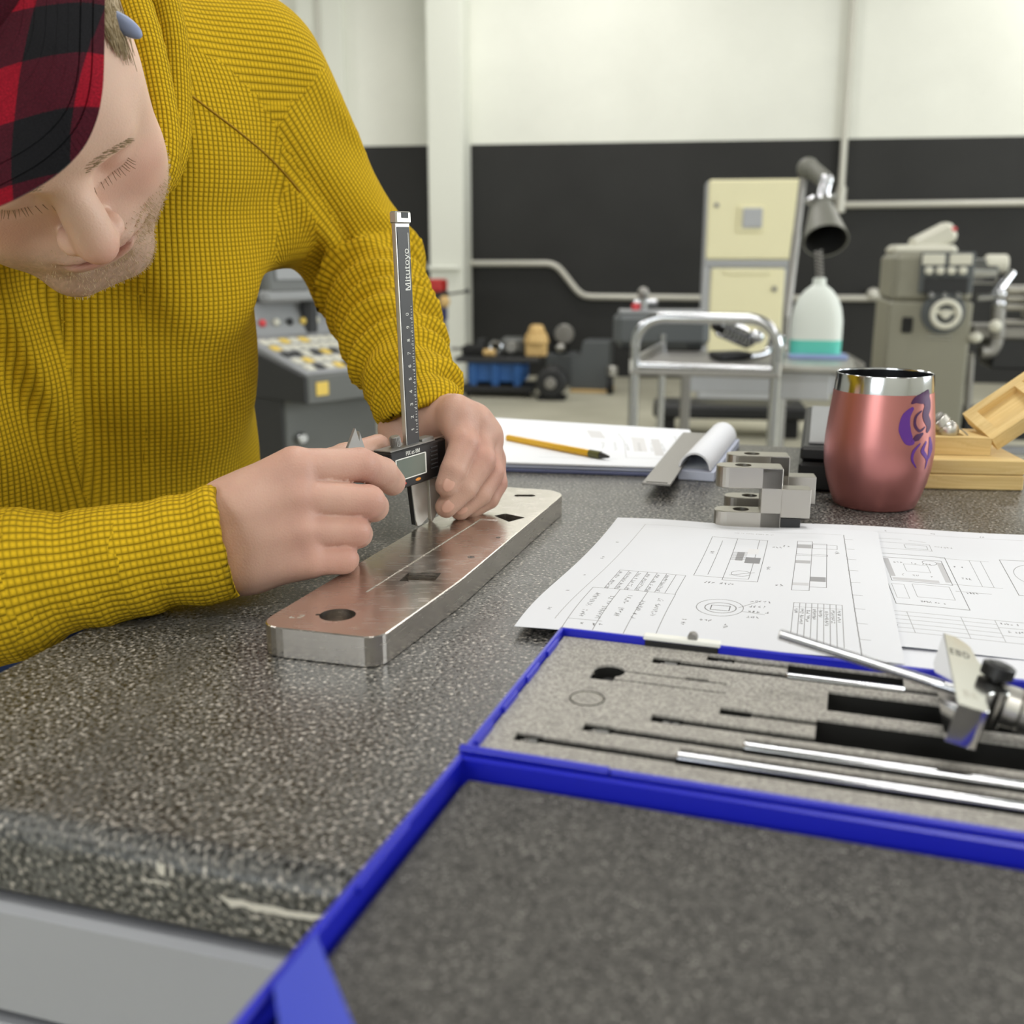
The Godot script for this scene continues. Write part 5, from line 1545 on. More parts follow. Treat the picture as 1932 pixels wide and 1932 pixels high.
func instrument_case() -> void:
	# case axes: x to the right along the hinge, y up, -z away; origin at the hinge's left end, on the bench
	var turn := rad_to_deg(-atan2(0.3123, 0.950))
	var o := Vector3(-0.0207, TABLE, -0.3856)
	var cs := thing("instrument_case", "open blue plastic instrument case with grey foam insert", "case", o, turn)
	var w := 0.30; var d := 0.150; var h := 0.0245
	var cx := w / 2
	# base tray walls
	var m := MB.new()
	m.box(Vector3(cx, 0.0012, -d / 2), Vector3(w, 0.0024, d), 0.0004)
	m.box(Vector3(0.00125, h / 2, -d / 2), Vector3(0.0025, h, d), 0.0007)
	m.box(Vector3(w - 0.00125, h / 2, -d / 2), Vector3(0.0025, h, d), 0.0007)
	m.box(Vector3(cx, h / 2, -d + 0.00125), Vector3(w, h, 0.0025), 0.0007)
	m.box(Vector3(cx, h / 2, -0.00125), Vector3(w, h, 0.0025), 0.0007)
	for k in 4: m.box(Vector3(0.0028, h - 0.004, -0.02 - k * 0.035), Vector3(0.0016, 0.006, 0.02), 0.0004)
	part("base_tray", m, mat["blue_plastic"], cs)
	# foam insert with cut-outs; y of its surface
	var fy := 0.0205
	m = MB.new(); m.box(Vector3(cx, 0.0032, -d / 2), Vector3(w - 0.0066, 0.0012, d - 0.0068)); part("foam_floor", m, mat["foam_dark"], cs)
	for layer in 2:
		var foam := CSGCombiner3D.new()
		var y0 := 0.0038 if layer == 0 else fy - 0.0013
		var y1 := fy - 0.0013 if layer == 0 else fy
		var fb := CSGBox3D.new(); fb.size = Vector3(w - 0.0064, y1 - y0, d - 0.0066); fb.position = Vector3(cx, (y0 + y1) / 2, -d / 2); foam.add_child(fb)
		var C := func(x0: float, x1: float, b0: float, b1: float, deep: float) -> void:
			cut_box(foam, Vector3((x0 + x1) / 2, fy - deep / 2 + 0.01, -(b0 + b1) / 2), Vector3(x1 - x0, deep + 0.02, b1 - b0))
		# (head, narrow neck, wide well) for each rod place
		C.call(0.0145, 0.0265, 0.0215, 0.0295, 0.008); C.call(0.0265, 0.0835, 0.0225, 0.0285, 0.009); C.call(0.0835, 0.29, 0.0215, 0.036, 0.014)
		C.call(0.040, 0.0535, 0.0395, 0.0475, 0.008); C.call(0.0535, 0.1085, 0.0405, 0.0465, 0.009)
		C.call(0.0665, 0.0805, 0.0575, 0.0655, 0.008); C.call(0.0805, 0.1365, 0.0585, 0.0645, 0.009); C.call(0.1085, 0.29, 0.0395, 0.0535, 0.014)
		C.call(0.0945, 0.1085, 0.0745, 0.0825, 0.010); C.call(0.1085, 0.137, 0.0760, 0.0810, 0.010); C.call(0.1365, 0.29, 0.0585, 0.0835, 0.015)
		C.call(0.0545, 0.0685, 0.1245, 0.1325, 0.008); C.call(0.0685, 0.1205, 0.1255, 0.1315, 0.009); C.call(0.1205, 0.1745, 0.1245, 0.1335, 0.010); C.call(0.1745, 0.26, 0.1255, 0.1305, 0.008)
		C.call(0.0805, 0.0945, 0.1365, 0.1440, 0.010); C.call(0.0945, 0.1205, 0.1380, 0.1425, 0.010); C.call(0.1205, 0.1745, 0.1335, 0.1450, 0.014)
		C.call(0.1405, 0.29, 0.0935, 0.1160, 0.016)
		cut_hole(foam, Vector3(0.037, fy, -0.1075), 0.0078, 0.022, 36)
		C.call(0.0295, 0.0415, 0.0955, 0.1035, 0.010); C.call(0.042, 0.094, 0.1082, 0.1102, 0.010); C.call(0.040, 0.0945, 0.0972, 0.0990, 0.010); C.call(0.074, 0.085, 0.1085, 0.1125, 0.008)
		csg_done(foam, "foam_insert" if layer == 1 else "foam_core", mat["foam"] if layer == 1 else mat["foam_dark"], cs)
	m = MB.new(); m.rod(Vector3(0.037, 0.0105, -0.1075), Vector3(0.037, 0.0125, -0.1075), 0.0072, 32, 0.0006); m.rod(Vector3(0.037, 0.0125, -0.1075), Vector3(0.037, 0.0155, -0.1075), 0.0042, 24, 0.0006)
	part("recess_plug", m, mat["black"], cs)
	m = MB.new(); m.lathe([Vector2(0, fy - 0.0004), Vector2(0.0068, fy - 0.0004), Vector2(0.0072, fy + 0.0003), Vector2(0.0076, fy - 0.0002)], 40); m.xf = Transform3D()
	for i in m.v.size(): m.v[i] += Vector3(0.0347, 0, -0.072)
	part("thumb_disc", m, mat["print_faint"], cs)
	m = MB.new()
	var rim := []
	for k in 41: rim.append(Vector3(0.0347 + 0.0079 * cos(TAU * k / 40.0), fy + 0.0001, -0.072 + 0.0079 * sin(TAU * k / 40.0)))
	m.tube(rim, 0.0003, 6); part("disc_cut", m, mat["foam_dark"], cs)
	# latch on the far wall
	m = MB.new(); m.box(Vector3(0.066, h + 0.0002, -d + 0.0006), Vector3(0.04, 0.0026, 0.0052), 0.0005); var lt := part("latch_plate", m, mat["print_white"], cs)
	m = MB.new(); m.box(Vector3(0.066, h - 0.0032, -d + 0.0030), Vector3(0.038, 0.0040, 0.0014), 0.0004); part("latch_recess", m, mat["black"], lt)
	m = MB.new(); m.rod(Vector3(0.0715, h + 0.0025, -d - 0.002), Vector3(0.0715, h + 0.0025, -d + 0.002), 0.0026, 16, 0.0005); part("latch_button", m, mat["dull_steel"], lt)
	# lid, folded back towards the viewer and sloping down a little
	var tilt := Basis(Vector3.RIGHT, deg_to_rad(-1.0))
	var lidx := Transform3D(tilt, Vector3(0, h, 0.003))
	var ld := 0.186
	var lh := 0.0165
	m = MB.new(); m.xf = lidx
	m.box(Vector3(cx, -lh + 0.001, ld / 2), Vector3(w, 0.002, ld), 0.0004)
	m.box(Vector3(0.0015, -lh / 2, ld / 2), Vector3(0.003, lh, ld), 0.0009)
	m.box(Vector3(w - 0.0015, -lh / 2, ld / 2), Vector3(0.003, lh, ld), 0.0009)
	m.box(Vector3(cx, -lh / 2, ld - 0.0015), Vector3(w, lh, 0.003), 0.0009)
	m.box(Vector3(cx, -lh / 2 - 0.0006, 0.0015), Vector3(w, lh, 0.003), 0.0009)
	m.box(Vector3(0.0036, -0.0015, ld * 0.42), Vector3(0.0014, 0.003, 0.04), 0.0004)
	var lid := part("lid", m, mat["blue_plastic"], cs)
	m = MB.new(); m.rod(Vector3(0.0, h + 0.0006, 0.0013), Vector3(0.062, h + 0.0006, 0.0013), 0.0019, 14, 0.0004); m.rod(Vector3(0.0625, h + 0.0002, 0.0013), Vector3(w, h + 0.0002, 0.0013), 0.0017, 14, 0.0004)
	part("hinge", m, mat["blue_plastic"], cs)
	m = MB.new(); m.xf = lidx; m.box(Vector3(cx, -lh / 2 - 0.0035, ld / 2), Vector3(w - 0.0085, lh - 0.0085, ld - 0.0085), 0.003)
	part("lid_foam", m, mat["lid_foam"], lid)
	m = MB.new(); m.xf = lidx
	# strap: a blue flap lying from the left wall over the foam
	var sp := [Vector3(0.0030, -0.001, 0.101), Vector3(0.0030, -0.001, 0.124), Vector3(0.028, -0.0035, 0.158), Vector3(0.034, -0.0035, 0.134)]
	sp = [Vector3(0.0032, 0.0006, 0.1244), Vector3(0.0034, 0.0006, 0.1483), Vector3(0.0180, -0.0005, 0.1680), Vector3(0.0385, -0.0015, 0.1625)]
	var k := Vector3.DOWN * 0.0012
	m.quad(sp[0], sp[1], sp[2], sp[3])
	m.quad(sp[3] + k, sp[2] + k, sp[1] + k, sp[0] + k)
	for i in 4: m.quad(sp[i], sp[i] + k, sp[(i + 1) % 4] + k, sp[(i + 1) % 4])
	part("strap", m, mat["blue_strap"], lid)
	# interchangeable rods in the foam
	var cb := Transform3D(cs.basis, cs.position)
	var rods := [[0.0155, 0.0255, 0.0288, 0.283, 0.0835, "longest gauge rod, nearest the hinge of the blue case", 0.0025],
		[0.041, 0.0525, 0.0465, 0.283, 0.1085, "second gauge rod from the hinge of the blue case", 0.0025],
		[0.0555, 0.068, 0.1290, 0.1745, 0.1205, "short gauge rod in the far row of the foam", 0.0021]]
	for r in rods:
		var g := thing("gauge_rod", r[5], "gauge rod", cb * Vector3(r[0], fy - 0.0015, -r[2]), turn, "gauge rods in the blue case")
		var z := 0.0
		m = MB.new(); m.rod(Vector3(0.005, -0.0022, 0.003 if r[2] < 0.1 else 0.0), Vector3(r[1] - r[0] - 0.001, -0.0022, 0.003 if r[2] < 0.1 else 0.0), 0.0030, 22, 0.0004)
		part("collar", m, mat["collar_steel"], g)
		m = MB.new(); m.rod(Vector3(0.001, -0.003, 0.002 if r[2] < 0.1 else 0.0), Vector3(0.004, -0.003, 0.002 if r[2] < 0.1 else 0.0), 0.0022, 16, 0.0003); m.box(Vector3(0.0045, -0.001, 0.002 if r[2] < 0.1 else 0.0), Vector3(0.003, 0.0016, 0.0016))
		part("threaded_end", m, mat["dull_steel"], g)
		m = MB.new(); m.rod(Vector3(r[1] - r[0], -0.004, 0.003 if r[2] < 0.1 else 0.0), Vector3(r[4] - r[0] - 0.0005, -0.004, z), 0.0012, 10); part("neck", m, mat["graphite"], g)
		m = MB.new(); m.rod(Vector3(r[4] - r[0], 0.0008, z), Vector3(r[3] - r[0], 0.0008, z), r[6], 28, 0.0005); part("shaft", m, mat["chrome"], g)
	var stubs := [[0.0672, 0.0612, "gauge rod end with a small hole, third from the hinge"], [0.0812, 0.1402, "knurled gauge rod end at the far corner of the foam"]]
	for s in stubs:
		var g := thing("gauge_rod", s[2], "gauge rod", cb * Vector3(s[0], fy - 0.0018, -s[1]), turn, "gauge rods in the blue case")
		m = MB.new(); m.rod(Vector3(0.0045, -0.0022, 0), Vector3(0.0120, -0.0022, 0), 0.0030, 22, 0.0004); part("collar", m, mat["collar_steel"], g)
		m = MB.new(); m.rod(Vector3(0.001, -0.0028, 0), Vector3(0.004, -0.0028, 0), 0.0022, 16, 0.0003); part("threaded_end", m, mat["satin"], g)
		m = MB.new(); m.rod(Vector3(0.0085, 0.0004, 0.0003), Vector3(0.0085, 0.0010, 0.0004), 0.001, 14); part("cross_hole", m, mat["black"], g)
		m = MB.new(); m.rod(Vector3(0.0125, -0.004, 0), Vector3(0.053, -0.004, 0), 0.0012, 10); part("neck", m, mat["graphite"], g)
	micrometer()


func micrometer() -> void:
	# depth micrometer: blade lying across the foam, rod to the left, thimble to the right
	var e := Vector3(-0.336, 0.076, 0.939).normalized()          # along the blade, towards the viewer
	var nrm := Vector3(-0.917, 0.201, -0.344).normalized()       # out of the measuring face, along the rod
	var up := nrm.cross(e).normalized()
	if up.y < 0: up = -up
	nrm = e.cross(up) if e.cross(up).dot(nrm) > 0 else up.cross(e)
	var backtop := Vector3(0.2054, 0.9452, -0.4635)
	var len := 0.1035
	var hub := backtop + e * len * 0.57 - up * 0.008
	var root := thing("depth_micrometer", "steel depth micrometer lying across the foam of the blue case", "micrometer", hub)
	var b := Basis(e, up, e.cross(up))
	var away := -1.0 if e.cross(up).dot(nrm) > 0 else 1.0
	var m := MB.new()
	m.xf = Transform3D(b, backtop - hub)
	var t := 0.0105
	var pl := [Vector2(0.0, 0.0), Vector2(0.001, 0.006 * away), Vector2(len * 0.10, t * 1.1 * away), Vector2(len * 0.34, t * 1.3 * away), Vector2(len * 0.42, t * 1.7 * away), Vector2(len * 0.48, t * 2.2 * away), Vector2(len * 0.67, t * 2.2 * away), Vector2(len * 0.71, t * 1.5 * away), Vector2(len * 0.79, t * 1.15 * away), Vector2(len * 0.985, t * 1.15 * away), Vector2(len * 1.0, t * 0.8 * away), Vector2(len, 0.0)]
	m.prism(rounded(pl, [0, 0.001, 0.004, 0.004, 0.004, 0.003, 0.003, 0.004, 0.004, 0.003, 0.003, 0.0], 5), -0.016, 0.0, 0.0003)
	part("base_blade", m, mat["polished"], root)
	m = MB.new(); m.rod(nrm * -0.001, nrm * 0.071, 0.0023, 28, 0.0003); part("measuring_rod", m, mat["chrome"], root)
	var rdir := nrm
	var axis := -rdir
	var s0 := axis * 0.019
	m = MB.new(); m.rod(axis * 0.006, axis * 0.0215, 0.0062, 32, 0.0006); part("neck", m, mat["satin"], root)
	m = MB.new(); m.rod(axis * 0.0205, axis * 0.029, 0.0088, 40, 0.0008); part("collar", m, mat["satin"], root)
	m = MB.new(); m.rod(axis * 0.0292, axis * 0.085, 0.0092, 48, 0.0008); var th := part("thimble", m, mat["satin"], root)
	var ax := axis.cross(Vector3.UP).normalized(); var ay := ax.cross(axis)
	for k in 48:
		m = MB.new()
		var a := TAU * k / 48.0
		var rad := ax * cos(a) + ay * sin(a)
		var l := 0.006 if k % 5 == 0 else 0.0036
		m.box(axis * (0.0298 + l / 2) + rad * 0.00922, Vector3(0.00022, 0.0001, l), 0, Basis(axis.cross(rad), rad, axis.cross(rad).cross(rad)))
		part("graduation", m, mat["print_dark"], th)
	m = MB.new(); m.rod(axis * 0.085, axis * 0.1, 0.006, 24, 0.0008); part("ratchet_stop", m, mat["satin"], root)
	# knurled lock knob on top
	var kn := e * -len * 0.06 - nrm * t * 1.75 + up * 0.0125
	var kax := up
	m = MB.new(); m.rod(kn - kax * 0.006, kn - kax * 0.003, 0.0035, 20); m.rod(kn - kax * 0.0035, kn + kax * 0.0022, 0.0063, 30, 0.0006)
	for k in 30:
		var a := TAU * k / 30.0
		var kx := kax.cross(Vector3.RIGHT).normalized(); var ky := kx.cross(kax)
		var rad := kx * cos(a) + ky * sin(a)
		m.box(kn + rad * 0.0063 - kax * 0.0007, Vector3(0.0006, 0.0048, 0.0007), 0, Basis(rad.cross(kax), kax, rad))
	var knob := part("lock_knob", m, mat["black_plastic"], root)
	m = MB.new(); m.rod(kn + kax * 0.0022, kn + kax * 0.0027, 0.0042, 24); part("knob_cap", m, mat["dark_plastic"], knob)
	# maker mark on the top edge of the blade
	var face := Basis(-nrm, -e, up) if (-nrm).cross(-e).dot(up) > 0 else Basis(-nrm, e, up)
	lettering("EBD", 0.0062, mat["print_dark"], root, "maker_mark", Transform3D(face * Basis.from_scale(Vector3(0.8, 1.9, 1.0)), backtop + e * len * 0.28 - nrm * t * 0.52 + up * 0.00005 - hub), 0.0001)
	lettering("BA", 0.0058, mat["print_faint"], root, "size_mark", Transform3D(face * Basis.from_scale(Vector3(0.8, 1.9, 1.0)), backtop + e * len * 0.84 - nrm * t * 0.55 + up * 0.00005 - hub), 0.0001)



# ---------------------------------------------------------------- soft bodies: tapered bones joined by a smooth minimum
class Field:
	var a := PackedVector3Array()
	var ba := PackedVector3Array()
	var il := PackedFloat32Array()
	var ra := PackedFloat32Array()
	var rb := PackedFloat32Array()
	var kk := PackedFloat32Array()
	var fold := []          # per bone: [amplitude, waves per metre, skew vector, phase]
	var ball_c := PackedVector3Array()
	var ball_r := PackedVector3Array()
	var ball_k := PackedFloat32Array()
	var ball_s := PackedFloat32Array()   # +1 adds, -1 carves
	var has_fold := false
	var near := PackedInt32Array()       # the bones and balls that matter for the block being sampled
	var near_b := PackedInt32Array()

	func bone(p: Vector3, q: Vector3, r0: float, r1: float, k := 0.01, f := []) -> void:
		a.append(p); ba.append(q - p); il.append(1.0 / maxf(1e-9, (q - p).length_squared()))
		ra.append(r0); rb.append(r1); kk.append(k); fold.append(f)
		if f.size(): has_fold = true

	func ball(c: Vector3, r: Vector3, k := 0.01, s := 1.0) -> void:
		ball_c.append(c); ball_r.append(r); ball_k.append(k); ball_s.append(s)

	func everywhere() -> void:
		near.resize(a.size())
		for i in near.size(): near[i] = i
		near_b.resize(ball_c.size())
		for i in near_b.size(): near_b[i] = i

	# keep what can still shape the surface within r of c; e is the distance at c
	func around(c: Vector3, r: float, e: float) -> void:
		near.clear(); near_b.clear()
		for i in a.size():
			var pa := c - a[i]
			var h := clampf(pa.dot(ba[i]) * il[i], 0.0, 1.0)
			var slack := 0.02 if fold[i].size() else 0.0
			if (pa - ba[i] * h).length() - maxf(ra[i], rb[i]) < e + 2.2 * r + kk[i] + slack: near.append(i)
		for i in ball_c.size():
			var m := maxf(ball_r[i].x, maxf(ball_r[i].y, ball_r[i].z))
			if (c - ball_c[i]).length() - m < maxf(e, 0.0) + 2.2 * r + ball_k[i]: near_b.append(i)

	func d(p: Vector3) -> float:
		var e := 1e3
		for i in near:
			var pa := p - a[i]
			var h := clampf(pa.dot(ba[i]) * il[i], 0.0, 1.0)
			var di := (pa - ba[i] * h).length() - ra[i] - (rb[i] - ra[i]) * h
			if has_fold and fold[i].size():
				var f: Array = fold[i]
				var ph: float = h / sqrt(il[i]) * f[1] + p.dot(f[2]) + f[3]
				var w := sin(ph + 0.9 * sin(ph * 0.43 + 1.0)) * (0.62 + 0.38 * sin(ph * 0.31 + p.y * 23.0)) + 0.45 * sin(h / sqrt(il[i]) * f[1] * 1.73 - p.dot(f[2]) * 0.8 + 1.3)
				di -= f[0] * w * minf(1.0, h * (1.0 - h) * 12.0 + 0.25)
			var k := kk[i]
			var g := k - absf(e - di)
			e = minf(e, di)
			if g > 0.0: e -= g * g / k * 0.25
		for i in near_b:
			var q := p - ball_c[i]
			var r := ball_r[i]
			var k0 := (q / r).length()
			var k1 := (q / (r * r)).length()
			var di := k0 * (k0 - 1.0) / maxf(k1, 1e-6)
			var k := ball_k[i]
			if ball_s[i] > 0.0:
				var g := k - absf(e - di)
				e = minf(e, di)
				if g > 0.0: e -= g * g / k * 0.25
			else:
				var g := k - absf(e + di)
				e = maxf(e, -di)
				if g > 0.0: e += g * g / k * 0.25
		return e

	func nearest(p: Vector3) -> int:
		var best := 0; var bd := 1e9
		for i in a.size():
			var pa := p - a[i]
			var h := clampf(pa.dot(ba[i]) * il[i], 0.0, 1.0)
			var di := (pa - ba[i] * h).length() - ra[i] - (rb[i] - ra[i]) * h
			if di < bd: bd = di; best = i
		return best

	func normal(p: Vector3, e: float) -> Vector3:
		var k0 := Vector3(1, -1, -1); var k1 := Vector3(-1, -1, 1); var k2 := Vector3(-1, 1, -1); var k3 := Vector3(1, 1, 1)
		return (k0 * d(p + k0 * e) + k1 * d(p + k1 * e) + k2 * d(p + k2 * e) + k3 * d(p + k3 * e)).normalized()

	func onto(p: Vector3, off := 0.0, steps := 6) -> Vector3:
		for i in steps:
			p -= normal(p, 0.001) * (d(p) - off)
		return p


	# walk along a line until the surface (raised by off) is met
	func meet_from(p: Vector3, dir: Vector3, off := 0.0) -> Vector3:
		var v := dir.normalized()
		for i in 40:
			var s := d(p) - off
			p += v * s * 0.8
			if absf(s) < 0.0002: break
		return p

	func meet(p: Vector3, off := 0.0) -> Vector3:
		var v := (p - Vector3(0, 1.12, 0)).normalized()
		return meet_from(p - v * 0.12, v, off)


class Shell:
	# surface nets
	var pos := PackedVector3Array()
	var nor := PackedVector3Array()
	var quads := PackedInt32Array()

	func build(f: Field, lo: Vector3, hi: Vector3, cell: float, eps := 0.0) -> void:
		var n := Vector3i(((hi - lo) / cell).ceil()) + Vector3i.ONE
		n = Vector3i(((n.x + 3) / 4) * 4 + 1, ((n.y + 3) / 4) * 4 + 1, ((n.z + 3) / 4) * 4 + 1)
		var sx := 1; var sy := n.x; var sz := n.x * n.y
		var val := PackedFloat32Array(); val.resize(n.x * n.y * n.z); val.fill(1e6)
		var vid := PackedInt32Array(); vid.resize(n.x * n.y * n.z); vid.fill(-1)
		var lim := cell * 3.47 * 1.45
		var blocks := []
		var rad := cell * 3.47
		f.everywhere()
		for bz in (n.z - 1) / 4:
			for by in (n.y - 1) / 4:
				for bx in (n.x - 1) / 4:
					var c := lo + Vector3(bx * 4 + 2, by * 4 + 2, bz * 4 + 2) * cell
					f.everywhere()
					var dc := f.d(c)
					if absf(dc) > lim: continue
					f.around(c, rad, dc)
					blocks.append(Vector3i(bx * 4, by * 4, bz * 4))
					for z in 5:
						for y in 5:
							var row := bx * 4 + (by * 4 + y) * sy + (bz * 4 + z) * sz
							for x in 5:
								if val[row + x] > 9e5:
									val[row + x] = f.d(lo + Vector3(bx * 4 + x, by * 4 + y, bz * 4 + z) * cell)
		var off := [0, sx, sy, sx + sy, sz, sx + sz, sy + sz, sx + sy + sz]
		var cv := [Vector3(0, 0, 0), Vector3(1, 0, 0), Vector3(0, 1, 0), Vector3(1, 1, 0), Vector3(0, 0, 1), Vector3(1, 0, 1), Vector3(0, 1, 1), Vector3(1, 1, 1)]
		var edges := [[0, 1], [2, 3], [4, 5], [6, 7], [0, 2], [1, 3], [4, 6], [5, 7], [0, 4], [1, 5], [2, 6], [3, 7]]
		var e := eps if eps > 0 else cell * 0.4
		var cells := PackedInt32Array()
		for b in blocks:
			var c := lo + Vector3(b.x + 2, b.y + 2, b.z + 2) * cell
			f.everywhere()
			f.around(c, rad, f.d(c))
			for z in 4:
				for y in 4:
					for x in 4:
						var i: int = b.x + x + (b.y + y) * sy + (b.z + z) * sz
						var m := 0
						for k in 8:
							if val[i + off[k]] < 0.0: m |= 1 << k
						if m == 0 or m == 255: continue
						var s := Vector3.ZERO; var hits := 0
						for ed in edges:
							var v0: float = val[i + off[ed[0]]]; var v1: float = val[i + off[ed[1]]]
							if (v0 < 0.0) != (v1 < 0.0):
								s += (cv[ed[0]] as Vector3).lerp(cv[ed[1]], v0 / (v0 - v1)); hits += 1
						var p := lo + (Vector3(b.x + x, b.y + y, b.z + z) + s / hits) * cell
						vid[i] = pos.size()
						pos.append(p)
						nor.append(f.normal(p, e))
						cells.append(i)
		f.everywhere()
		for i in cells:
			var v0 := val[i]
			# edges along x, y, z from this cell's lowest corner
			if (v0 < 0.0) != (val[i + sx] < 0.0): _quad(vid, i, sy, sz, v0 < 0.0)
			if (v0 < 0.0) != (val[i + sy] < 0.0): _quad(vid, i, sz, sx, v0 < 0.0)
			if (v0 < 0.0) != (val[i + sz] < 0.0): _quad(vid, i, sx, sy, v0 < 0.0)

	func _quad(vid: PackedInt32Array, i: int, p: int, q: int, flip: bool) -> void:
		if i - p - q < 0: return
		var a := vid[i - p - q]; var b := vid[i - q]; var c := vid[i]; var d := vid[i - p]
		if a < 0 or b < 0 or c < 0 or d < 0: return
		# counter-clockwise from outside
		if flip: quads.append_array([a, b, c, d])
		else: quads.append_array([a, d, c, b])


class Flesh:
	# joins skins into one mesh with vertex colours
	var v := PackedVector3Array(); var n := PackedVector3Array(); var c := PackedColorArray(); var idx := PackedInt32Array()
	func add(s: Shell, shade: Callable) -> void:
		var base := v.size()
		for i in s.pos.size():
			v.append(s.pos[i]); n.append(s.nor[i])
			c.append(shade.call(s.pos[i]))
		for i in range(0, s.quads.size(), 4):
			var q := [s.quads[i], s.quads[i + 1], s.quads[i + 2], s.quads[i + 3]]
			for k in [0, 2, 1, 0, 3, 2]: idx.append(base + q[k])
	func mesh() -> ArrayMesh:
		var arr := []; arr.resize(Mesh.ARRAY_MAX)
		arr[Mesh.ARRAY_VERTEX] = v; arr[Mesh.ARRAY_NORMAL] = n; arr[Mesh.ARRAY_COLOR] = c; arr[Mesh.ARRAY_INDEX] = idx
		var m := ArrayMesh.new(); m.add_surface_from_arrays(Mesh.PRIMITIVE_TRIANGLES, arr)
		return m


# cloth: every quad takes its knit coordinates from the bone it lies on
func cloth_mesh(s: Shell, f: Field, ref: Vector3, along: Array) -> ArrayMesh:
	var v := PackedVector3Array(); var n := PackedVector3Array(); var uv := PackedVector2Array(); var idx := PackedInt32Array(); var tan := PackedFloat32Array()
	var ax := []
	for i in f.a.size():
		var y := f.ba[i].normalized()
		var e1 := (ref - y * ref.dot(y)).normalized()
		ax.append([y, e1, y.cross(e1), maxf(0.02, (f.ra[i] + f.rb[i]) * 0.5)])
	for i in range(0, s.quads.size(), 4):
		var mid := Vector3.ZERO
		for k in 4: mid += s.pos[s.quads[i + k]] * 0.25
		var b := f.nearest(mid)
		var x: Array = ax[b]
		var rel := mid - f.a[b]
		var am := atan2(rel.dot(x[2]), rel.dot(x[1]))
		var base := v.size()
		for k in 4:
			var p: Vector3 = s.pos[s.quads[i + k]]
			var r: Vector3 = p - f.a[b]
			var an := atan2(r.dot(x[2]), r.dot(x[1]))
			while an - am > PI: an -= TAU
			while an - am < -PI: an += TAU
			v.append(p); n.append(s.nor[s.quads[i + k]]); uv.append(Vector2(an * x[3], r.dot(x[0]) + along[b]))
		for k in [0, 2, 1, 0, 3, 2]: idx.append(base + k)
	var arr := []; arr.resize(Mesh.ARRAY_MAX)
	arr[Mesh.ARRAY_VERTEX] = v; arr[Mesh.ARRAY_NORMAL] = n; arr[Mesh.ARRAY_TEX_UV] = uv; arr[Mesh.ARRAY_INDEX] = idx
	var m := ArrayMesh.new(); m.add_surface_from_arrays(Mesh.PRIMITIVE_TRIANGLES, arr)
	return m


func mesh_part(called: String, m: Mesh, material: Material, parent: Node3D) -> MeshInstance3D:
	var o := MeshInstance3D.new()
	o.mesh = m; o.material_override = material; o.name = called
	parent.add_child(o, true)
	return o



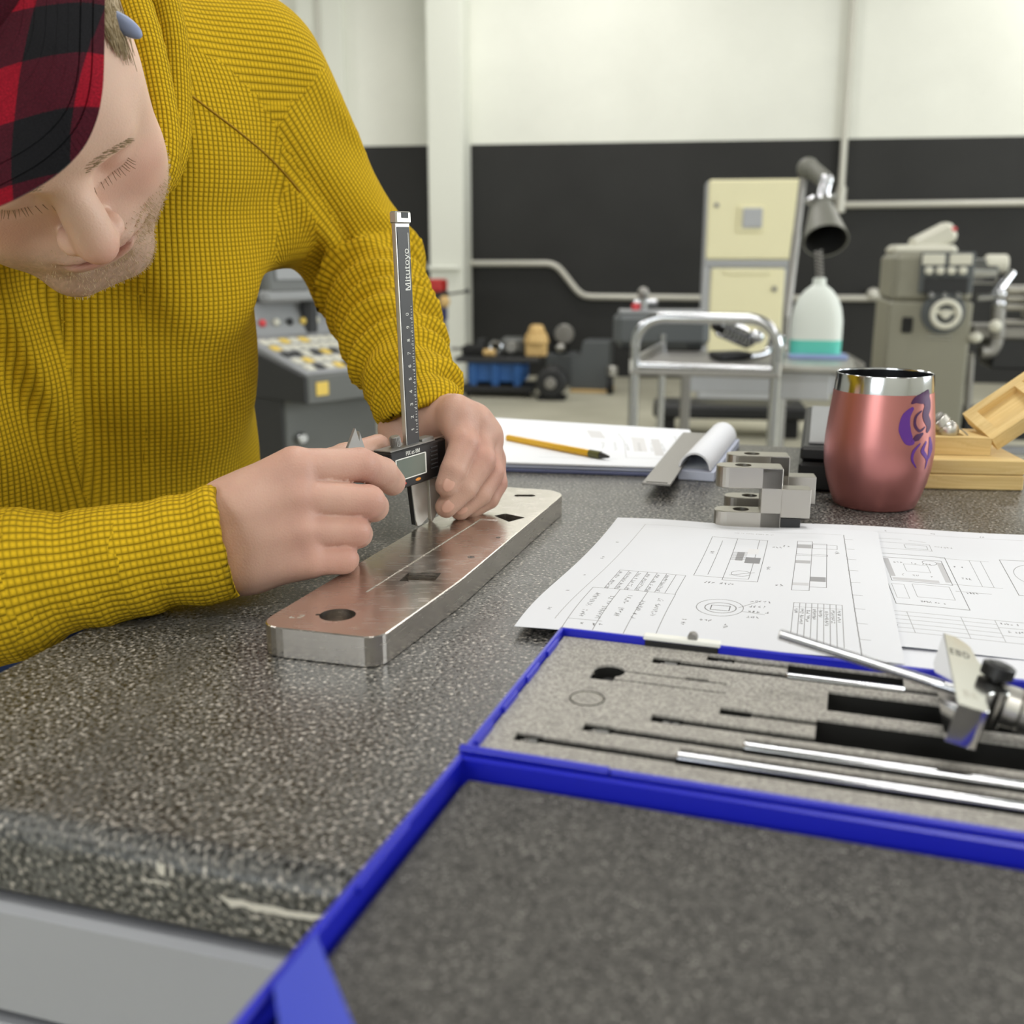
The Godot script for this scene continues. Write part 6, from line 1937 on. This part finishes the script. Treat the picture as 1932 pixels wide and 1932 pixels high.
func person() -> void:
	var who := thing("person", "man in yellow waffle knit pullover and red plaid cap bending over the bench", "person")
	# ------------------------------------------------ head frame
	var hl := Vector3(0.84, 0.3931, -0.366).normalized(); var hf := Vector3(0.53, -0.7521, 0.3936)
	var hu := hf.cross(hl).normalized(); hf = hl.cross(hu).normalized()
	var head := Transform3D(Basis(hl, hu, hf), Vector3(-0.32, 1.2276, -0.7009))
	var hd := head_field()
	hd.everywhere()
	var shoulder_l := Vector3(-0.2501, 1.268, -1.0108); var shoulder_r := Vector3(-0.545, 1.25, -0.74)
	var elbow_l := Vector3(-0.1511, 1.1094, -1.0898); var wrist_l := Vector3(-0.0766, 1.0038, -0.8553)
	var elbow_r := Vector3(-0.3895, 0.9095, -0.5659); var mid_r := Vector3(-0.3096, 0.9259, -0.5957); var fore_r := Vector3(-0.2465, 0.934, -0.6132); var wrist_r := Vector3(-0.1794, 0.9433, -0.631)

	# ------------------------------------------------ body: one surface
	var flesh := Flesh.new()
	var base_col := Color(0.57, 0.36, 0.275)
	# torso, arms and neck under the clothes
	var bf := Field.new()
	bf.bone(shoulder_l, shoulder_r, 0.055, 0.055, 0.06)
	bf.bone(Vector3(-0.345, 1.19, -0.94), Vector3(-0.355, 0.86, -0.97), 0.085, 0.09, 0.08)
	bf.bone(Vector3(-0.475, 1.19, -0.80), Vector3(-0.49, 0.86, -0.83), 0.085, 0.09, 0.08)
	bf.bone(shoulder_l, elbow_l, 0.048, 0.038, 0.03); bf.bone(elbow_l, wrist_l, 0.036, 0.021, 0.02)
	bf.bone(shoulder_r, elbow_r, 0.048, 0.038, 0.03); bf.bone(elbow_r, mid_r, 0.037, 0.033, 0.02); bf.bone(mid_r, fore_r, 0.032, 0.025, 0.02); bf.bone(fore_r, Vector3(-0.2007, 0.9388, -0.6433), 0.025, 0.019, 0.02)
	bf.bone((shoulder_l + shoulder_r) * 0.5 + Vector3(0, 0.02, 0), head * Vector3(0, -0.05, -0.02), 0.06, 0.052, 0.05)
	var sk := Shell.new(); sk.build(bf, Vector3(-0.82, 0.74, -1.2), Vector3(0.0, 1.42, -0.5), 0.014)
	flesh.add(sk, func(_p: Vector3) -> Color: return base_col)
	# head
	sk = Shell.new(); sk.build(hd, Vector3(-0.1, -0.16, -0.13), Vector3(0.1, 0.15, 0.145), 0.0026, 0.0012)
	var fz := FastNoiseLite.new(); fz.seed = 3; fz.frequency = 380.0
	var fz2 := FastNoiseLite.new(); fz2.seed = 7; fz2.frequency = 40.0
	var face_col := func(p: Vector3) -> Color:
		var c := Color(0.74, 0.51, 0.40)
		var red := Color(0.64, 0.29, 0.23)
		var w := func(q: Vector3, r: float) -> float:
			return exp(-p.distance_squared_to(q) / (r * r))
		c = c.lerp(red, clampf(0.75 * w.call(Vector3(0, -0.042, 0.115), 0.017) + 0.5 * w.call(Vector3(0.046, -0.03, 0.07), 0.026) + 0.5 * w.call(Vector3(-0.046, -0.03, 0.07), 0.026) + 0.3 * w.call(Vector3(0.03, 0.0, 0.085), 0.012), 0, 1))
		c = c.lerp(Color(0.44, 0.17, 0.14), clampf(0.85 * exp(-pow((p.y + 0.0698) / 0.0055, 2)) * exp(-pow(p.x / 0.028, 4)) * (1.0 if p.z > 0.07 else 0.0), 0, 1))
		# beard shadow of short stubble
		var bd := clampf((-0.05 - p.y) / 0.02, 0, 1) * clampf((p.z + 0.015) / 0.03, 0, 1)
		bd *= 1.0 - 0.9 * exp(-pow((p.y + 0.0698) / 0.007, 2)) * exp(-pow(p.x / 0.026, 4))
		bd *= 1.0 - exp(-pow((p.y + 0.045) / 0.013, 2) - pow(p.x / 0.02, 2))
		c = c.lerp(Color(0.34, 0.245, 0.17), bd * clampf(0.42 + 0.5 * fz.get_noise_3dv(p), 0, 0.8))
		c = c.lerp(c * 0.93, 0.5 + 0.5 * fz2.get_noise_3dv(p))
		return c
	var tmp := Flesh.new()
	tmp.add(sk, face_col)
	var b0 := flesh.v.size()
	for i in tmp.v.size():
		flesh.v.append(head * tmp.v[i]); flesh.n.append(head.basis * tmp.n[i]); flesh.c.append(tmp.c[i])
	for i in tmp.idx.size(): flesh.idx.append(b0 + tmp.idx[i])
	# right hand
	var rh := Field.new()
	rh.bone(Vector3(-0.2076, 0.9471, -0.6453), Vector3(-0.1684, 0.9602, -0.6424), 0.0225, 0.0228, 0.01)
	rh.bone(Vector3(-0.2076, 0.9305, -0.6412), Vector3(-0.1694, 0.9284, -0.6386), 0.0215, 0.0198, 0.02)
	rh.bone(Vector3(-0.1774, 0.962, -0.6449), Vector3(-0.1388, 0.9873, -0.6471), 0.0205, 0.0146, 0.010)
	rh.bone(Vector3(-0.1769, 0.9503, -0.64), Vector3(-0.1373, 0.9704, -0.6388), 0.0205, 0.0134, 0.010)
	rh.bone(Vector3(-0.1774, 0.9366, -0.6386), Vector3(-0.1348, 0.9499, -0.6347), 0.0200, 0.0130, 0.010)
	rh.bone(Vector3(-0.1745, 0.9251, -0.6378), Vector3(-0.1297, 0.9302, -0.6349), 0.0175, 0.0124, 0.010)
	rh.bone(Vector3(-0.1745, 0.9424, -0.6627), Vector3(-0.1354, 0.9515, -0.6629), 0.0220, 0.0190, 0.02)
	var fr := [[Vector3(-0.1388, 0.9873, -0.6471), Vector3(-0.1003, 0.9848, -0.6712), Vector3(-0.0891, 0.974, -0.6974), Vector3(-0.0848, 0.9633, -0.7153), 0.0128, 0.0112, 0.0106, 0.0096],
		[Vector3(-0.1373, 0.9704, -0.6388), Vector3(-0.0939, 0.9632, -0.6576), Vector3(-0.0942, 0.9532, -0.684), Vector3(-0.1013, 0.9458, -0.7048), 0.0120, 0.0108, 0.0102, 0.0094],
		[Vector3(-0.1348, 0.9499, -0.6347), Vector3(-0.1024, 0.9451, -0.649), Vector3(-0.1038, 0.9369, -0.6737), Vector3(-0.1105, 0.9306, -0.6928), 0.0116, 0.0102, 0.0096, 0.0090],
		[Vector3(-0.1297, 0.9302, -0.6349), Vector3(-0.1093, 0.9282, -0.6427), Vector3(-0.1114, 0.9216, -0.6637), Vector3(-0.1169, 0.9163, -0.6789), 0.0108, 0.0094, 0.0088, 0.0082]]
	for q in fr:
		rh.bone((q[0] as Vector3).lerp(q[1], 0.1), q[1], q[4], q[5], 0.0014); rh.bone(q[1], q[2], q[5] * 1.02, q[6], 0.0018); rh.bone(q[2], q[3], q[6], q[7], 0.0018)
	rh.bone(Vector3(-0.1755, 0.9586, -0.6709), Vector3(-0.1416, 0.9745, -0.6913), 0.021, 0.0140, 0.014)
	rh.bone(Vector3(-0.1416, 0.9745, -0.6913), Vector3(-0.1204, 0.9763, -0.7351), 0.0130, 0.0112, 0.005)
	rh.bone(Vector3(-0.1204, 0.9763, -0.7351), Vector3(-0.0998, 0.9813, -0.761), 0.0110, 0.0088, 0.004)
	var tips := PackedVector3Array()
	for q in fr: tips.append(q[0]); tips.append(q[1])
	sk = Shell.new(); sk.build(rh, Vector3(-0.1589, 0.9479, -0.6424) - Vector3(0.08, 0.075, 0.135), Vector3(-0.1385, 0.9578, -0.6449) + Vector3(0.1, 0.075, 0.085), 0.0022, 0.0009)
	flesh.add(sk, hand_col(tips, fz2))
	# left hand
	var lh := Field.new()
	lh.bone(Vector3(-0.088, 1.0178, -0.8866), Vector3(-0.0712, 0.9919, -0.8461), 0.0255, 0.0245, 0.01)
	lh.bone(Vector3(-0.0819, 0.9973, -0.864), Vector3(-0.082, 0.983, -0.8522), 0.019, 0.020, 0.02)
	lh.bone(Vector3(-0.073, 0.994, -0.8528), Vector3(-0.0461, 0.9954, -0.812), 0.0240, 0.0158, 0.010)
	lh.bone(Vector3(-0.0698, 0.9934, -0.8568), Vector3(-0.031, 0.9868, -0.8201), 0.0230, 0.0146, 0.010)
	lh.bone(Vector3(-0.07, 0.9888, -0.8577), Vector3(-0.0223, 0.9731, -0.827), 0.0220, 0.0136, 0.010)
	lh.bone(Vector3(-0.0715, 0.9842, -0.8586), Vector3(-0.0174, 0.9562, -0.8331), 0.0210, 0.0126, 0.010)
	var fl := [[Vector3(-0.0461, 0.9954, -0.812), Vector3(-0.0369, 0.9774, -0.7889), Vector3(-0.045, 0.9593, -0.7752), Vector3(-0.0502, 0.9488, -0.7705), 0.0150, 0.0112, 0.0102, 0.0088],
		[Vector3(-0.031, 0.9868, -0.8201), Vector3(-0.024, 0.9639, -0.7938), Vector3(-0.0369, 0.945, -0.7798), Vector3(-0.0506, 0.9314, -0.7733), 0.0142, 0.0112, 0.0100, 0.0088],
		[Vector3(-0.0223, 0.9731, -0.827), Vector3(-0.0169, 0.9514, -0.8051), Vector3(-0.0255, 0.9368, -0.7933), Vector3(-0.0407, 0.9257, -0.7863), 0.0132, 0.0104, 0.0094, 0.0084],
		[Vector3(-0.0174, 0.9562, -0.8331), Vector3(-0.0133, 0.9402, -0.8168), Vector3(-0.0187, 0.9299, -0.808), Vector3(-0.033, 0.9223, -0.7999), 0.0120, 0.0094, 0.0086, 0.0078]]
	for q in fl:
		lh.bone(q[0], q[1], q[4], q[5], 0.0018); lh.bone(q[1], q[2], q[5] * 1.04, q[6], 0.0018); lh.bone(q[2], q[3], q[6], q[7], 0.0018)
	# thumb goes down behind the caliper housing
	lh.bone(Vector3(-0.0893, 0.9885, -0.8597), Vector3(-0.0939, 0.9785, -0.8469), 0.0225, 0.0155, 0.014)
	lh.bone(Vector3(-0.0939, 0.9785, -0.8469), Vector3(-0.0853, 0.9653, -0.8271), 0.0150, 0.0112, 0.006)
	lh.bone(Vector3(-0.0853, 0.9653, -0.8271), Vector3(-0.0724, 0.9535, -0.8098), 0.0110, 0.0088, 0.004)
	for q in [Vector3(-0.043, 1.0028, -0.8015), Vector3(-0.0277, 0.9937, -0.8116), Vector3(-0.0196, 0.9795, -0.8204)]: lh.ball(q, Vector3(0.0105, 0.0105, 0.0105), 0.012)
	var tipl := PackedVector3Array()
	for q in fl: tipl.append(q[0]); tipl.append(q[1])
	sk = Shell.new(); sk.build(lh, Vector3(-0.0579, 0.9671, -0.8173) - Vector3(0.075, 0.085, 0.085), Vector3(-0.0579, 0.9671, -0.8173) + Vector3(0.085, 0.085, 0.085), 0.0023, 0.0009)
	flesh.add(sk, hand_col(tipl, fz2))
	var body := mesh_part("body", flesh.mesh(), mat["skin"], who)
	# finger nails that show
	for q in [[fl[0][2], fl[0][3], 0.0068], [fl[1][2], fl[1][3], 0.0066], [fl[2][2], fl[2][3], 0.006]]:
		var d: Vector3 = (q[1] - q[0]).normalized()
		var to: Vector3 = (Vector3(0, 1.12, 0) - q[1]).normalized()
		var nn: Vector3 = (to - d * to.dot(d)).normalized()
		nn = (nn + Vector3(0.25, 0.1, 0)).normalized(); nn = (nn - d * nn.dot(d)).normalized()
		var c := lh.onto(q[1] + nn * 0.009 - d * 0.0005, 0.0)
		var m := MB.new()
		m.ball(c - nn * 0.0009, Vector3(q[2] * 0.66, 0.0013, q[2] * 0.92), 18, 10, Basis(nn.cross(d), nn, nn.cross(d).cross(nn)))
		part("fingernail", m, mat["nail"], body)

	# ------------------------------------------------ pullover
	var sw := Field.new()
	sw.bone(shoulder_l, shoulder_r, 0.074, 0.072, 0.07)
	sw.bone(Vector3(-0.328, 1.19, -0.935), Vector3(-0.359, 0.875, -0.965), 0.108, 0.108, 0.08, [0.0046, 14.0, Vector3(80, 25, 50), 0.4])
	sw.bone(Vector3(-0.475, 1.19, -0.80), Vector3(-0.49, 0.875, -0.83), 0.110, 0.112, 0.09, [0.0058, 16.0, Vector3(60, 40, -60), 1.0])
	var nc := (shoulder_l + shoulder_r) * 0.5
	sw.bone(nc + Vector3(0.02, 0.0, 0.03), nc.lerp(head.origin, 0.42), 0.085, 0.068, 0.05)
	sw.bone(shoulder_l, elbow_l, 0.073, 0.055, 0.04, [0.0036, 12.0, Vector3(150, 95, 0), 0.2])
	sw.bone(elbow_l, Vector3(-0.0739, 0.9925, -0.8422), 0.055, 0.0355, 0.02, [0.0078, 130.0, Vector3(55, -45, 25), 2.1])
	sw.bone(shoulder_r, elbow_r, 0.072, 0.055, 0.04)
	sw.bone(elbow_r, mid_r, 0.054, 0.0425, 0.03)
	sw.bone(mid_r, fore_r, 0.0425, 0.0335, 0.02, [0.0030, 210.0, Vector3(-70, 60, 0), 0.7])
	sw.bone(fore_r, wrist_r, 0.0325, 0.0375, 0.014, [0.0016, 160.0, Vector3(40, 70, 0), 0.3])
	sw.bone(Vector3(-0.2625, 1.2363, -1.0132), Vector3(-0.2306, 1.1511, -1.0023), 0.055, 0.038, 0.05)
	# folded hood round the neck
	var inner := curve([Vector3(-0.2987, 1.3269, -0.8761),  Vector3(-0.2784, 1.2829, -0.8445), Vector3(-0.2679, 1.2433, -0.8295), Vector3(-0.2606, 1.2081, -0.8155), Vector3(-0.2605, 1.1816, -0.8038), Vector3(-0.2744, 1.1608, -0.7934), Vector3(-0.3082, 1.1425, -0.7837), Vector3(-0.3438, 1.131, -0.7654)], 3)
	var outer := curve([Vector3(-0.2807, 1.3326, -0.9002),  Vector3(-0.2673, 1.2896, -0.8791), Vector3(-0.2625, 1.2523, -0.8637), Vector3(-0.2597, 1.2234, -0.8503), Vector3(-0.2589, 1.1966, -0.8333), Vector3(-0.2633, 1.1761, -0.8158)], 3)
	var first_hood := sw.a.size()
	# the sleeves are open at the cuffs
	sw.ball(wrist_r + (wrist_r - fore_r).normalized() * 0.078, Vector3(0.085, 0.085, 0.085), 0.003, -1.0)
	sw.ball(Vector3(-0.0066, 0.8128, -0.8046), Vector3(0.2, 0.2, 0.2), 0.003, -1.0)
	sk = Shell.new(); sk.build(sw, Vector3(-0.86, 0.75, -1.24), Vector3(0.02, 1.40, -0.5), 0.0062, 0.0025)
	var along := []
	for i in sw.a.size(): along.append(0.0)
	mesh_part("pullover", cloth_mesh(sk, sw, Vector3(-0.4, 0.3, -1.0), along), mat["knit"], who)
	# hood: two soft folds lying against each other
	var hh := Field.new()
	var run := []
	for band in [outer, inner]:
		var l := 0.0
		for i in band.size() - 1:
			var r := 0.0135 if band == inner else 0.0120
			hh.bone(band[i], band[i + 1], r, r, 0.0012)
			run.append(l); l += (band[i] as Vector3).distance_to(band[i + 1])
	sk = Shell.new(); sk.build(hh, Vector3(-0.42, 1.05, -0.98), Vector3(-0.2, 1.42, -0.66), 0.0036, 0.0015)
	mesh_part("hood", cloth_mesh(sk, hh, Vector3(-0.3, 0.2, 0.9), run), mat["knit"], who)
	# raglan seam from the collar to the armpit
	var seam := []
	for p in curve([Vector3(-0.2685, 1.2502, -0.9085), Vector3(-0.2496, 1.2355, -0.9151), Vector3(-0.2302, 1.2204, -0.9217), Vector3(-0.208, 1.2014, -0.9272), Vector3(-0.1921, 1.1837, -0.9331), Vector3(-0.1846, 1.1728, -0.9407)], 6):
		seam.append(sw.meet(p, 0.0002))
	var ms := MB.new(); ms.tube(seam, 0.0009, 6)
	part("raglan_seam", ms, smat("seam", rgb(150, 116, 8), 0.95), who, 60)

	# ------------------------------------------------ jeans and shoes
	var jf := Field.new()
	jf.bone(Vector3(-0.345, 0.87, -0.975), Vector3(-0.485, 0.87, -0.845), 0.085, 0.085, 0.05)
	for s in [[Vector3(-0.355, 0.82, -0.975), Vector3(-0.345, 0.48, -0.93), Vector3(-0.37, 0.1, -1.0)], [Vector3(-0.475, 0.80, -0.80), Vector3(-0.46, 0.48, -0.76), Vector3(-0.49, 0.1, -0.84)]]:
		jf.bone(s[0], s[1], 0.092, 0.07, 0.03); jf.bone(s[1], s[2], 0.07, 0.055, 0.02)
	sk = Shell.new(); sk.build(jf, Vector3(-0.68, 0.02, -1.16), Vector3(-0.18, 1.04, -0.6), 0.013)
	var fj := Flesh.new(); fj.add(sk, func(_p: Vector3) -> Color: return Color.WHITE)
	mesh_part("jeans", fj.mesh(), mat["jeans"], who)
	for s in [Vector3(-0.345, 0, -0.96), Vector3(-0.465, 0, -0.80)]:
		var sf := Field.new()
		sf.bone(s + Vector3(-0.03, 0.05, -0.05), s + Vector3(0.09, 0.036, 0.10), 0.048, 0.036, 0.03)
		sf.bone(s + Vector3(-0.025, 0.05, -0.045), s + Vector3(-0.025, 0.1, -0.045), 0.05, 0.045, 0.03)
		sk = Shell.new(); sk.build(sf, s - Vector3(0.12, 0.03, 0.15), s + Vector3(0.16, 0.17, 0.18), 0.012)
		for i in sk.pos.size(): sk.pos[i].y = maxf(sk.pos[i].y, 0.002)
		fj = Flesh.new(); fj.add(sk, func(_p: Vector3) -> Color: return Color.WHITE)
		mesh_part("shoe", fj.mesh(), mat["shoe"], who)

	# ------------------------------------------------ hair, lashes, earpiece
	var rng := RandomNumberGenerator.new(); rng.seed = 12
	var hm := MB.new()
	var inv := head.affine_inverse()
	var h0 := inv * Vector3(-0.2455, 1.2707, -0.6559); var h1 := inv * Vector3(-0.2277, 1.2732, -0.6669); var h2 := inv * Vector3(-0.2352, 1.2368, -0.6578); var h3 := inv * Vector3(-0.2274, 1.2234, -0.6751)
	for k in 420:
		var t := rng.randf()
		var a := h0.lerp(h1, t); var b := h2.lerp(h3, clampf(t * 0.7 + 0.3 * rng.randf(), 0, 1))
		b = a.lerp(b, rng.randf_range(0.45, 1.0))
		var side := (h1 - h0).normalized() * rng.randf_range(-0.003, 0.003)
		var pts := []
		for i in 7:
			var u := i / 6.0
			var q := a.lerp(b, u) + side * sin(u * PI + k)
			var dir := (q - inv * Vector3(0, 1.12, 0)).normalized()
			q = hd.meet_from(q - dir * 0.06, dir, 0.0006 + 0.0022 * rng.randf())
			if absf(hd.d(q)) > 0.004 or q.length() > 0.14: q = Vector3.INF; break
			pts.append(head * q)
		if pts.size() < 7: continue
		hm.tube(pts, 0.0006, 4, [0.0005, 0.0005, 0.0005, 0.00045, 0.0004, 0.0003, 0.00015])
	part("hair", hm, mat["hair"], who, 60)
	var lm := MB.new()
	for s in [1.0, -1.0]:
		for k in 15:
			var t := (k + rng.randf_range(-0.35, 0.35)) / 14.0
			var p := Vector3(s * lerpf(0.019, 0.046, t), -0.0075 - 0.002 * sin(t * PI), 0.075)
			p = hd.onto(p + Vector3(0, 0, 0.02), 0.0, 6)
			var q := p + Vector3(s * (t - 0.4) * 0.006 + rng.randf_range(-0.0012, 0.0012), -0.0028, 0.0045 + rng.randf_range(-0.0018, 0.0008))
			lm.tube([head * p, head * (p.lerp(q, 0.6) + Vector3(0, -0.0006, 0)), head * q], 0.0002, 4, [0.00024, 0.0002, 0.0001])
	part("eyelashes", lm, mat["lash"], who, 60)
	lm = MB.new()
	for s in [1.0, -1.0]:
		for k in 110:
			var t := rng.randf()
			var p := Vector3(s * lerpf(0.013, 0.052, t), 0.0165 + 0.004 * sin(t * PI) + rng.randf_range(-0.0042, 0.0042) * (1.0 - 0.5 * t), 0.08)
			p = hd.onto(p + Vector3(0, 0, 0.02), 0.0, 6)
			var q := p + Vector3(s * 0.0055, 0.001 - 0.003 * t, 0.0012)
			lm.tube([head * p, head * p.lerp(q, 0.55)], 0.0002, 4, [0.00016, 0.00008])
	part("eyebrows", lm, mat["hair"], who, 60)
	# stubble on jaw, lip and chin
	var sm := MB.new()
	for k in 2600:
		var p := Vector3(rng.randf_range(-0.03, 0.075), rng.randf_range(-0.125, -0.05), rng.randf_range(-0.01, 0.12))
		p = hd.onto(p, 0.0, 5)
		if p.y > -0.052 or p.z < 0.0 or (absf(p.y + 0.0698) < 0.0065 and absf(p.x) < 0.027 and p.z > 0.07): continue
		var nn := hd.normal(p, 0.001)
		var q := p + nn * 0.0013 + Vector3(rng.randf_range(-0.0007, 0.0007), -0.0011, rng.randf_range(-0.0005, 0.0005))
		sm.tube([head * p, head * q], 0.0002, 3, [0.00022, 0.00012])
	part("stubble", sm, mat["stubble"], who, 60)
	var em := MB.new()
	em.ball(Vector3.ZERO, Vector3(0.0052, 0.0120, 0.0035), 20, 12)
	var ep := part("earpiece", em, mat["earpiece"], who)
	ep.transform = Transform3D(Basis(Vector3(0, 0.3, 1).normalized(), 0.5) * Basis(Vector3.BACK, 0.5), Vector3(-0.2278, 1.2508, -0.6572))
	cap(who, head)


func hand_col(knuckles: PackedVector3Array, fz: FastNoiseLite) -> Callable:
	return func(p: Vector3) -> Color:
		var c := Color(0.57, 0.36, 0.275)
		var w := 0.0
		for q in knuckles: w += exp(-p.distance_squared_to(q) / (0.015 * 0.015))
		c = c.lerp(Color(0.48, 0.225, 0.175), clampf(w * 0.5, 0, 0.55))
		return c.lerp(c * Color(0.9, 0.86, 0.88), 0.5 + 0.5 * fz.get_noise_3dv(p * 1.6))


func head_field() -> Field:
	# own axes: x to the man's left, y to the crown, z out of the face; eyes at y = 0
	var f := Field.new()
	f.bone(Vector3(0, -0.03, -0.04), Vector3(0, -0.13, -0.05), 0.055, 0.052, 0.02)
	for s in [-1.0, 1.0]:
		f.bone(Vector3(s * 0.056, -0.055, 0.002), Vector3(s * 0.022, -0.106, 0.064), 0.022, 0.018, 0.03)
	f.bone(Vector3(-0.016, -0.112, 0.071), Vector3(0.016, -0.112, 0.071), 0.0165, 0.0165, 0.02)
	f.bone(Vector3(-0.036, 0.016, 0.074), Vector3(0.036, 0.016, 0.074), 0.0125, 0.0125, 0.02)
	f.ball(Vector3(0, 0.035, -0.012), Vector3(0.077, 0.092, 0.096), 0.03)
	f.ball(Vector3(0, 0.04, 0.03), Vector3(0.066, 0.056, 0.06), 0.03)
	f.ball(Vector3(0, -0.045, 0.03), Vector3(0.062, 0.07, 0.058), 0.03)
	for s in [-1.0, 1.0]:
		f.ball(Vector3(s * 0.046, -0.028, 0.05), Vector3(0.023, 0.024, 0.024), 0.025)
		f.ball(Vector3(s * 0.054, 0.012, 0.032), Vector3(0.018, 0.032, 0.032), 0.02)
		f.ball(Vector3(s * 0.044, -0.062, 0.038), Vector3(0.024, 0.032, 0.034), 0.025)
		f.ball(Vector3(s * 0.033, -0.002, 0.097), Vector3(0.018, 0.0115, 0.016), 0.010, -1.0)
		f.ball(Vector3(s * 0.032, -0.003, 0.072), Vector3(0.0150, 0.0130, 0.0125), 0.004)
		f.ball(Vector3(s * 0.076, -0.012, -0.012), Vector3(0.007, 0.030, 0.018), 0.006)
	f.ball(Vector3(0, -0.069, 0.075), Vector3(0.035, 0.025, 0.021), 0.016)
	# nose
	var nose := [[Vector3(0, 0.008, 0.083), Vector3(0, -0.016, 0.100), 0.0088, 0.0095], [Vector3(0, -0.016, 0.100), Vector3(0, -0.035, 0.110), 0.0098, 0.0115]]
	for n in nose:
		var mid: Vector3 = (n[0] + n[1]) * 0.5
		for k in 4:
			var t := k / 3.0
			var r: float = lerpf(n[2], n[3], t)
			f.ball((n[0] as Vector3).lerp(n[1], t), Vector3(r, r, r), 0.010)
	f.ball(Vector3(0, -0.0365, 0.109), Vector3(0.0122, 0.0110, 0.0120), 0.005)
	for s in [-1.0, 1.0]:
		f.ball(Vector3(s * 0.0140, -0.0385, 0.098), Vector3(0.0080, 0.0078, 0.0105), 0.004)
		f.ball(Vector3(s * 0.0065, -0.0490, 0.106), Vector3(0.0035, 0.003, 0.005), 0.003, -1.0)
	# lips with the line between them
	f.ball(Vector3(0, -0.0655, 0.0915), Vector3(0.025, 0.0045, 0.0068), 0.005)
	f.ball(Vector3(0, -0.0740, 0.0925), Vector3(0.023, 0.0055, 0.0072), 0.005)
	f.ball(Vector3(0, -0.0695, 0.0965), Vector3(0.029, 0.0012, 0.0105), 0.002, -1.0)
	f.ball(Vector3(0, -0.0895, 0.0955), Vector3(0.017, 0.005, 0.008), 0.008, -1.0)
	return f


func cap(who: Node3D, head: Transform3D) -> void:
	var edge := curve([Vector3(-0.2244, 1.2973, -0.6368), Vector3(-0.2203, 1.2704, -0.6146), Vector3(-0.2186, 1.2493, -0.6022), Vector3(-0.2166, 1.2207, -0.5888), Vector3(-0.2161, 1.1997, -0.5795), Vector3(-0.2189, 1.184, -0.5735), Vector3(-0.226, 1.171, -0.5692), Vector3(-0.2391, 1.1595, -0.5674), Vector3(-0.2545, 1.151, -0.5674), Vector3(-0.271, 1.1444, -0.5698), Vector3(-0.2954, 1.1382, -0.5776), Vector3(-0.3262, 1.1341, -0.591)], 5)
	var heart := Vector3(-0.3348, 1.3062, -0.6493)
	var m := MB.new()
	var n := 14
	var g := []
	for i in edge.size():
		var row := []
		for k in n + 1:
			var t := float(k) / n * 0.8
			var p: Vector3 = (edge[i] as Vector3).lerp(heart, t)
			p += (Vector3(0, 1.12, 0) - p).normalized() * (0.020 * sin(t * PI * 0.9) + 0.004 * minf(1.0, t * 12.0))
			row.append(p)
		g.append(row)
	# plaid squares run across the brim in its own plane
	var ex := Vector3(0.985, -0.0874, 0.1455).normalized(); var ey := Vector3(0.22, -0.9073, 0.3293).normalized()
	var U := func(p: Vector3) -> Vector2:
		var q := p - Vector3(-0.2544, 1.2183, -0.5707)
		return Vector2(q.dot(ex) / 0.0575, q.dot(ey) / 0.0575 + 0.5)
	for i in g.size() - 1:
		for k in n:
			var a: Vector3 = g[i][k]; var b: Vector3 = g[i + 1][k]; var c: Vector3 = g[i + 1][k + 1]; var d: Vector3 = g[i][k + 1]
			m.quad(a, b, c, d, U.call(a), U.call(b), U.call(c), U.call(d))
			var off := (b - a).cross(d - a).normalized() * -0.003
			m.quad(d + off, c + off, b + off, a + off, U.call(d), U.call(c), U.call(b), U.call(a))
			if k == 0: m.quad(a, a + off, b + off, b, U.call(a), U.call(a), U.call(b), U.call(b))
	var holder := Node3D.new(); holder.name = "cap"; who.add_child(holder)
	part("brim", m, mat["plaid"], holder, 60)
	# rows of stitching follow the edge
	m = MB.new()
	for r in 5:
		var t := 0.30 + r * 0.085
		var pts := []
		for i in range(8, edge.size()):
			var p: Vector3 = (edge[i] as Vector3).lerp(heart, t)
			p += (Vector3(0, 1.12, 0) - p).normalized() * (0.020 * sin(t * PI * 0.9) + 0.0041)
			pts.append(p)
		m.tube(pts, 0.0003, 5)
	part("stitching", m, mat["black"], holder, 60)
	# crown
	m = MB.new()
	var prof := []
	for k in 15:
		var a := PI / 2 * k / 14.0
		prof.append(Vector2(cos(a), sin(a)))
	prof[14].x = 0.0
	m.xf = head * Transform3D(Basis.from_scale(Vector3(0.082, 0.09, 0.100)), Vector3(-0.006, 0.072, -0.022))
	m.lathe(prof, 40)
	for i in m.uv.size(): m.uv[i] = Vector2(m.uv[i].x * 8.0, m.uv[i].y * 2.0)
	part("crown", m, mat["plaid"], holder, 60)
	m = MB.new(); m.ball(head * Vector3(-0.006, 0.163, -0.022), Vector3(0.008, 0.008, 0.008)); part("cap_button", m, mat["black"], holder)
